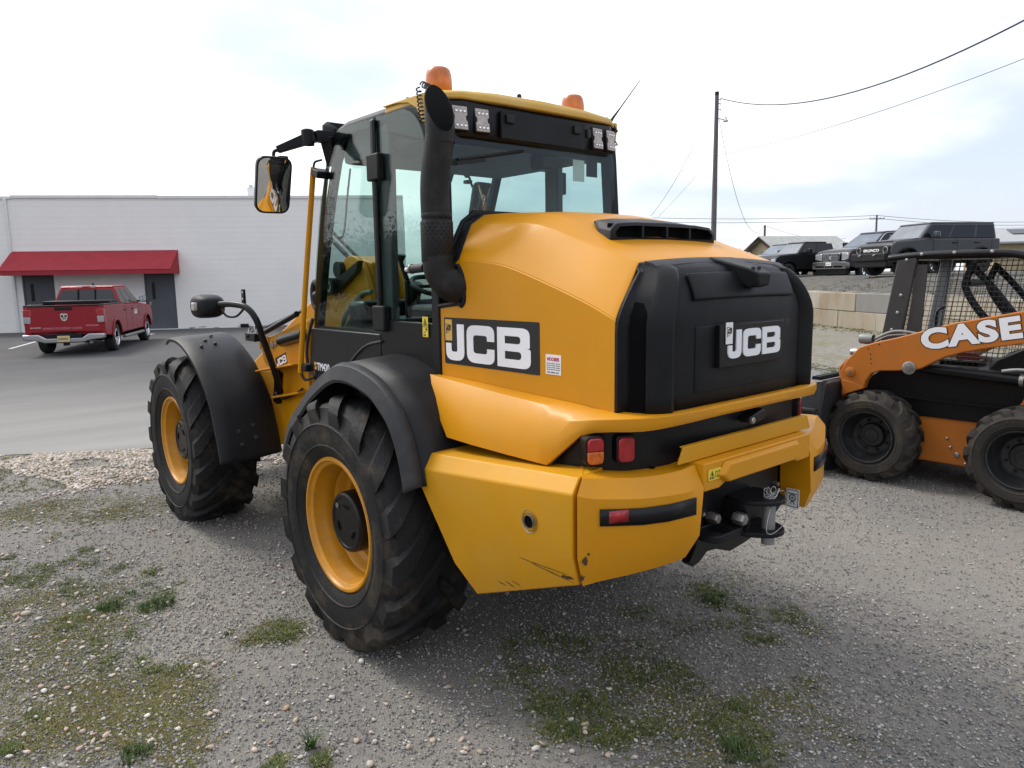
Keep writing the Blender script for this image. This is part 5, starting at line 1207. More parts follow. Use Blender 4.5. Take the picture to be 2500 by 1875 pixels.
# rear window, wiper, front window
m = MB(); m.prism(rounded([(-.575, 1.92), (-.56, 2.47), (.56, 2.47), (.575, 1.92)], .05, 4), 'y', -.432, -.427); m.build('rear_window', GLS, cab)
m = MB(); m.loft([[(-.57, .975, 1.50), (.57, .975, 1.50), (.57, .97, 1.50), (-.57, .97, 1.50)], [(-.56, .60, 2.50), (.56, .60, 2.50), (.56, .595, 2.50), (-.56, .595, 2.50)]]); m.build('front_window', GLS, cab)
m = MB(); m.box((-.56, .52, 2.53), (.56, .58, 2.60)); m.build('cab_header', GP, cab, bevel=.01)
m = MB(); m.tube([(-.12, -.445, 2.42), (-.52, -.447, 2.345)], .008, 8); m.box((-.53, -.452, 2.335), (-.36, -.445, 2.352), Matrix.Rotation(rad(-10), 3, 'Y')); m.build('rear_wiper', BLKS, cab)
# roof: black visor box behind, yellow cap
m = MB(); m.loft([[(-.59, -.36, 2.425), (-.48, -.39, 2.425), (.48, -.39, 2.425), (.59, -.36, 2.425), (.60, -.30, 2.44), (-.60, -.30, 2.44)], [(-.60, -.38, 2.46), (-.49, -.455, 2.46), (.49, -.455, 2.46), (.60, -.38, 2.46), (.60, -.20, 2.46), (-.60, -.20, 2.46)], [(-.602, -.385, 2.612), (-.495, -.462, 2.612), (.495, -.462, 2.612), (.602, -.385, 2.612), (.605, .40, 2.625), (-.605, .40, 2.625)]])
vis = m.build('roof_visor', BLKS, cab, bevel=.012)
m = MB(); m.box((-.285, -.482, 2.458), (.282, -.466, 2.585)); pp = m.build('plate_holder', BLK, vis, bevel=.004)
for x in (-.235, .215): 
    m = MB(); m.box((x-.025, -.495, 2.53), (x+.025, -.482, 2.57)); m.build('plate_lamp', BLKS, pp, bevel=.004)
m = MB(); m.box((.292, -.490, 2.52), (.318, -.468, 2.565)); m.build('latch', GRY, pp, bevel=.004)
m = MB()
ro = lambda z, e, yb, yf: [(-.605+e, yb+.085, z), (-.50+e, yb+.008, z), (-.3, yb-.012, z+.008*(e > .01)), (0, yb-.016, z+.012*(e > .01)), (.3, yb-.012, z+.008*(e > .01)), (.50-e, yb+.008, z), (.605-e, yb+.085, z), (.61-e, yf, z), (.3, yf+.02, z), (-.3, yf+.02, z), (-.61+e, yf, z)]
m.loft([ro(2.612, -.004, -.476, .02), ro(2.640, 0, -.474, .02), ro(2.654, .02, -.452, .02), ro(2.664, .09, -.36, .02)])
cap = m.build('roof_cap', YELP, cab, bevel=.008, seg=3)
m = MB(); m.loft([[(-.606, .02, 2.608), (.606, .02, 2.608), (.606, .42, 2.63), (.58, .52, 2.61), (-.58, .52, 2.61), (-.606, .42, 2.63)], [(-.56, .02, 2.660), (.56, .02, 2.660), (.54, .40, 2.658), (.50, .47, 2.640), (-.50, .47, 2.640), (-.54, .40, 2.658)]]); m.build('roof_hatch', BLK, cab, bevel=.01)
for sg in (-1, 1):   # yellow rear corner dropping down beside the quarter window
    m = MB(); m.prism([(.02, 2.642), (-.10, 2.640), (-.20, 2.625), (-.27, 2.590), (-.315, 2.53), (-.335, 2.505), (-.385, 2.52), (-.40, 2.60), (-.40, 2.645), (.02, 2.648)], 'x', sg*.600, sg*.6205); m.build('roof_corner', YELP, cab, bevel=.006)
for (x, y) in ((-.50, -.02), (-.46, .08), (-.1, -.40)):
    m = MB(); m.lathe([(.012, -.02), (.012, .02), (.008, .026), (0, .026)], (x, y, 2.672), 'z', 10); m.build('roof_bolt', BLKS, cab)
for (x, y, an) in ((-.505, -.430, -8), (-.388, -.440, -4), (.385, -.440, 4), (.490, -.436, 8)):
    fr = Matrix.Translation((x, y, 2.525)) @ Matrix.Rotation(rad(an), 4, 'Z') @ Matrix.Rotation(rad(-6), 4, 'X')
    m = MB(); m.box((-.042, -.03, -.058), (.042, .02, .058)); wl_ = m.xf(fr).build('work_light', BLK, cab, bevel=.005)
    m = MB(); q = [(-.037, -.052), (.037, -.052), (.037, -.014), (.029, -.008), (.029, .008), (.037, .014), (.037, .052), (-.037, .052), (-.037, .014), (-.029, .008), (-.029, -.008), (-.037, -.014)]
    m.prism(q, 'y', -.035, -.029); m.xf(fr).build('lens', LEDW, wl_, bevel=.002)
    for (a, b) in ((-.021, .032), (.021, .032), (-.021, -.032), (.021, -.032), (0, .032), (0, -.032)):
        m = MB(); m.lathe([(.0085, 0), (.0075, -.004), (.003, -.001), (0, 0)], (a, -.035, b), 'y', 10); m.xf(fr).build('led', CHR, wl_)
for x in (-.452, .452):
    m = MB(); m.lathe([(.066, -.02), (.068, .002), (.062, .012), (.058, .014), (0, .014)], (x, -.22, 2.672), 'z', 24); bb = m.build('beacon', BLK, cab)
    m = MB(); m.lathe([(.058, .010), (.063, .016), (.0645, .05), (.062, .085), (.056, .108), (.045, .119), (.02, .122), (0, .122)], (x, -.22, 2.680), 'z', 28); m.build('beacon_lens', AMB, bb)
def coil(p0, p1, r, n, name='coil_cable', sag=0):
    a, b = Vector(p0), Vector(p1); d = b-a; u = d.cross(Vector((.3, .2, .9))).normalized(); v_ = d.cross(u).normalized(); pts = []
    for k in range(n*8+1):
        t = k/(n*8); c_ = a+d*t+Vector((0, 0, -sag*4*t*(1-t))); ph = 2*math.pi*k/8; pts.append(c_+r*(math.cos(ph)*u+math.sin(ph)*v_))
    m = MB(); m.tube(pts, .0036, 5); return m.build(name, HOS, cab)
coil((-.52, -.25, 2.695), (-.60, -.30, 2.69), .013, 4); coil((-.622, -.30, 2.67), (-.632, -.335, 2.51), .011, 9)
coil((.50, -.25, 2.685), (.585, -.36, 2.668), .010, 14); coil((.585, -.36, 2.668), (.585, -.425, 2.59), .010, 9)
m = MB(); m.tube([(.575, -.385, 2.645), (.60, -.387, 2.674), (.66, -.39, 2.737), (.81, -.40, 2.90)], [.011, .0075, .004, .0025], 6); m.build('antenna', BLKS, cab)
m = MB(); m.tube(catmull([(.545, -.41, 2.53), (.585, -.43, 2.52), (.605, -.40, 2.545), (.59, -.37, 2.575)], 4), .004, 6); m.build('light_cable', HOS, cab)

# ---- cab interior seen through the glass
m = MB(); m.box((-.26, -.05, 1.50), (.26, .42, 1.66)); m.loft([[(-.25, -.12, 1.62), (.25, -.12, 1.62), (.25, .02, 1.62), (-.25, .02, 1.62)], [(-.23, -.24, 2.14), (.23, -.24, 2.14), (.23, -.12, 2.14), (-.23, -.12, 2.14)]]); m.build('driver_seat', BLK, cab, bevel=.03)
m = MB(); m.tube([(-.02, .80, 1.52), (-.02, .70, 1.78)], .045, 12); sc_ = m.build('steering_column', BLKS, cab)
m = MB(); pts = [(.10+.16*math.cos(a), .66+.14*math.sin(a), 1.76+.06*math.sin(a)) for a in [2*math.pi*k/28 for k in range(29)]]; m.tube(pts, .016, 8); m.tube([(-.06, .66, 1.76), (.26, .66, 1.76)], .012, 6); m.build('steering_wheel', BLKS, sc_)
m = MB(); m.box((-.40, .70, 1.50), (.42, .90, 1.68)); m.build('dashboard', BLKS, cab, bevel=.03)
m = MB(); m.box((-.50, .08, 1.50), (-.30, .40, 1.60)); m.tube([(-.40, .20, 1.60), (-.40, .20, 1.80)], .018, 8); m.tube([(-.40, .20, 1.80), (-.40, .26, 1.90), (-.40, .25, 1.94)], [.014, .014, .028], 8); m.build('arm_console', BLK, cab, bevel=.02)
m = MB(); m.box((-.56, .10, 1.50), (.56, .12, 1.60)); m.box((.28, -.30, 1.50), (.56, .48, 1.86)); m.build('side_console', BLK, cab, bevel=.02)
m = MB(); m.box((-.56, -.35, 2.44), (.56, .56, 2.60)); m.build('headliner', GP, cab, bevel=.02)
m = MB(); m.box((.07, -.38, 2.36), (.18, -.28, 2.44)); m.build('interior_camera', BLKS, cab, bevel=.012)
m = MB(); m.tube(catmull([(-.595, .60, 2.05), (-.595, .57, 2.04), (-.595, .52, 2.08), (-.595, .47, 2.25), (-.595, .42, 2.40)], 4), .006, 6); m.build('window_strap', GRY, cab)
fill2d('window_notice', [[(0, 0), (.085, 0), (.085, .11), (0, .11)]], frame((.245, -.4265, 2.305), (1, 0, 0), (0, 0, 1)), STW, cab, .0004)
fill2d('window_notice', [[(0, 0), (.085, 0), (.085, .09), (0, .09)]], frame((.345, -.4265, 2.335), (1, 0, 0), (0, 0, 1)), BLK, cab, .0004)

# ---- grab rail, mirror, front lamp on its stalk
m = MB(); m.tube(catmull([(-.655, .735, 2.44), (-.655, .80, 2.21), (-.655, .93, 1.75), (-.655, 1.06, 1.245)], 5), .0165, 12); gr = m.build('grab_rail', YEL, ldr)
m = MB(); m.box((-.67, .66, 2.385), (-.585, .755, 2.425), Matrix.Rotation(rad(20), 3, 'X')); m.box((-.66, .97, 1.255), (-.58, 1.05, 1.30)); m.build('rail_bracket', BLK, gr, bevel=.006)
m = MB(); m.tube(catmull([(-.655, .735, 2.44), (-.65, .72, 2.468), (-.63, .68, 2.475)], 4), .007, 8); m.tube(catmull([(-.655, 1.05, 1.24), (-.64, 1.03, 1.20), (-.60, .98, 1.215)], 4), .009, 8); m.build('rail_cable', HOS, gr)
# mirror: pixel-measured centre lies about 0.95 m left of the machine's centre line
MC = Vector((-.93, .655, 2.315)); mn = (CP-MC); mn.z = -.15; mn = Vector((-.10, -.92, -.27)).normalized()
mr_ = Vector((0, 0, 1)).cross(mn).normalized(); fr = frame(MC, mr_, mn.cross(mr_))
m = MB(); o = rounded([(-.096, -.150), (.090, -.150), (.100, .150), (-.090, .150)], .055, 6)
m.loft([[(p[0]*.86, p[1]*.9, -.045) for p in o], [(p[0]*.98, p[1]*.98, -.030) for p in o], [(p[0], p[1], 0) for p in o], [(p[0]*.97, p[1]*.98, .006) for p in o], [(p[0]*.90, p[1]*.935, .006) for p in o], [(p[0]*.89, p[1]*.93, .001) for p in o]])
mi = m.xf(fr).build('mirror', BLKS, ldr, ang=40)
m = MB(); n_ = 9; g_ = [(p[0]*.90, p[1]*.935) for p in o]
rings = [[(x*s, y*s, .004+.004*(1-s*s)) for x, y in g_] for s in (1, .75, .5, .25, .02)]
m.loft(rings, True, True); m.xf(fr).build('mirror_glass', MIR, mi)
# arm
m = MB()
def bx(a, b, w0, h0, w1, h1):
    a, b = Vector(a), Vector(b); d = (b-a).normalized(); s_ = d.cross(Vector((0, 0, 1))).normalized(); u = s_.cross(d)
    m.loft([[a+s_*w0+u*h0, a-s_*w0+u*h0, a-s_*w0-u*h0, a+s_*w0-u*h0], [b+s_*w1+u*h1, b-s_*w1+u*h1, b-s_*w1-u*h1, b+s_*w1-u*h1]])
bx((-.60, .60, 2.585), (-.70, .60, 2.585), .03, .035, .028, .028); bx((-.70, .60, 2.585), (-.86, .735, 2.515), .028, .030, .018, .018)
bx((-.585, .62, 2.44), (-.625, .60, 2.59), .03, .03, .035, .035)
m.lathe([(.034, -.04), (.034, .04), (.02, .045), (0, .045)], (-.735, .62, 2.575), 'z', 14)
m.tube(catmull([(-.85, .735, 2.515), (-.878, .74, 2.505), (-.885, .73, 2.465), (-.885, .70, 2.42)], 4), .010, 8)
m.box((-.87, .69, 2.455), (-.82, .74, 2.48)); m.build('mirror_arm', BLK, mi, bevel=.006)
m = MB(); m.tube([(-.58, .60, 2.61), (-.60, .66, 2.66)], .03, 10); m.box((-.60, .62, 2.615), (-.50, .72, 2.675)); fw = m.build('front_work_light', BLK, cab, bevel=.008)
# right-hand mirror on the far side
rm = dup(mi, ldr)
for o_ in [rm]+list(rm.children): pass
rm.scale = (-1, 1, 1); rm.location = (0, .56, .05)

# headlamp
m = MB(); m.tube(catmull([(-.48, 1.80, 1.02), (-.56, 1.70, 1.20), (-.64, 1.66, 1.42), (-.68, 1.665, 1.56), (-.715, 1.74, 1.635), (-.76, 1.87, 1.655), (-.80, 1.98, 1.652)], 6), .022, 12); stl = m.build('lamp_stalk', BLKS, ldr)
m = MB(); m.box((-.70, 1.80, 1.655), (-.685, 1.845, 1.755)); m.build('stalk_bracket', BLKS, stl, bevel=.002)
for z in (1.69, 1.735):
    m = MB(); m.lathe([(.008, 0), (0, 0)], (-.7005, 1.822, z), 'x', 8); m.build('bracket_hole', WHT, stl)
HC = Vector((-.835, 2.06, 1.638))
m = MB(); rings = []
for t, sx_, sz_ in ((-.06, .04, .04), (-.04, .075, .058), (.0, .095, .072), (.06, .108, .082), (.10, .110, .084), (.13, .102, .075)):
    ring = []
    for k in range(24):
        a = 2*math.pi*k/24; c_, s_ = math.cos(a), math.sin(a); e = .62
        ring.append(HC+Vector((sx_*math.copysign(abs(c_)**e, c_), t, sz_*math.copysign(abs(s_)**e, s_))))
    rings.append(ring)
m.loft(rings); hl = m.build('headlamp', BLK, stl, ang=50)
m = MB(); m.box((-.955, 2.06, 1.612), (-.925, 2.12, 1.668)); m.build('lamp_marker', LEDW, hl, bevel=.006) if False else m.build('side_marker', LEDW, stl, bevel=.008)
m = MB(); m.lathe([(.05, 0), (.05, -.03), (.035, -.04), (0, -.04)], (-.80, 2.055, 1.645), 'y', 16); m.build('lamp_socket', BLKS, stl)
m = MB(); m.tube(catmull([(-.79, 2.0, 1.62), (-.76, 1.98, 1.57), (-.73, 1.88, 1.57), (-.715, 1.78, 1.62)], 5), .008, 8); m.build('lamp_cable', HOS, stl)

# ---- front frame, tower, boom
m = MB(); m.prism([(1.45, .62), (1.45, 1.24), (2.05, 1.15), (3.2, 1.05), (3.4, .70), (3.2, .55)], 'x', -.43, -.40); m.prism([(1.45, .62), (1.45, 1.24), (2.05, 1.15), (3.2, 1.05), (3.4, .70), (3.2, .55)], 'x', .40, .43)
m.box((-.40, 1.5, .62), (.40, 3.1, .66)); m.box((-.40, 1.45, .66), (.40, 1.50, 1.15)); fc = m.build('front_frame', YEL, ldr, bevel=.008)
m = MB(); m.prism([(1.40, 1.262), (1.40, 1.252), (2.05, 1.150), (2.05, 1.162)], 'x', -.56, -.40); m.prism([(1.47, 1.06), (1.47, 1.045), (1.95, .955), (1.95, .97)], 'x', -.50, -.43); m.build('frame_ledge', YEL, fc, bevel=.003)
# boom tower, rounded at the top pivot, and the boom folding forward from it
tw = rounded([(1.02, 1.10), (1.02, 1.66), (1.13, 1.91), (1.28, 1.985), (1.44, 1.93), (1.56, 1.74), (1.74, 1.47), (2.1, 1.38), (2.1, 1.05)], [.05, .1, .1, .10, .08, .1, .05, .05, .02], 4)
m = MB(); m.prism(tw, 'x', -.15, -.11); m.prism(tw, 'x', .11, .15); tower = m.build('boom_tower', YEL, ldr, bevel=.008)
m = MB(); m.tube([(-.19, 1.42, 1.877), (.19, 1.42, 1.877)], .055, 20); m.tube([(-.24, 1.45, 1.765), (-.10, 1.45, 1.765)], .058, 20); m.build('pivot_pin', BLK, tower)
m = MB(); m.lathe([(.038, -.245), (.025, -.245), (.024, -.230), (0, -.230)], (0, 1.45, 1.765), 'x', 18); m.build('pin_end', STL, tower)
bm_ = [(1.10, 1.92), (1.35, 1.97), (1.7, 1.80), (2.7, 1.36), (3.9, .80), (4.0, .62), (3.8, .60), (2.4, 1.20), (1.5, 1.60), (1.10, 1.70)]
m = MB(); m.prism(bm_, 'x', -.10, .10); bo_ = m.build('boom', YEL, ldr, bevel=.015)
m = MB(); m.tube([(0, 1.326, 1.814), (0, 1.872, 2.119)], .016, 8); m.tube([(.05, 1.40, 1.88), (.05, 1.93, 2.17)], .013, 8); m.build('boom_pipe', BLKS, bo_)
m = MB(); m.loft([[(-.20, 1.10, 1.93), (-.16, 1.10, 1.93), (-.16, 1.14, 1.86), (-.20, 1.14, 1.86)], [(-.20, 1.40, 1.82), (-.16, 1.40, 1.82), (-.16, 1.48, 1.70), (-.20, 1.48, 1.70)]]); m.tube([(-.18, 1.45, 1.745), (-.18, 1.78, 1.70)], .03, 10); m.build('lift_link', BLKS, bo_)
m = MB(); tr = [(-.16, 1.81+.055*math.cos(a), 1.70+.095*math.sin(a)) for a in [2*math.pi*k/24 for k in range(25)]]; m.tube(tr, .024, 8); m.build('hose_loop', HOS, bo_)
m = MB(); m.tube(catmull([(-.165, 1.0, 1.73), (-.165, 1.12, 1.717), (-.17, 1.28, 1.63), (-.17, 1.39, 1.54), (-.17, 1.44, 1.40)], 5), .015, 8); m.tube(catmull([(-.165, .98, 1.65), (-.165, 1.13, 1.62), (-.17, 1.27, 1.56), (-.17, 1.365, 1.485)], 5), .013, 8); m.build('hydraulic_hose', mat('hose_sleeve', (.10, .16, .13), .35), bo_)
# lower link group seen between the grab rail and the front fender
lk = rounded([(1.40, 1.24), (1.40, 1.56), (1.62, 1.50), (2.0, 1.41), (2.22, 1.38), (2.20, 1.20), (2.02, 1.15)], [.02, .06, .03, .03, .04, .06, .02], 4)
m = MB(); m.prism(lk, 'x', -.435, -.40); lb = m.build('boom_side_plate', YEL, ldr, bevel=.008)
m = MB(); m.tube([(-.46, 1.50, 1.585), (-.46, 2.20, 1.40)], .020, 12); m.tube([(-.43, 1.45, 1.61), (-.43, 2.1, 1.47)], .012, 8); m.tube([(-.45, 1.42, 1.45), (-.45, 1.80, 1.385)], [.042, .042], 12); m.build('lift_cylinder', BLKS, lb)
for (y, z, r_) in ((1.99, 1.342, .028), (1.93, 1.35, .014)):
    m = MB(); m.lathe([(r_, .02), (r_, -.012), (r_*.6, -.014), (0, -.012)], (-.437, y, z), 'x', 16); m.build('link_pin', STL, lb)
for k in range(4):
    m = MB(); m.box((-.448, 2.06+.045*k, 1.30), (-.435, 2.085+.045*k, 1.40)); m.build('stiffener', YEL, lb, bevel=.004)
m = MB()
for k in range(7):
    y = 2.14+.05*rnd.uniform(0, 5); m.tube([(-.46-.05*rnd.random(), y, 1.36+.05*rnd.random()), (-.42, y+.1, 1.43+.03*rnd.random())], .016, 7)
m.box((-.50, 2.18, 1.36), (-.42, 2.36, 1.42)); m.build('valve_block', BLKS, lb, bevel=.003)
m = MB(); m.tube(catmull([(-.44, 1.30, 1.56), (-.46, 1.36, 1.40), (-.46, 1.37, 1.25), (-.44, 1.30, 1.16)], 5), .012, 8); m.build('loose_hose', HOS, lb)
fill2d('boom_decal', [[(0, 0), (.20, .0), (.20, .075), (0, .075)]], frame((-.4362, 1.945, 1.175), (0, -1, .30), (0, .3, 1)), DEC, lb, .0006)
jcb(frame((-.4375, 1.935, 1.185), (0, -1, .30), (0, .3, 1)), .055, lb, .0006, w=1.4)
m = MB(); m.box((-.47, 1.88, .92), (-.43, 1.95, 1.16), Matrix.Rotation(rad(14), 3, 'X')); m.build('stalk_clamp', BLKS, fc, bevel=.006)
m = MB(); m.tube(catmull([(-.47, 1.92, 1.0), (-.47, 1.80, .97), (-.46, 1.62, 1.02), (-.45, 1.50, 1.07)], 5), .009, 8); m.build('wiring_loom', HOS, fc)
# articulation and belly
m = MB(); m.box((-.38, .25, .40), (.38, 1.15, 1.02)); m.tube([(0, 1.25, .45), (0, 1.25, 1.1)], .12, 16); m.box((-.40, -1.25, .62), (.40, .3, 1.0)); m.build('belly_frame', BLKS, ldr, bevel=.02)
for y in (0, 2.64):
    m = MB(); m.tube([(-.70, y, .61), (-.25, y, .60), (0, y, .60), (.25, y, .60), (.70, y, .61)], [.10, .11, .19, .11, .10], 16); m.build('axle', BLKS, ldr)
m = MB(); m.box((-.45, 3.75, .25), (.45, 3.85, .75)); m.build('front_carriage', BLKS, ldr, bevel=.01)
# ================================================================ SKID STEER
ORG = mat('orange_paint', (.46, .145, .020), .42, spec=.3, var=.1, vscale=2.5, bump=.06, bscale=600, coat=.03, dirt=(.28, .15, .07), dscale=4, damt=.35)
SRIM = mat('black_rim', (.014, .015, .017), .42, var=.3, vscale=10, dirt=(.10, .085, .07), dscale=8, damt=.4)
DKF = mat('dark_cab_steel', (.040, .036, .036), .5, var=.2)
skd = empty('skid_steer_loader', (4.5, -1.06, 0)); tag(skd, 'orange and black skid steer loader cut off by the right edge beside the yellow loader', 'skid steer')
OFF = Matrix.Translation((-4.5, 1.06, 0))
def S_(m, name, mt, par=None, **k): return m.xf(OFF).build(name, mt, par or skd, **k)
def skid_wheel(x, y, sg):
    mtx = Matrix.Translation((x, y, .392)) @ Matrix.Diagonal((1 if sg < 0 else -1, 1, 1, 1)) @ Matrix.Rotation(rad(y*40), 4, 'X'); hw = .14
    r = MB(); r.lathe([(.222, -.118), (.226, -.126), (.222, -.132), (.212, -.128), (.205, -.10), (.198, -.07), (.185, -.05), (.175, -.02), (.165, .0), (.155, .01), (.11, .018), (.10, .0), (.095, -.012), (.06, -.015), (.055, -.022), (0, -.022)], (0, 0, 0), 'x', 48)
    for k in range(8):
        a = 2*math.pi*k/8; r.lathe([(.011, .01), (.011, -.012), (.007, -.018), (0, -.018)], (0, .128*math.cos(a), .128*math.sin(a)), 'x', 6)
    w_ = S_(r.xf(mtx), 'wheel', SRIM, ang=28)
    t = tyre_mb(.226, .368, .394, hw, 15, .044, 21, wrap=.96); t.xf(mtx); t.v = [(p[0], p[1], max(p[2], 0)) for p in t.v]
    S_(t, 'tyre', TYR2, w_, ang=32)
for y in (-.475, -1.61):
    skid_wheel(3.89, y, -1); skid_wheel(5.22, y, 1)
# lower body
m = MB(); m.prism([(-.30, .66), (-.86, .60), (-.80, .575), (-.82, .215), (-1.28, .205), (-1.43, .655), (-2.45, .66), (-2.5, .25), (-.1, .25), (-.12, .60)], 'x', 4.04, 5.08) if False else None
m.prism([(-.15, .24), (-.15, .64), (-2.40, .66), (-2.40, .24), (-1.9, .205), (-.5, .205)], 'x', 4.04, 5.08); S_(m, 'chassis', ORG, bevel=.012)
m = MB(); m.prism([(-.20, .585), (-1.33, .59), (-1.43, .655), (-2.5, .70), (-2.5, 1.05), (-1.6, 1.02), (-.9, 1.02), (-.45, .95), (-.25, .80)], 'x', 4.02, 5.10); up_ = S_(m, 'upper_frame', BLKS, bevel=.01)
m = MB(); m.prism([(-.50, .748), (-1.5, .742), (-1.5, .728), (-.50, .734)], 'x', 3.985, 4.03); S_(m, 'frame_flange', BLKS, up_)
m = MB(); m.prism([(-1.46, .66), (-1.54, .80), (-1.60, 1.00), (-1.75, 1.00), (-1.7, .62), (-1.5, .60)], 'x', 3.99, 4.03); S_(m, 'rear_upright', ORG, up_, bevel=.006)
for (y, z, r_) in ((-1.02, .425, .012), (-1.10, .30, .022), (-1.05, .355, .012), (-1.17, .235, .012), (-1.20, .64, .014), (-.62, .745, .014)):
    m = MB(); m.lathe([(r_, .01), (r_, -.008), (r_*.5, -.014), (0, -.014)], (4.035, y, z), 'x', 8); S_(m, 'bolt', STL)
# lift arms
arm_o = [(-.172, .928), (-.225, 1.035), (-.330, 1.155), (-.46, 1.205), (-.642, 1.256), (-1.062, 1.393), (-1.524, 1.500), (-2.2, 1.60), (-2.75, 1.60), (-3.0, 1.45), (-2.9, 1.33), (-2.4, 1.40), (-1.542, 1.255), (-1.30, 1.203), (-1.15, 1.165), (-1.02, 1.118), (-.93, 1.065), (-.85, 1.013), (-.78, .985), (-.72, .985), (-.66, .975), (-.515, .962), (-.44, .93), (-.40, .86), (-.385, .795), (-.204, .715), (-.190, .79)]
for x0, sg in ((3.87, -1), (5.17, 1)):
    m = MB(); m.prism(arm_o, 'x', x0, x0+.075); ar = S_(m, 'lift_arm', ORG, bevel=.010, seg=3)
    if sg > 0: continue
    m = MB(); m.prism([(-.20, .86), (-.34, .83), (-.39, .80), (-.205, .722)], 'x', 3.862, 3.87); S_(m, 'arm_gusset', ORG, ar, bevel=.003)
    for (y, z, r_) in ((-.262, .932, .032), (-.752, 1.008, .040)):
        m = MB(); m.lathe([(r_*1.35, .0), (r_*1.35, -.012), (r_*1.1, -.016), (r_, -.016), (r_, -.022), (r_*.3, -.026), (0, -.026)], (3.87, y, z), 'x', 20); S_(m, 'pivot_boss', ORG if r_ < .035 else STL, ar)
        m = MB(); m.lathe([(r_*.55, -.024), (r_*.5, -.032), (0, -.032)], (3.87, y, z), 'x', 12); S_(m, 'pin_end', STL, ar)
    for (y, z) in ((-.50, 1.19), (-.43, 1.10), (-.435, 1.06), (-.44, 1.02), (-.41, 1.145)):
        m = MB(); m.lathe([(.006, -.001), (0, -.001)], (3.87, y, z), 'x', 8); S_(m, 'bolt_hole', BLKD, ar)
    mt_ = OFF @ frame((3.8685, -.845, 1.172), (0, -1, .20), (0, .20, 1))
    text('arm_lettering_outline', 'CASE', .218, mt_, DEC, ar, bold=.0165, sx=1.30, extrude=.0006, spacing=1.10)
    text('arm_lettering', 'CASE', .218, mt_ @ Matrix.Translation((0, 0, .0014)), WHT, ar, bold=.0110, sx=1.30, extrude=.0006, spacing=1.10)
# cylinder, hoses, lamps on the arm knuckle
m = MB(); m.tube([(3.97, -.79, 1.005), (3.97, -.86, 1.0)], .03, 12); m.tube([(3.97, -.85, 1.003), (3.97, -1.75, .955)], .042, 14); cy = S_(m, 'lift_cylinder', BLKS)
m = MB(); m.tube([(3.97, -1.52, .968), (3.97, -1.55, .967)], .050, 14); m.tube(catmull([(3.95, -1.40, 1.03), (3.95, -1.55, 1.05), (3.95, -1.8, 1.0)], 4), .014, 6); S_(m, 'cylinder_clamp', STL, cy)
m = MB(); m.lathe([(.04, -.05), (.048, .0), (.045, .06), (.02, .07), (0, .07)], (4.0, -.34, 1.22), 'y', 14); la = S_(m, 'arm_lamp', ALU)
m = MB(); m.tube(catmull([(4.0, -.40, 1.22), (4.0, -.52, 1.285), (4.0, -.62, 1.30), (4.0, -.75, 1.285)], 5), .012, 8); m.tube(catmull([(4.03, -.40, 1.19), (4.03, -.50, 1.25), (4.03, -.66, 1.27)], 5), .010, 8); S_(m, 'steel_line', ALU, la)
m = MB(); m.lathe([(.035, -.04), (.04, .0), (.03, .04), (0, .04)], (4.05, -.22, 1.09), 'y', 12); S_(m, 'coupler', STL)
m = MB(); m.tube([(3.95, -.18, .70), (3.95, -.14, .95), (3.95, -.20, 1.02)], .022, 8); S_(m, 'tilt_link', ORG)
# cab
cx0, cx1 = 4.15, 5.03
def prismx(m, pts, x, w_): m.prism(pts, 'x', x-w_/2, x+w_/2)
m = MB(); prismx(m, [(-.405, 1.0), (-.405, 1.26), (-.50, 1.90), (-.66, 1.925), (-.57, 1.255), (-.57, 1.0)], cx0, .05); cb_ = S_(m, 'cab_post', DKF, bevel=.01)
m = MB(); prismx(m, [(-.45, 1.0), (-.45, 1.26), (-.53, 1.90), (-.63, 1.925), (-.57, 1.255), (-.57, 1.0)], cx1, .05); S_(m, 'far_post', mat('inner_grey', (.13, .14, .155), .5), cb_, bevel=.01)
m = MB()
for x in (cx0, cx1): m.tube(catmull([(x, -.42, 1.915), (x, -.70, 1.935), (x, -1.20, 1.938), (x, -1.42, 1.915), (x, -1.62, 1.83), (x, -1.90, 1.62), (x, -2.0, 1.3)], 5), .032, 10)
m.box((cx0, -1.45, 1.90), (cx1, -.45, 1.945)); S_(m, 'cab_roof', BLKS, cb_, bevel=.008)
m = MB(); m.prism([(-.57, 1.0), (-.66, 1.86), (-.74, 1.86), (-.71, 1.0)], 'x', cx0-.006, cx0+.012); S_(m, 'screen_frame', DKF, cb_)
for y, z in ((-.58, 1.90), (-.70, 1.945), (-.95, 1.95), (-1.22, 1.95), (-.55, 1.60), (-.49, 1.30), (-.53, 1.45)):
    m = MB(); m.lathe([(.014, .01), (.014, -.005), (.007, -.009), (0, -.009)], (cx0-.034 if z > 1.9 else cx0-.026, y, z), 'x', 8); S_(m, 'bolt', STL, cb_)
# wire screens on both sides: each wire its own strand
SCR = mat('screen_wire', (.012, .012, .013), .55)
def inside(y, z):
    top = np.interp(y, [-1.85, -1.62, -1.42, -1.2, -.62], [1.62, 1.80, 1.885, 1.90, 1.90]); return z < top
for x in (cx0+.005, cx1-.005):
    m = MB(); sp = .041
    ys = [-.58-sp*k for k in range(31)]
    for y in ys: 
        top = float(np.interp(y, [-1.85, -1.62, -1.42, -1.2, -.62], [1.62, 1.80, 1.885, 1.90, 1.90])); m.tube([(x, y+.11-.0*y, 1.0), (x, y, top)], .0023, 4)
    for k in range(22):
        z = 1.02+sp*k; y1 = -1.84 if z < 1.62 else float(np.interp(z, [1.62, 1.80, 1.885, 1.9], [-1.85, -1.62, -1.42, -1.2])); m.tube([(x-.004, -.50-.11*(z-1.0), z), (x-.004, y1, z)], .0023, 4)
    tag(S_(m, 'side_screen', SCR, cb_, recalc=False), kind='stuff')
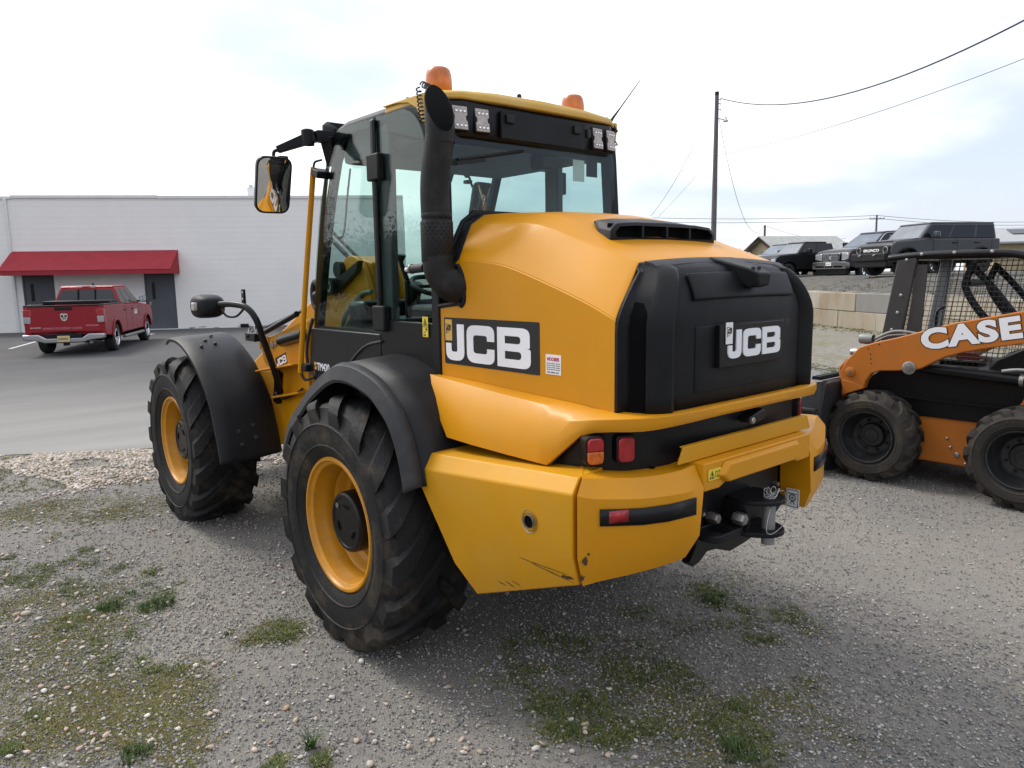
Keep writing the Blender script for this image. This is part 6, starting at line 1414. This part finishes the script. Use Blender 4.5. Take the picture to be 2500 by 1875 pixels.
# interior: grey upright, padded safety bars, seat, controls
m = MB(); m.tube(catmull([(4.36, -.80, 1.20), (4.34, -.77, 1.30), (4.34, -.77, 1.45), (4.36, -.82, 1.50)], 4), .012, 6); S_(m, 'grab_handle', BLKS, cb_)
m = MB()
for x in (4.30, 4.88):
    m.tube(catmull([(x, -1.04, 1.86), (x, -1.00, 1.76), (x, -.99, 1.66), (x, -1.08, 1.50), (x, -1.20, 1.36), (x, -1.34, 1.22)], 5), .030, 10); m.tube(catmull([(x, -1.02, 1.84), (x, -1.12, 1.74), (x, -1.24, 1.60), (x, -1.38, 1.42), (x, -1.50, 1.30)], 5), .027, 10)
m.tube([(4.30, -1.0, 1.70), (4.88, -1.0, 1.70)], .03, 8); S_(m, 'safety_bar', BLK, cb_)
m = MB(); m.box((4.34, -1.75, 1.0), (4.84, -1.30, 1.15)); m.box((4.34, -1.80, 1.12), (4.84, -1.62, 1.55)); S_(m, 'seat', BLK, cb_, bevel=.05)
m = MB(); m.prism([(-1.20, .95), (-1.30, 1.10), (-1.62, 1.28), (-2.1, 1.30), (-2.1, .95)], 'x', 4.12, 4.20); S_(m, 'fender_cover', BLK, cb_, bevel=.02)
m = MB(); m.tube([(4.36, -.95, 1.0), (4.36, -.98, 1.17)], .012, 6); m.lathe([(.03, 0), (.035, .06), (.02, .09), (0, .09)], (4.36, -.98, 1.15), 'z', 10); m.box((4.24, -1.15, 1.0), (4.42, -.85, 1.06)); S_(m, 'joystick', BLKS, cb_)
m = MB(); m.box((4.20, -1.15, 1.07), (4.24, -.99, 1.13)); S_(m, 'hazard_pad', mat('faded_red', (.16, .03, .016), .5), cb_)
m = MB(); m.box((cx0, -2.4, 1.0), (cx1, -2.0, 1.45)); S_(m, 'engine_cover', BLKS, bevel=.03)
# bucket carried low in front
BKT = mat('bucket_steel', (.055, .057, .062), .38, metal=.3, var=.3, vscale=4, dirt=(.14, .12, .10), dscale=5, damt=.4)
m = MB(); m.prism([(-.12, .06), (.70, .04), (.74, .06), (.10, .16), (.0, .30), (.02, .62), (.16, .78), (.14, .80), (-.14, .86), (-.17, .84), (-.14, .60)], 'x', 3.62, 5.40)
for x in (3.62, 5.37): m.prism([(-.12, .06), (.70, .04), (.30, .50), (.16, .78), (-.14, .86)], 'x', x, x+.03)
bk = S_(m, 'bucket', BKT, bevel=.006)
m = MB()
for (y, z) in ((.06, .60), (.10, .54)): m.box((3.58, y-.16, z-.012), (3.75, y+.14, z+.012))
S_(m, 'bucket_step', BKT, bk, bevel=.004)
m = MB(); m.box((3.66, -.10, .862), (4.2, -.02, .882))
for k in range(9): m.box((3.66+.06*k, -.095, .882), (3.69+.06*k, -.025, .894))
S_(m, 'grip_strip', BLK, bk)
# ================================================================ GRAVEL, STONES, WEEDS
def ico():
    p = (1+5**.5)/2; v = np.array([(-1,p,0),(1,p,0),(-1,-p,0),(1,-p,0),(0,-1,p),(0,1,p),(0,-1,-p),(0,1,-p),(p,0,-1),(p,0,1),(-p,0,-1),(-p,0,1)], float); v /= np.linalg.norm(v[0])
    f = np.array([(0,11,5),(0,5,1),(0,1,7),(0,7,10),(0,10,11),(1,5,9),(5,11,4),(11,10,2),(10,7,6),(7,1,8),(3,9,4),(3,4,2),(3,2,6),(3,6,8),(3,8,9),(4,9,5),(2,4,11),(6,2,10),(8,6,7),(9,8,1)]); return v, f
IV, IF = ico()
def octa():
    v = np.array([(1,0,0),(-1,0,0),(0,1,0),(0,-1,0),(0,0,1),(0,0,-1)], float); f = np.array([(4,0,2),(4,2,1),(4,1,3),(4,3,0),(5,2,0),(5,1,2),(5,3,1),(5,0,3)]); return v, f
OV, OF = octa()
zgv = np.vectorize(lambda x, y: zg(x, y)+bumps(x, y))
CPX = np.array([CP.x, CP.y])
YW = 40.34
def in_view(x, y, marg=4, dmax=14):
    dx, dy = x-CPX[0], y-CPX[1]; a = np.degrees(np.arctan2(dx, dy))-YW; d = np.hypot(dx, dy); return (np.abs(a) < 37+marg) & (d < dmax) & (d > 1.2)
def stones(x, y, s, V, F, flat, cols, name, mt, seed, sink=.35):
    r = np.random.RandomState(seed); n = len(x); k = len(V)
    jt = 1+r.normal(size=(n, k, 1))*.16; P = V[None]*jt*np.stack([s*(.7+.6*r.rand(n)), s*(.6+.5*r.rand(n)), s*flat*(.7+.6*r.rand(n))], 1)[:, None, :]
    a = r.rand(n)*6.283; ca, sa = np.cos(a), np.sin(a); X = P[..., 0]*ca[:, None]-P[..., 1]*sa[:, None]; Y = P[..., 0]*sa[:, None]+P[..., 1]*ca[:, None]
    Z = P[..., 2]+(X*r.normal(size=(n, 1))*.3); z0 = zgv(x, y)
    vv = np.stack([X+x[:, None], Y+y[:, None], Z+(z0+s*flat*sink)[:, None]], 2).reshape(-1, 3)
    ff = (F[None]+(np.arange(n)*k)[:, None, None]).reshape(-1, 3)
    me = bpy.data.meshes.new(name); me.vertices.add(len(vv)); me.vertices.foreach_set('co', vv.astype(np.float32).ravel()); me.loops.add(ff.size); me.loops.foreach_set('vertex_index', ff.astype(np.int32).ravel())
    me.polygons.add(len(ff)); me.polygons.foreach_set('loop_start', np.arange(0, ff.size, 3, dtype=np.int32)); me.polygons.foreach_set('loop_total', np.full(len(ff), 3, dtype=np.int32))
    c = np.array(cols)[r.randint(0, len(cols), n)]*(.75+.5*r.rand(n, 1)); ca_ = me.color_attributes.new('tint', 'FLOAT_COLOR', 'POINT'); cc_ = np.concatenate([np.repeat(c, k, 0), np.ones((n*k, 1))], 1); ca_.data.foreach_set('color', cc_.astype(np.float32).ravel())
    me.polygons.foreach_set('use_smooth', np.full(len(ff), V is IV)); me.update(); me.validate(); me.materials.append(mt)
    o = bpy.data.objects.new(name, me); COL.objects.link(o); return o
def tint_mat(name, rough=.85):
    m = mat(name, (.3, .3, .3), rough, bump=.25, bscale=220, spec=.3); t = m.node_tree; a = t.nodes.new('ShaderNodeVertexColor'); a.layer_name = 'tint'; t.links.new(a.outputs[0], t.nodes['Principled BSDF'].inputs['Base Color']); return m
STM = tint_mat('crushed_stone')
from mathutils import noise as mn
def dens_noise(x, y, sc, seed): return np.array([mn.noise((a*sc+seed, b*sc-seed, seed)) for a, b in zip(x, y)])
GREY = [(.205, .20, .195), (.16, .16, .165), (.225, .222, .218), (.275, .268, .258), (.13, .13, .138), (.31, .30, .28), (.38, .355, .315), (.46, .44, .41), (.235, .222, .20)]
PALE = [(.50, .45, .39), (.44, .39, .33), (.54, .50, .46), (.42, .34, .26), (.50, .40, .33), (.36, .33, .30)]
r0 = np.random.RandomState(5)
# edge distance (positive = on the asphalt side)
def edist(x, y): return (x-EA.x)*WN.x+(y-EA.y)*WN.y
N0 = 310000
d_ = 1.2+9.3*r0.rand(N0)**1.5; a_ = np.radians(YW+np.where(r0.rand(N0) < .80, (r0.rand(N0)-.5)*80, r0.normal(size=N0)*42)); x = CPX[0]+d_*np.sin(a_); y = CPX[1]+d_*np.cos(a_)
e = edist(x, y); nz = dens_noise(x, y, .55, 3.3)+.4*dens_noise(x, y, 1.9, 8.1)
keep = (e < -.25) & (r0.rand(N0) < np.clip(.62+nz*1.0, .22, 1.0))
x, y, d_ = x[keep], y[keep], d_[keep]
s = (.0030+.0052*r0.rand(len(x))**3)*(1+.035*d_); tag(stones(x, y, s, OV, OF, .62, GREY, 'gravel', STM, 1), kind='stuff')
# strip of large pale stone along the yard's edge, on the left
n = 60000; u = -7+9.0*r0.rand(n); wv = -r0.rand(n)**.95*2.6
x = EA.x+WT.x*u+WN.x*(wv-.05); y = EA.y+WT.y*u+WN.y*(wv-.05); lim = np.interp(x, [-3.5, -2.0, -.8, .5], [-2.5, -2.2, -1.65, -1.5])+.12*np.sin(u*4)+.6*r0.rand(n)**1.5+.25*dens_noise(EA.x+WT.x*u+WN.x*wv, EA.y+WT.y*u+WN.y*wv, 1.3, 2.2); kp = (wv > lim) & (dens_noise(EA.x+WT.x*u+WN.x*wv, EA.y+WT.y*u+WN.y*wv, 2.2, 5.5) > -.28) & (x < 1.2)
x, y = x[kp], y[kp]; s = .009+.015*r0.rand(len(x))**2; tag(stones(x, y, s, IV, IF, .55, PALE, 'pale_stone_strip', STM, 2), kind='stuff')
# scattered small pale chips
n = 1100; d_ = 1.4+6*r0.rand(n)**1.3; a_ = np.radians(YW-36+46*r0.rand(n)**1.5); x = CPX[0]+d_*np.sin(a_); y = CPX[1]+d_*np.cos(a_); kp = edist(x, y) < -.3
x, y = x[kp], y[kp]; s = .007+.010*r0.rand(len(x))**2; tag(stones(x, y, s, IV, IF, .55, PALE, 'pale_chip', STM, 4), kind='stuff')
# larger loose stones, one object each (positions read off the gravel on the left and in front)
PM = [mat('buff_stone', (.46, .40, .31), .8, var=.25, vscale=30, bump=.3, bscale=60), mat('white_stone', (.58, .56, .52), .8, var=.2, vscale=30, bump=.3, bscale=60), mat('orange_stone', (.46, .30, .17), .8, var=.3, vscale=25, bump=.3, bscale=60), mat('pink_stone', (.50, .36, .30), .8, var=.25, vscale=30, bump=.3, bscale=60)]
LB = ['buff', 'whitish', 'orange brown', 'pinkish']
def stone_label(x, y, s, c):
    size = 'tiny' if s < .010 else ('small' if s < .014 else ('mid-sized' if s < .020 else 'large'))
    d = Vector((x, y, 0))-CP; a = math.degrees(math.atan2(d.x, d.y))-YW; r_ = math.hypot(d.x, d.y)
    where = 'in the pale strip by the front wheel' if r_ > 5.2 else ('close to the left edge of the picture' if a < -29 else ('on the gravel left of the front wheel' if (r_ > 4.0 and a < -20) else ('on the gravel left of the rear wheel' if (r_ > 2.9 and a < -12) else ('among the moss at the bottom left' if a < -15 else ('on bare gravel at the bottom edge below the rear wheel' if a < 0 else 'on the gravel right of the grass in front of the hitch')))))
    return size+' '+LB[c]+' rounded stone '+where
STN = [
    (-1.496, 2.621, 0.0131, 1), (-1.557, 2.373, 0.0092, 0), (-1.646, 2.254, 0.0223, 1), (-1.595, 2.289, 0.0164, 0), (-1.623, 2.044, 0.0166, 0), (-1.844, 2.025, 0.0153, 2),
    (-1.801, 2.059, 0.0162, 2), (-1.818, 1.43, 0.0173, 2), (-1.766, 1.454, 0.0183, 0), (-1.868, 1.26, 0.014, 1), (-1.843, 1.129, 0.017, 0), (-1.829, 1.091, 0.0098, 1),
    (-1.758, 1.105, 0.0106, 1), (-1.666, 0.969, 0.0157, 0), (-1.785, 0.904, 0.0146, 3), (-1.904, 1.174, 0.0163, 2), (-1.871, 1.397, 0.0154, 0), (-1.896, 1.385, 0.0136, 0),
    (-2.117, 1.564, 0.0129, 0), (-2.144, 1.522, 0.0141, 1), (-2.16, 1.45, 0.0314, 0), (-2.202, 1.473, 0.0231, 2), (-2.117, 1.337, 0.0202, 1), (-2.281, 1.345, 0.0197, 0),
    (-1.623, 1.669, 0.0149, 1), (-1.417, 2.043, 0.0122, 3), (-1.271, 2.45, 0.0184, 2), (-1.231, 2.469, 0.0176, 0), (-1.362, 2.332, 0.0128, 0), (-1.156, 2.914, 0.0113, 0),
    (-1.028, 2.837, 0.0199, 1), (-1.109, 2.804, 0.0168, 0), (-1.509, 1.894, 0.0164, 0), (-1.544, 1.896, 0.0125, 1), (-1.472, 1.936, 0.0119, 0), (-2.164, 2.194, 0.0158, 0),
    (-1.985, 1.716, 0.0114, 0), (-1.709, 1.427, 0.0106, 1), (-1.98, 1.462, 0.0136, 0), (-2.162, 1.102, 0.0124, 3), (-1.989, 0.881, 0.0137, 0), (-2.057, 0.952, 0.0154, 2),
    (-2.005, 0.813, 0.0164, 1), (-2.027, 0.853, 0.0103, 1), (-2.223, 0.513, 0.0179, 3), (-2.219, 0.461, 0.0189, 1), (-2.176, 0.479, 0.0142, 0), (-2.135, 0.426, 0.0142, 3),
    (-2.134, 0.368, 0.0121, 1), (-2.259, 0.434, 0.009, 1), (-2.247, 0.462, 0.0097, 0), (-2.2, 0.397, 0.0127, 1), (-2.241, 0.204, 0.0149, 0), (-2.094, 0.672, 0.0151, 2),
    (-2.082, -0.079, 0.0198, 3), (-2.127, -0.153, 0.0139, 3), (-2.116, -0.036, 0.0111, 2), (-2.197, 0.076, 0.0145, 3), (-2.398, 0.028, 0.0137, 1), (-2.181, -0.099, 0.0166, 3),
    (-2.277, 0.265, 0.0121, 1), (-2.293, 0.834, 0.0092, 1), (-2.149, 0.2, 0.0122, 0), (-1.566, 0.188, 0.0169, 3), (-1.519, 0.173, 0.0105, 1), (-1.455, -0.385, 0.0181, 2),
    (-1.706, -0.383, 0.0089, 0), (-1.492, -0.658, 0.0092, 1), (-1.916, 0.204, 0.0092, 1), (-1.667, 0.181, 0.0083, 0), (-1.961, 0.655, 0.0114, 2), (-2.297, 0.445, 0.0108, 0),
    (-1.801, -0.432, 0.0096, 0), (-1.598, -0.563, 0.0097, 2), (-1.51, -0.532, 0.01, 0), (-1.565, -0.408, 0.0113, 0), (-0.519, -1.522, 0.012, 1), (-0.719, -0.85, 0.0076, 1),
    (-0.875, -1.2, 0.0081, 0), (-0.671, -1.261, 0.0083, 3), (-0.63, -1.495, 0.0079, 1), (-0.014, -1.798, 0.0063, 1), (-0.885, -1.32, 0.0084, 3), (0.487, -1.19, 0.0079, 1)
]
for (x, y, s, c) in STN:
    m = MB(); st_ = rnd.random()*6.28
    q = []
    for v in IV:
        j = rnd.uniform(.82, 1.15); q.append(Vector((v[0]*s*1.25*j, v[1]*s*.85*j, v[2]*s*.62*j)))
    R3 = Matrix.Rotation(st_, 3, 'Z') @ Matrix.Rotation(rnd.uniform(-.3, .3), 3, 'X'); m.v = [tuple(R3 @ p) for p in q]; m.f = [tuple(f) for f in IF.tolist()]
    o = m.build('stone', PM[c], None, ang=180, sub=1); o.location = (x, y, zg(x, y)+bumps(x, y)+s*.28); tag(o, stone_label(x, y, s, c), 'stone', 'loose stones on the gravel')
# ---- weeds: tufts of thin blades, moss-like low growth
GRS = tint_mat('weed_green', .7)
def blades(cx, cy, n_per, h, spread, cols, name, seed, lean=.6, wd=.0022):
    r = np.random.RandomState(seed); n = len(cx)*n_per
    X0 = np.repeat(cx, n_per); Y0 = np.repeat(cy, n_per); sp = np.repeat(spread, n_per); H = np.repeat(h, n_per)*(.45+.75*r.rand(n))
    a = r.rand(n)*6.283; rr = sp*np.sqrt(r.rand(n)); bx_ = X0+rr*np.cos(a); by_ = Y0+rr*np.sin(a); bz = zgv(bx_, by_)-.004
    b = a+r.normal(size=n)*.9; L_ = lean*(.3+r.rand(n)); w_ = wd*(.6+.8*r.rand(n)); px, py = -np.sin(b)*w_, np.cos(b)*w_
    P = np.stack([np.stack([bx_-px, by_-py, bz], 1), np.stack([bx_+px, by_+py, bz], 1), np.stack([bx_+px*.8+np.cos(b)*H*L_*.45, by_+py*.8+np.sin(b)*H*L_*.45, bz+H*.62], 1), np.stack([bx_-px*.8+np.cos(b)*H*L_*.45, by_-py*.8+np.sin(b)*H*L_*.45, bz+H*.62], 1), np.stack([bx_+np.cos(b)*H*L_*1.1, by_+np.sin(b)*H*L_*1.1, bz+H], 1)], 1)
    vv = P.reshape(-1, 3); base = (np.arange(n)*5)[:, None]; tri = np.concatenate([base+np.array([[0, 1, 2]]), base+np.array([[0, 2, 3]]), base+np.array([[3, 2, 4]])], 1).reshape(-1, 3)
    me = bpy.data.meshes.new(name); me.vertices.add(len(vv)); me.vertices.foreach_set('co', vv.astype(np.float32).ravel()); me.loops.add(tri.size); me.loops.foreach_set('vertex_index', tri.astype(np.int32).ravel())
    me.polygons.add(len(tri)); me.polygons.foreach_set('loop_start', np.arange(0, tri.size, 3, dtype=np.int32)); me.polygons.foreach_set('loop_total', np.full(len(tri), 3, dtype=np.int32))
    cl = np.array(cols)[np.repeat(r.randint(0, len(cols), len(cx)), n_per)]*(.65+.7*r.rand(n, 1)); ca_ = me.color_attributes.new('tint', 'FLOAT_COLOR', 'POINT'); ca_.data.foreach_set('color', np.concatenate([np.repeat(cl, 5, 0), np.ones((n*5, 1))], 1).astype(np.float32).ravel())
    me.update(); me.validate(); me.materials.append(GRS); o = bpy.data.objects.new(name, me); COL.objects.link(o); return o
GC = [(.085, .125, .032), (.11, .145, .045), (.07, .10, .03)]; MC_ = [(.19, .18, .055), (.155, .16, .045), (.22, .175, .07), (.14, .155, .04), (.21, .16, .075)]; DC = [(.045, .085, .022), (.055, .10, .026)]
def patch(pts, per, jitter, hs, sp, cols, name, seed, n_per, **k):
    r = np.random.RandomState(seed); cx = []; cy = []
    for (px, py, rx, ry, dn) in pts:
        n = int(per*dn); g = r.normal(size=(n, 2)); cx += list(px+(g[:, 0]*WT.x*rx+g[:, 1]*WN.x*ry)*.5); cy += list(py+(g[:, 0]*WT.y*rx+g[:, 1]*WN.y*ry)*.5)
    cx, cy = np.array(cx), np.array(cy); nz_ = dens_noise(cx, cy, 3.1, seed*.37)+.6*dens_noise(cx, cy, 9.0, seed*.61); kp = (edist(cx, cy) < .0) & (nz_+.30*r.normal(size=len(cx)) > -.16); cx, cy = cx[kp], cy[kp]; n = len(cx)
    return tag(blades(cx, cy, n_per, hs*(.6+.8*r.rand(n)), sp*(.5+r.rand(n)), cols, name, seed+1, **k), kind='stuff')
MOSS = [(-1.774, 3.651, 0.218, 0.288, 1.2), (-1.976, 3.66, 0.214, 0.201, 0.8), (-1.212, 3.216, 0.283, 0.197, 1.2), (-1.356, 3.123, 0.212, 0.189, 0.7), (-1.549, 3.26, 0.19, 0.19, 0.5), (-1.538, 3.523, 0.33, 0.164, 0.4), (-2.121, 1.625, 0.351, 0.145, 1.2), (-2.168, 1.81, 0.196, 0.132, 0.6), (-2.0, 1.23, 0.217, 0.11, 1), (-1.83, 1.525, 0.141, 0.106, 0.6), (-1.26, 0.285, 0.115, 0.058, 0.9), (-1.166, 0.361, 0.083, 0.047, 0.5), (-2.255, 1.59, 0.09, 0.16, 0.6), (-2.008, 1.003, 0.261, 0.17, 1.4), (-2.108, 0.957, 0.154, 0.109, 0.8), (-2.289, 0.812, 0.188, 0.148, 0.6), (-2.073, 0.494, 0.183, 0.135, 1.0), (-2.224, 0.312, 0.404, 0.172, 2.2), (-2.329, 0.129, 0.232, 0.2, 2.2), (-2.134, 0.101, 0.264, 0.11, 1.3), (-1.931, 0.019, 0.115, 0.073, 0.7), (-1.766, 0.069, 0.114, 0.105, 0.8), (-1.932, -0.252, 0.132, 0.074, 1.1), (-2.065, -0.171, 0.107, 0.096, 0.9), (-1.827, -0.201, 0.094, 0.091, 0.6), (-1.881, -0.421, 0.081, 0.079, 0.7), (-1.977, 1.261, 0.125, 0.127, 0.4), (-2.044, 0.272, 0.1, 0.095, 0.7), (-1.69, 0.327, 0.13, 0.06, 0.4), (-1.799, 0.197, 0.069, 0.055, 0.35), (-0.25, -1.57, 0.197, 0.117, 1.4), (-0.115, -1.656, 0.122, 0.107, 0.7), (0.139, -1.786, 0.117, 0.115, 0.7), (0.129, -1.731, 0.078, 0.059, 0.4), (0.045, -2.083, 0.106, 0.146, 0.8), (-0.149, -1.306, 0.132, 0.184, 0.9), (-0.471, -1.423, 0.15, 0.076, 0.6), (-0.339, -1.821, 0.181, 0.09, 0.8), (0.852, -1.507, 0.056, 0.064, 0.25), (0.395, -1.775, 0.049, 0.048, 0.2), (-0.148, -1.367, 0.097, 0.105, 0.5)]
GREEN = [(-1.653, 1.412, 0.11, 0.125, 1), (-1.705, 2.09, 0.079, 0.131, 0.6), (-1.714, 2.35, 0.064, 0.085, 0.35), (-1.814, 2.22, 0.053, 0.108, 0.4), (-1.472, 1.641, 0.05, 0.094, 0.35), (-1.961, 2.049, 0.101, 0.124, 0.5), (-2.154, 2.076, 0.065, 0.097, 0.5), (-2.113, 2.558, 0.036, 0.086, 0.25), (-1.442, 1.281, 0.048, 0.083, 0.35), (-1.498, 1.32, 0.064, 0.083, 0.4), (-1.767, 2.799, 0.116, 0.13, 0.4), (-1.976, 1.188, 0.072, 0.108, 0.7), (-1.857, 1.598, 0.095, 0.108, 0.5), (-1.921, 1.657, 0.063, 0.087, 0.4), (-1.972, 2.216, 0.086, 0.105, 0.4), (-1.613, 1.842, 0.051, 0.073, 0.3), (-2.181, 2.293, 0.051, 0.156, 0.4), (-1.663, 1.372, 0.062, 0.062, 0.4), (-1.908, 1.772, 0.073, 0.091, 0.35), (-2.069, 1.92, 0.097, 0.117, 0.5), (-1.78, 1.269, 0.068, 0.089, 0.5), (-1.959, 1.221, 0.058, 0.146, 0.6), (-1.801, 0.784, 0.07, 0.108, 0.6), (-1.92, 0.871, 0.047, 0.092, 0.45), (-1.932, 0.573, 0.045, 0.081, 0.45), (-1.573, 1.145, 0.103, 0.11, 0.7), (-1.793, 0.338, 0.042, 0.044, 0.3), (-1.706, 0.251, 0.043, 0.058, 0.35), (-1.964, 0.736, 0.089, 0.068, 0.5), (-1.802, 0.484, 0.03, 0.095, 0.3), (-1.157, 0.364, 0.072, 0.071, 0.4), (-1.259, 0.292, 0.131, 0.067, 0.8), (-1.144, 0.263, 0.055, 0.068, 0.35), (-1.416, 0.445, 0.023, 0.034, 0.15), (-1.493, -0.802, 0.034, 0.045, 0.4), (-1.639, -0.706, 0.045, 0.045, 0.5), (-2.394, 0.085, 0.048, 0.045, 0.4), (-2.298, 0.29, 0.038, 0.051, 0.3), (-0.508, -0.901, 0.186, 0.126, 1.2), (-0.554, -1.119, 0.127, 0.126, 1.0), (-0.539, -1.259, 0.17, 0.12, 1.4), (-0.459, -1.331, 0.093, 0.212, 1.2), (-0.121, -1.119, 0.147, 0.184, 1.3), (0.008, -1.213, 0.113, 0.204, 1.0), (-0.014, -1.346, 0.125, 0.095, 0.8), (-0.169, -1.205, 0.126, 0.127, 0.8), (-0.702, -1.283, 0.074, 0.061, 0.7), (-0.623, -1.32, 0.09, 0.049, 0.6), (-0.549, -1.452, 0.117, 0.072, 0.8), (-0.403, -1.501, 0.06, 0.063, 0.5), (-0.258, -1.849, 0.112, 0.126, 1.3), (-0.221, -1.905, 0.069, 0.069, 0.5), (0.789, -1.008, 0.123, 0.22, 1.0), (0.883, -0.843, 0.086, 0.133, 0.6), (0.912, -1.351, 0.088, 0.115, 0.7), (0.724, -1.223, 0.165, 0.133, 0.9), (0.482, -1.103, 0.173, 0.127, 1.0), (0.591, -1.442, 0.082, 0.059, 0.5), (0.546, -1.388, 0.037, 0.059, 0.3), (1.081, -0.862, 0.132, 0.084, 0.5), (-0.222, -0.64, 0.151, 0.117, 0.9), (-0.124, -0.755, 0.122, 0.097, 0.7), (-0.11, -0.895, 0.109, 0.11, 0.7), (-0.619, -1.06, 0.048, 0.113, 0.6), (-0.012, -1.66, 0.062, 0.056, 0.5), (-0.221, -1.76, 0.058, 0.048, 0.4), (-0.319, -1.75, 0.043, 0.046, 0.4), (-0.416, -1.185, 0.072, 0.086, 0.6), (-0.424, -0.659, 0.054, 0.089, 0.4), (0.355, -0.799, 0.08, 0.089, 0.4), (0.796, -1.201, 0.059, 0.093, 0.4), (-0.38, -1.603, 0.036, 0.049, 0.4), (-0.165, -1.663, 0.075, 0.078, 0.6), (-0.103, -1.785, 0.044, 0.076, 0.3)]
TALL = [(-1.584, 1.101, 0.098, 0.075, 1), (-1.534, 1.159, 0.023, 0.117, 0.6), (-1.781, 1.269, 0.059, 0.077, 0.8), (-1.649, 1.371, 0.054, 0.083, 0.6)]
STRIP = [(-1.681, 5.879, 0.54, 0.175, 0.5), (-1.302, 5.686, 0.907, 0.175, 0.4), (-0.801, 5.456, 0.368, 0.22, 0.5), (-0.679, 5.286, 0.182, 0.215, 0.4), (-1.717, 5.025, 0.818, 0.255, 0.5), (-1.272, 4.807, 0.828, 0.255, 0.5), (-1.163, 4.299, 0.395, 0.329, 0.4), (-1.615, 4.357, 0.573, 0.254, 0.4)]
patch([(a, b, c*1.45, d*1.7, e) for a, b, c, d, e in MOSS], 1000, 0, .0055, .013, MC_, 'moss_patch', 31, 8, lean=1.5, wd=.0018)
patch([(a, b, c*1.2, d*1.2, e) for a, b, c, d, e in GREEN], 250, 0, .012, .011, GC+MC_[:2], 'low_weeds', 32, 9, lean=1.3, wd=.0015)
patch(TALL, 30, 0, .024, .014, DC+GC[:1], 'dark_grass', 33, 9, lean=1.0, wd=.0017)
patch([(a, b, c*1.2, max(d, .25)*1.6, e) for a, b, c, d, e in STRIP], 420, 0, .018, .022, MC_+GC[:1], 'strip_grass', 34, 9, lean=1.2, wd=.0028)
WEEDS = [(-2.027, -0.296, 0.05, 0.06), (-1.497, -0.697, 0.11, 0.015), (-1.581, 1.076, 0.07, 0.09), (-1.787, 1.241, 0.05, 0.06), (0.789, -1.008, 0.06, 0.08), (-0.299, -1.843, 0.07, 0.07)]
WL = ['dark green weed clump at the bottom left among grey gravel', 'thin upright weed standing alone below the rear wheel', 'green weed with a raised stem left of the rear wheel', 'small round green weed tuft left of the rear wheel', 'dark green weed tuft in the shade below the tow hitch', 'broad green weed clump near the bottom right edge of the grass patch']
for i, (x, y, h, sp) in enumerate(WEEDS):
    n_ = 26 if sp > .03 else 9; r_ = np.random.RandomState(60+i); a_ = r_.rand(n_)*6.28; q_ = sp*np.sqrt(r_.rand(n_))
    o = blades(x+q_*np.cos(a_), y+q_*np.sin(a_), 8, h*.75*(.5+.6*r_.rand(n_)), np.full(n_, .010), DC+GC[:1], 'weed', 70+i, lean=.9, wd=.0020); tag(o, WL[i], 'weed')
# roadside grass at the far side of the yard and under the retaining wall
def far_grass(pts, n, h, wdt, cols, name, seed, zf=None):
    r = np.random.RandomState(seed); P0 = np.array(pts); t = r.rand(n)*(len(P0)-1); i = t.astype(int); f = (t-i)[:, None]; q = P0[i]*(1-f)+P0[i+1]*f; q = q+r.normal(size=(n, 2))*wdt
    return tag(blades(q[:, 0], q[:, 1], 8, h*(.5+r.rand(n)), np.full(n, .06), cols, name, seed+1, wd=.008), kind='stuff')
far_grass([(10.2, 1.6), (10.95, 3.14), (11.4, 4.05), (13, 7.3), (16, 13)], 700, .030, .25, GC+MC_[:2], 'verge_grass', 41)
far_grass([(23.5, 11.9), (21.6, 9.2), (19.4, 6.0), (17.4, 2.8), (14, -2.5)], 700, .05, .45, MC_+GC[:1], 'wall_grass', 43)
def bank_grass(n, seed):
    r = np.random.RandomState(seed); s_ = -14+40*r.rand(n); o_ = .7+2.4*r.rand(n)**1.4; kp = np.sin(s_*1.1+2)+np.sin(s_*.43)+r.normal(size=n)*.5 > .25; s_, o_ = s_[kp], o_[kp]
    X = RA.x+RT.x*s_+RN.x*o_; Y = RA.y+RT.y*s_+RN.y*o_; Z = np.interp(o_, [.56, .9, 1.8, 3.0, 4.0], [1.04, 1.10, 1.36, 1.56, 1.62])-.02
    ob = blades(X, Y, 7, np.full(len(X), .07), np.full(len(X), .12), [(.13, .125, .055), (.15, .14, .06), (.10, .115, .04), (.20, .17, .10)], 'bank_grass', seed+1, wd=.007)
    me = ob.data; co_ = np.empty(len(me.vertices)*3, np.float32); me.vertices.foreach_get('co', co_); co_ = co_.reshape(-1, 3); co_[:, 2] += np.repeat(np.repeat(Z, 7), 5)-np.repeat(zgv(np.repeat(X, 7), np.repeat(Y, 7)), 5); me.vertices.foreach_set('co', co_.ravel()); me.update()
    return tag(ob, kind='stuff')
bank_grass(2600, 47)
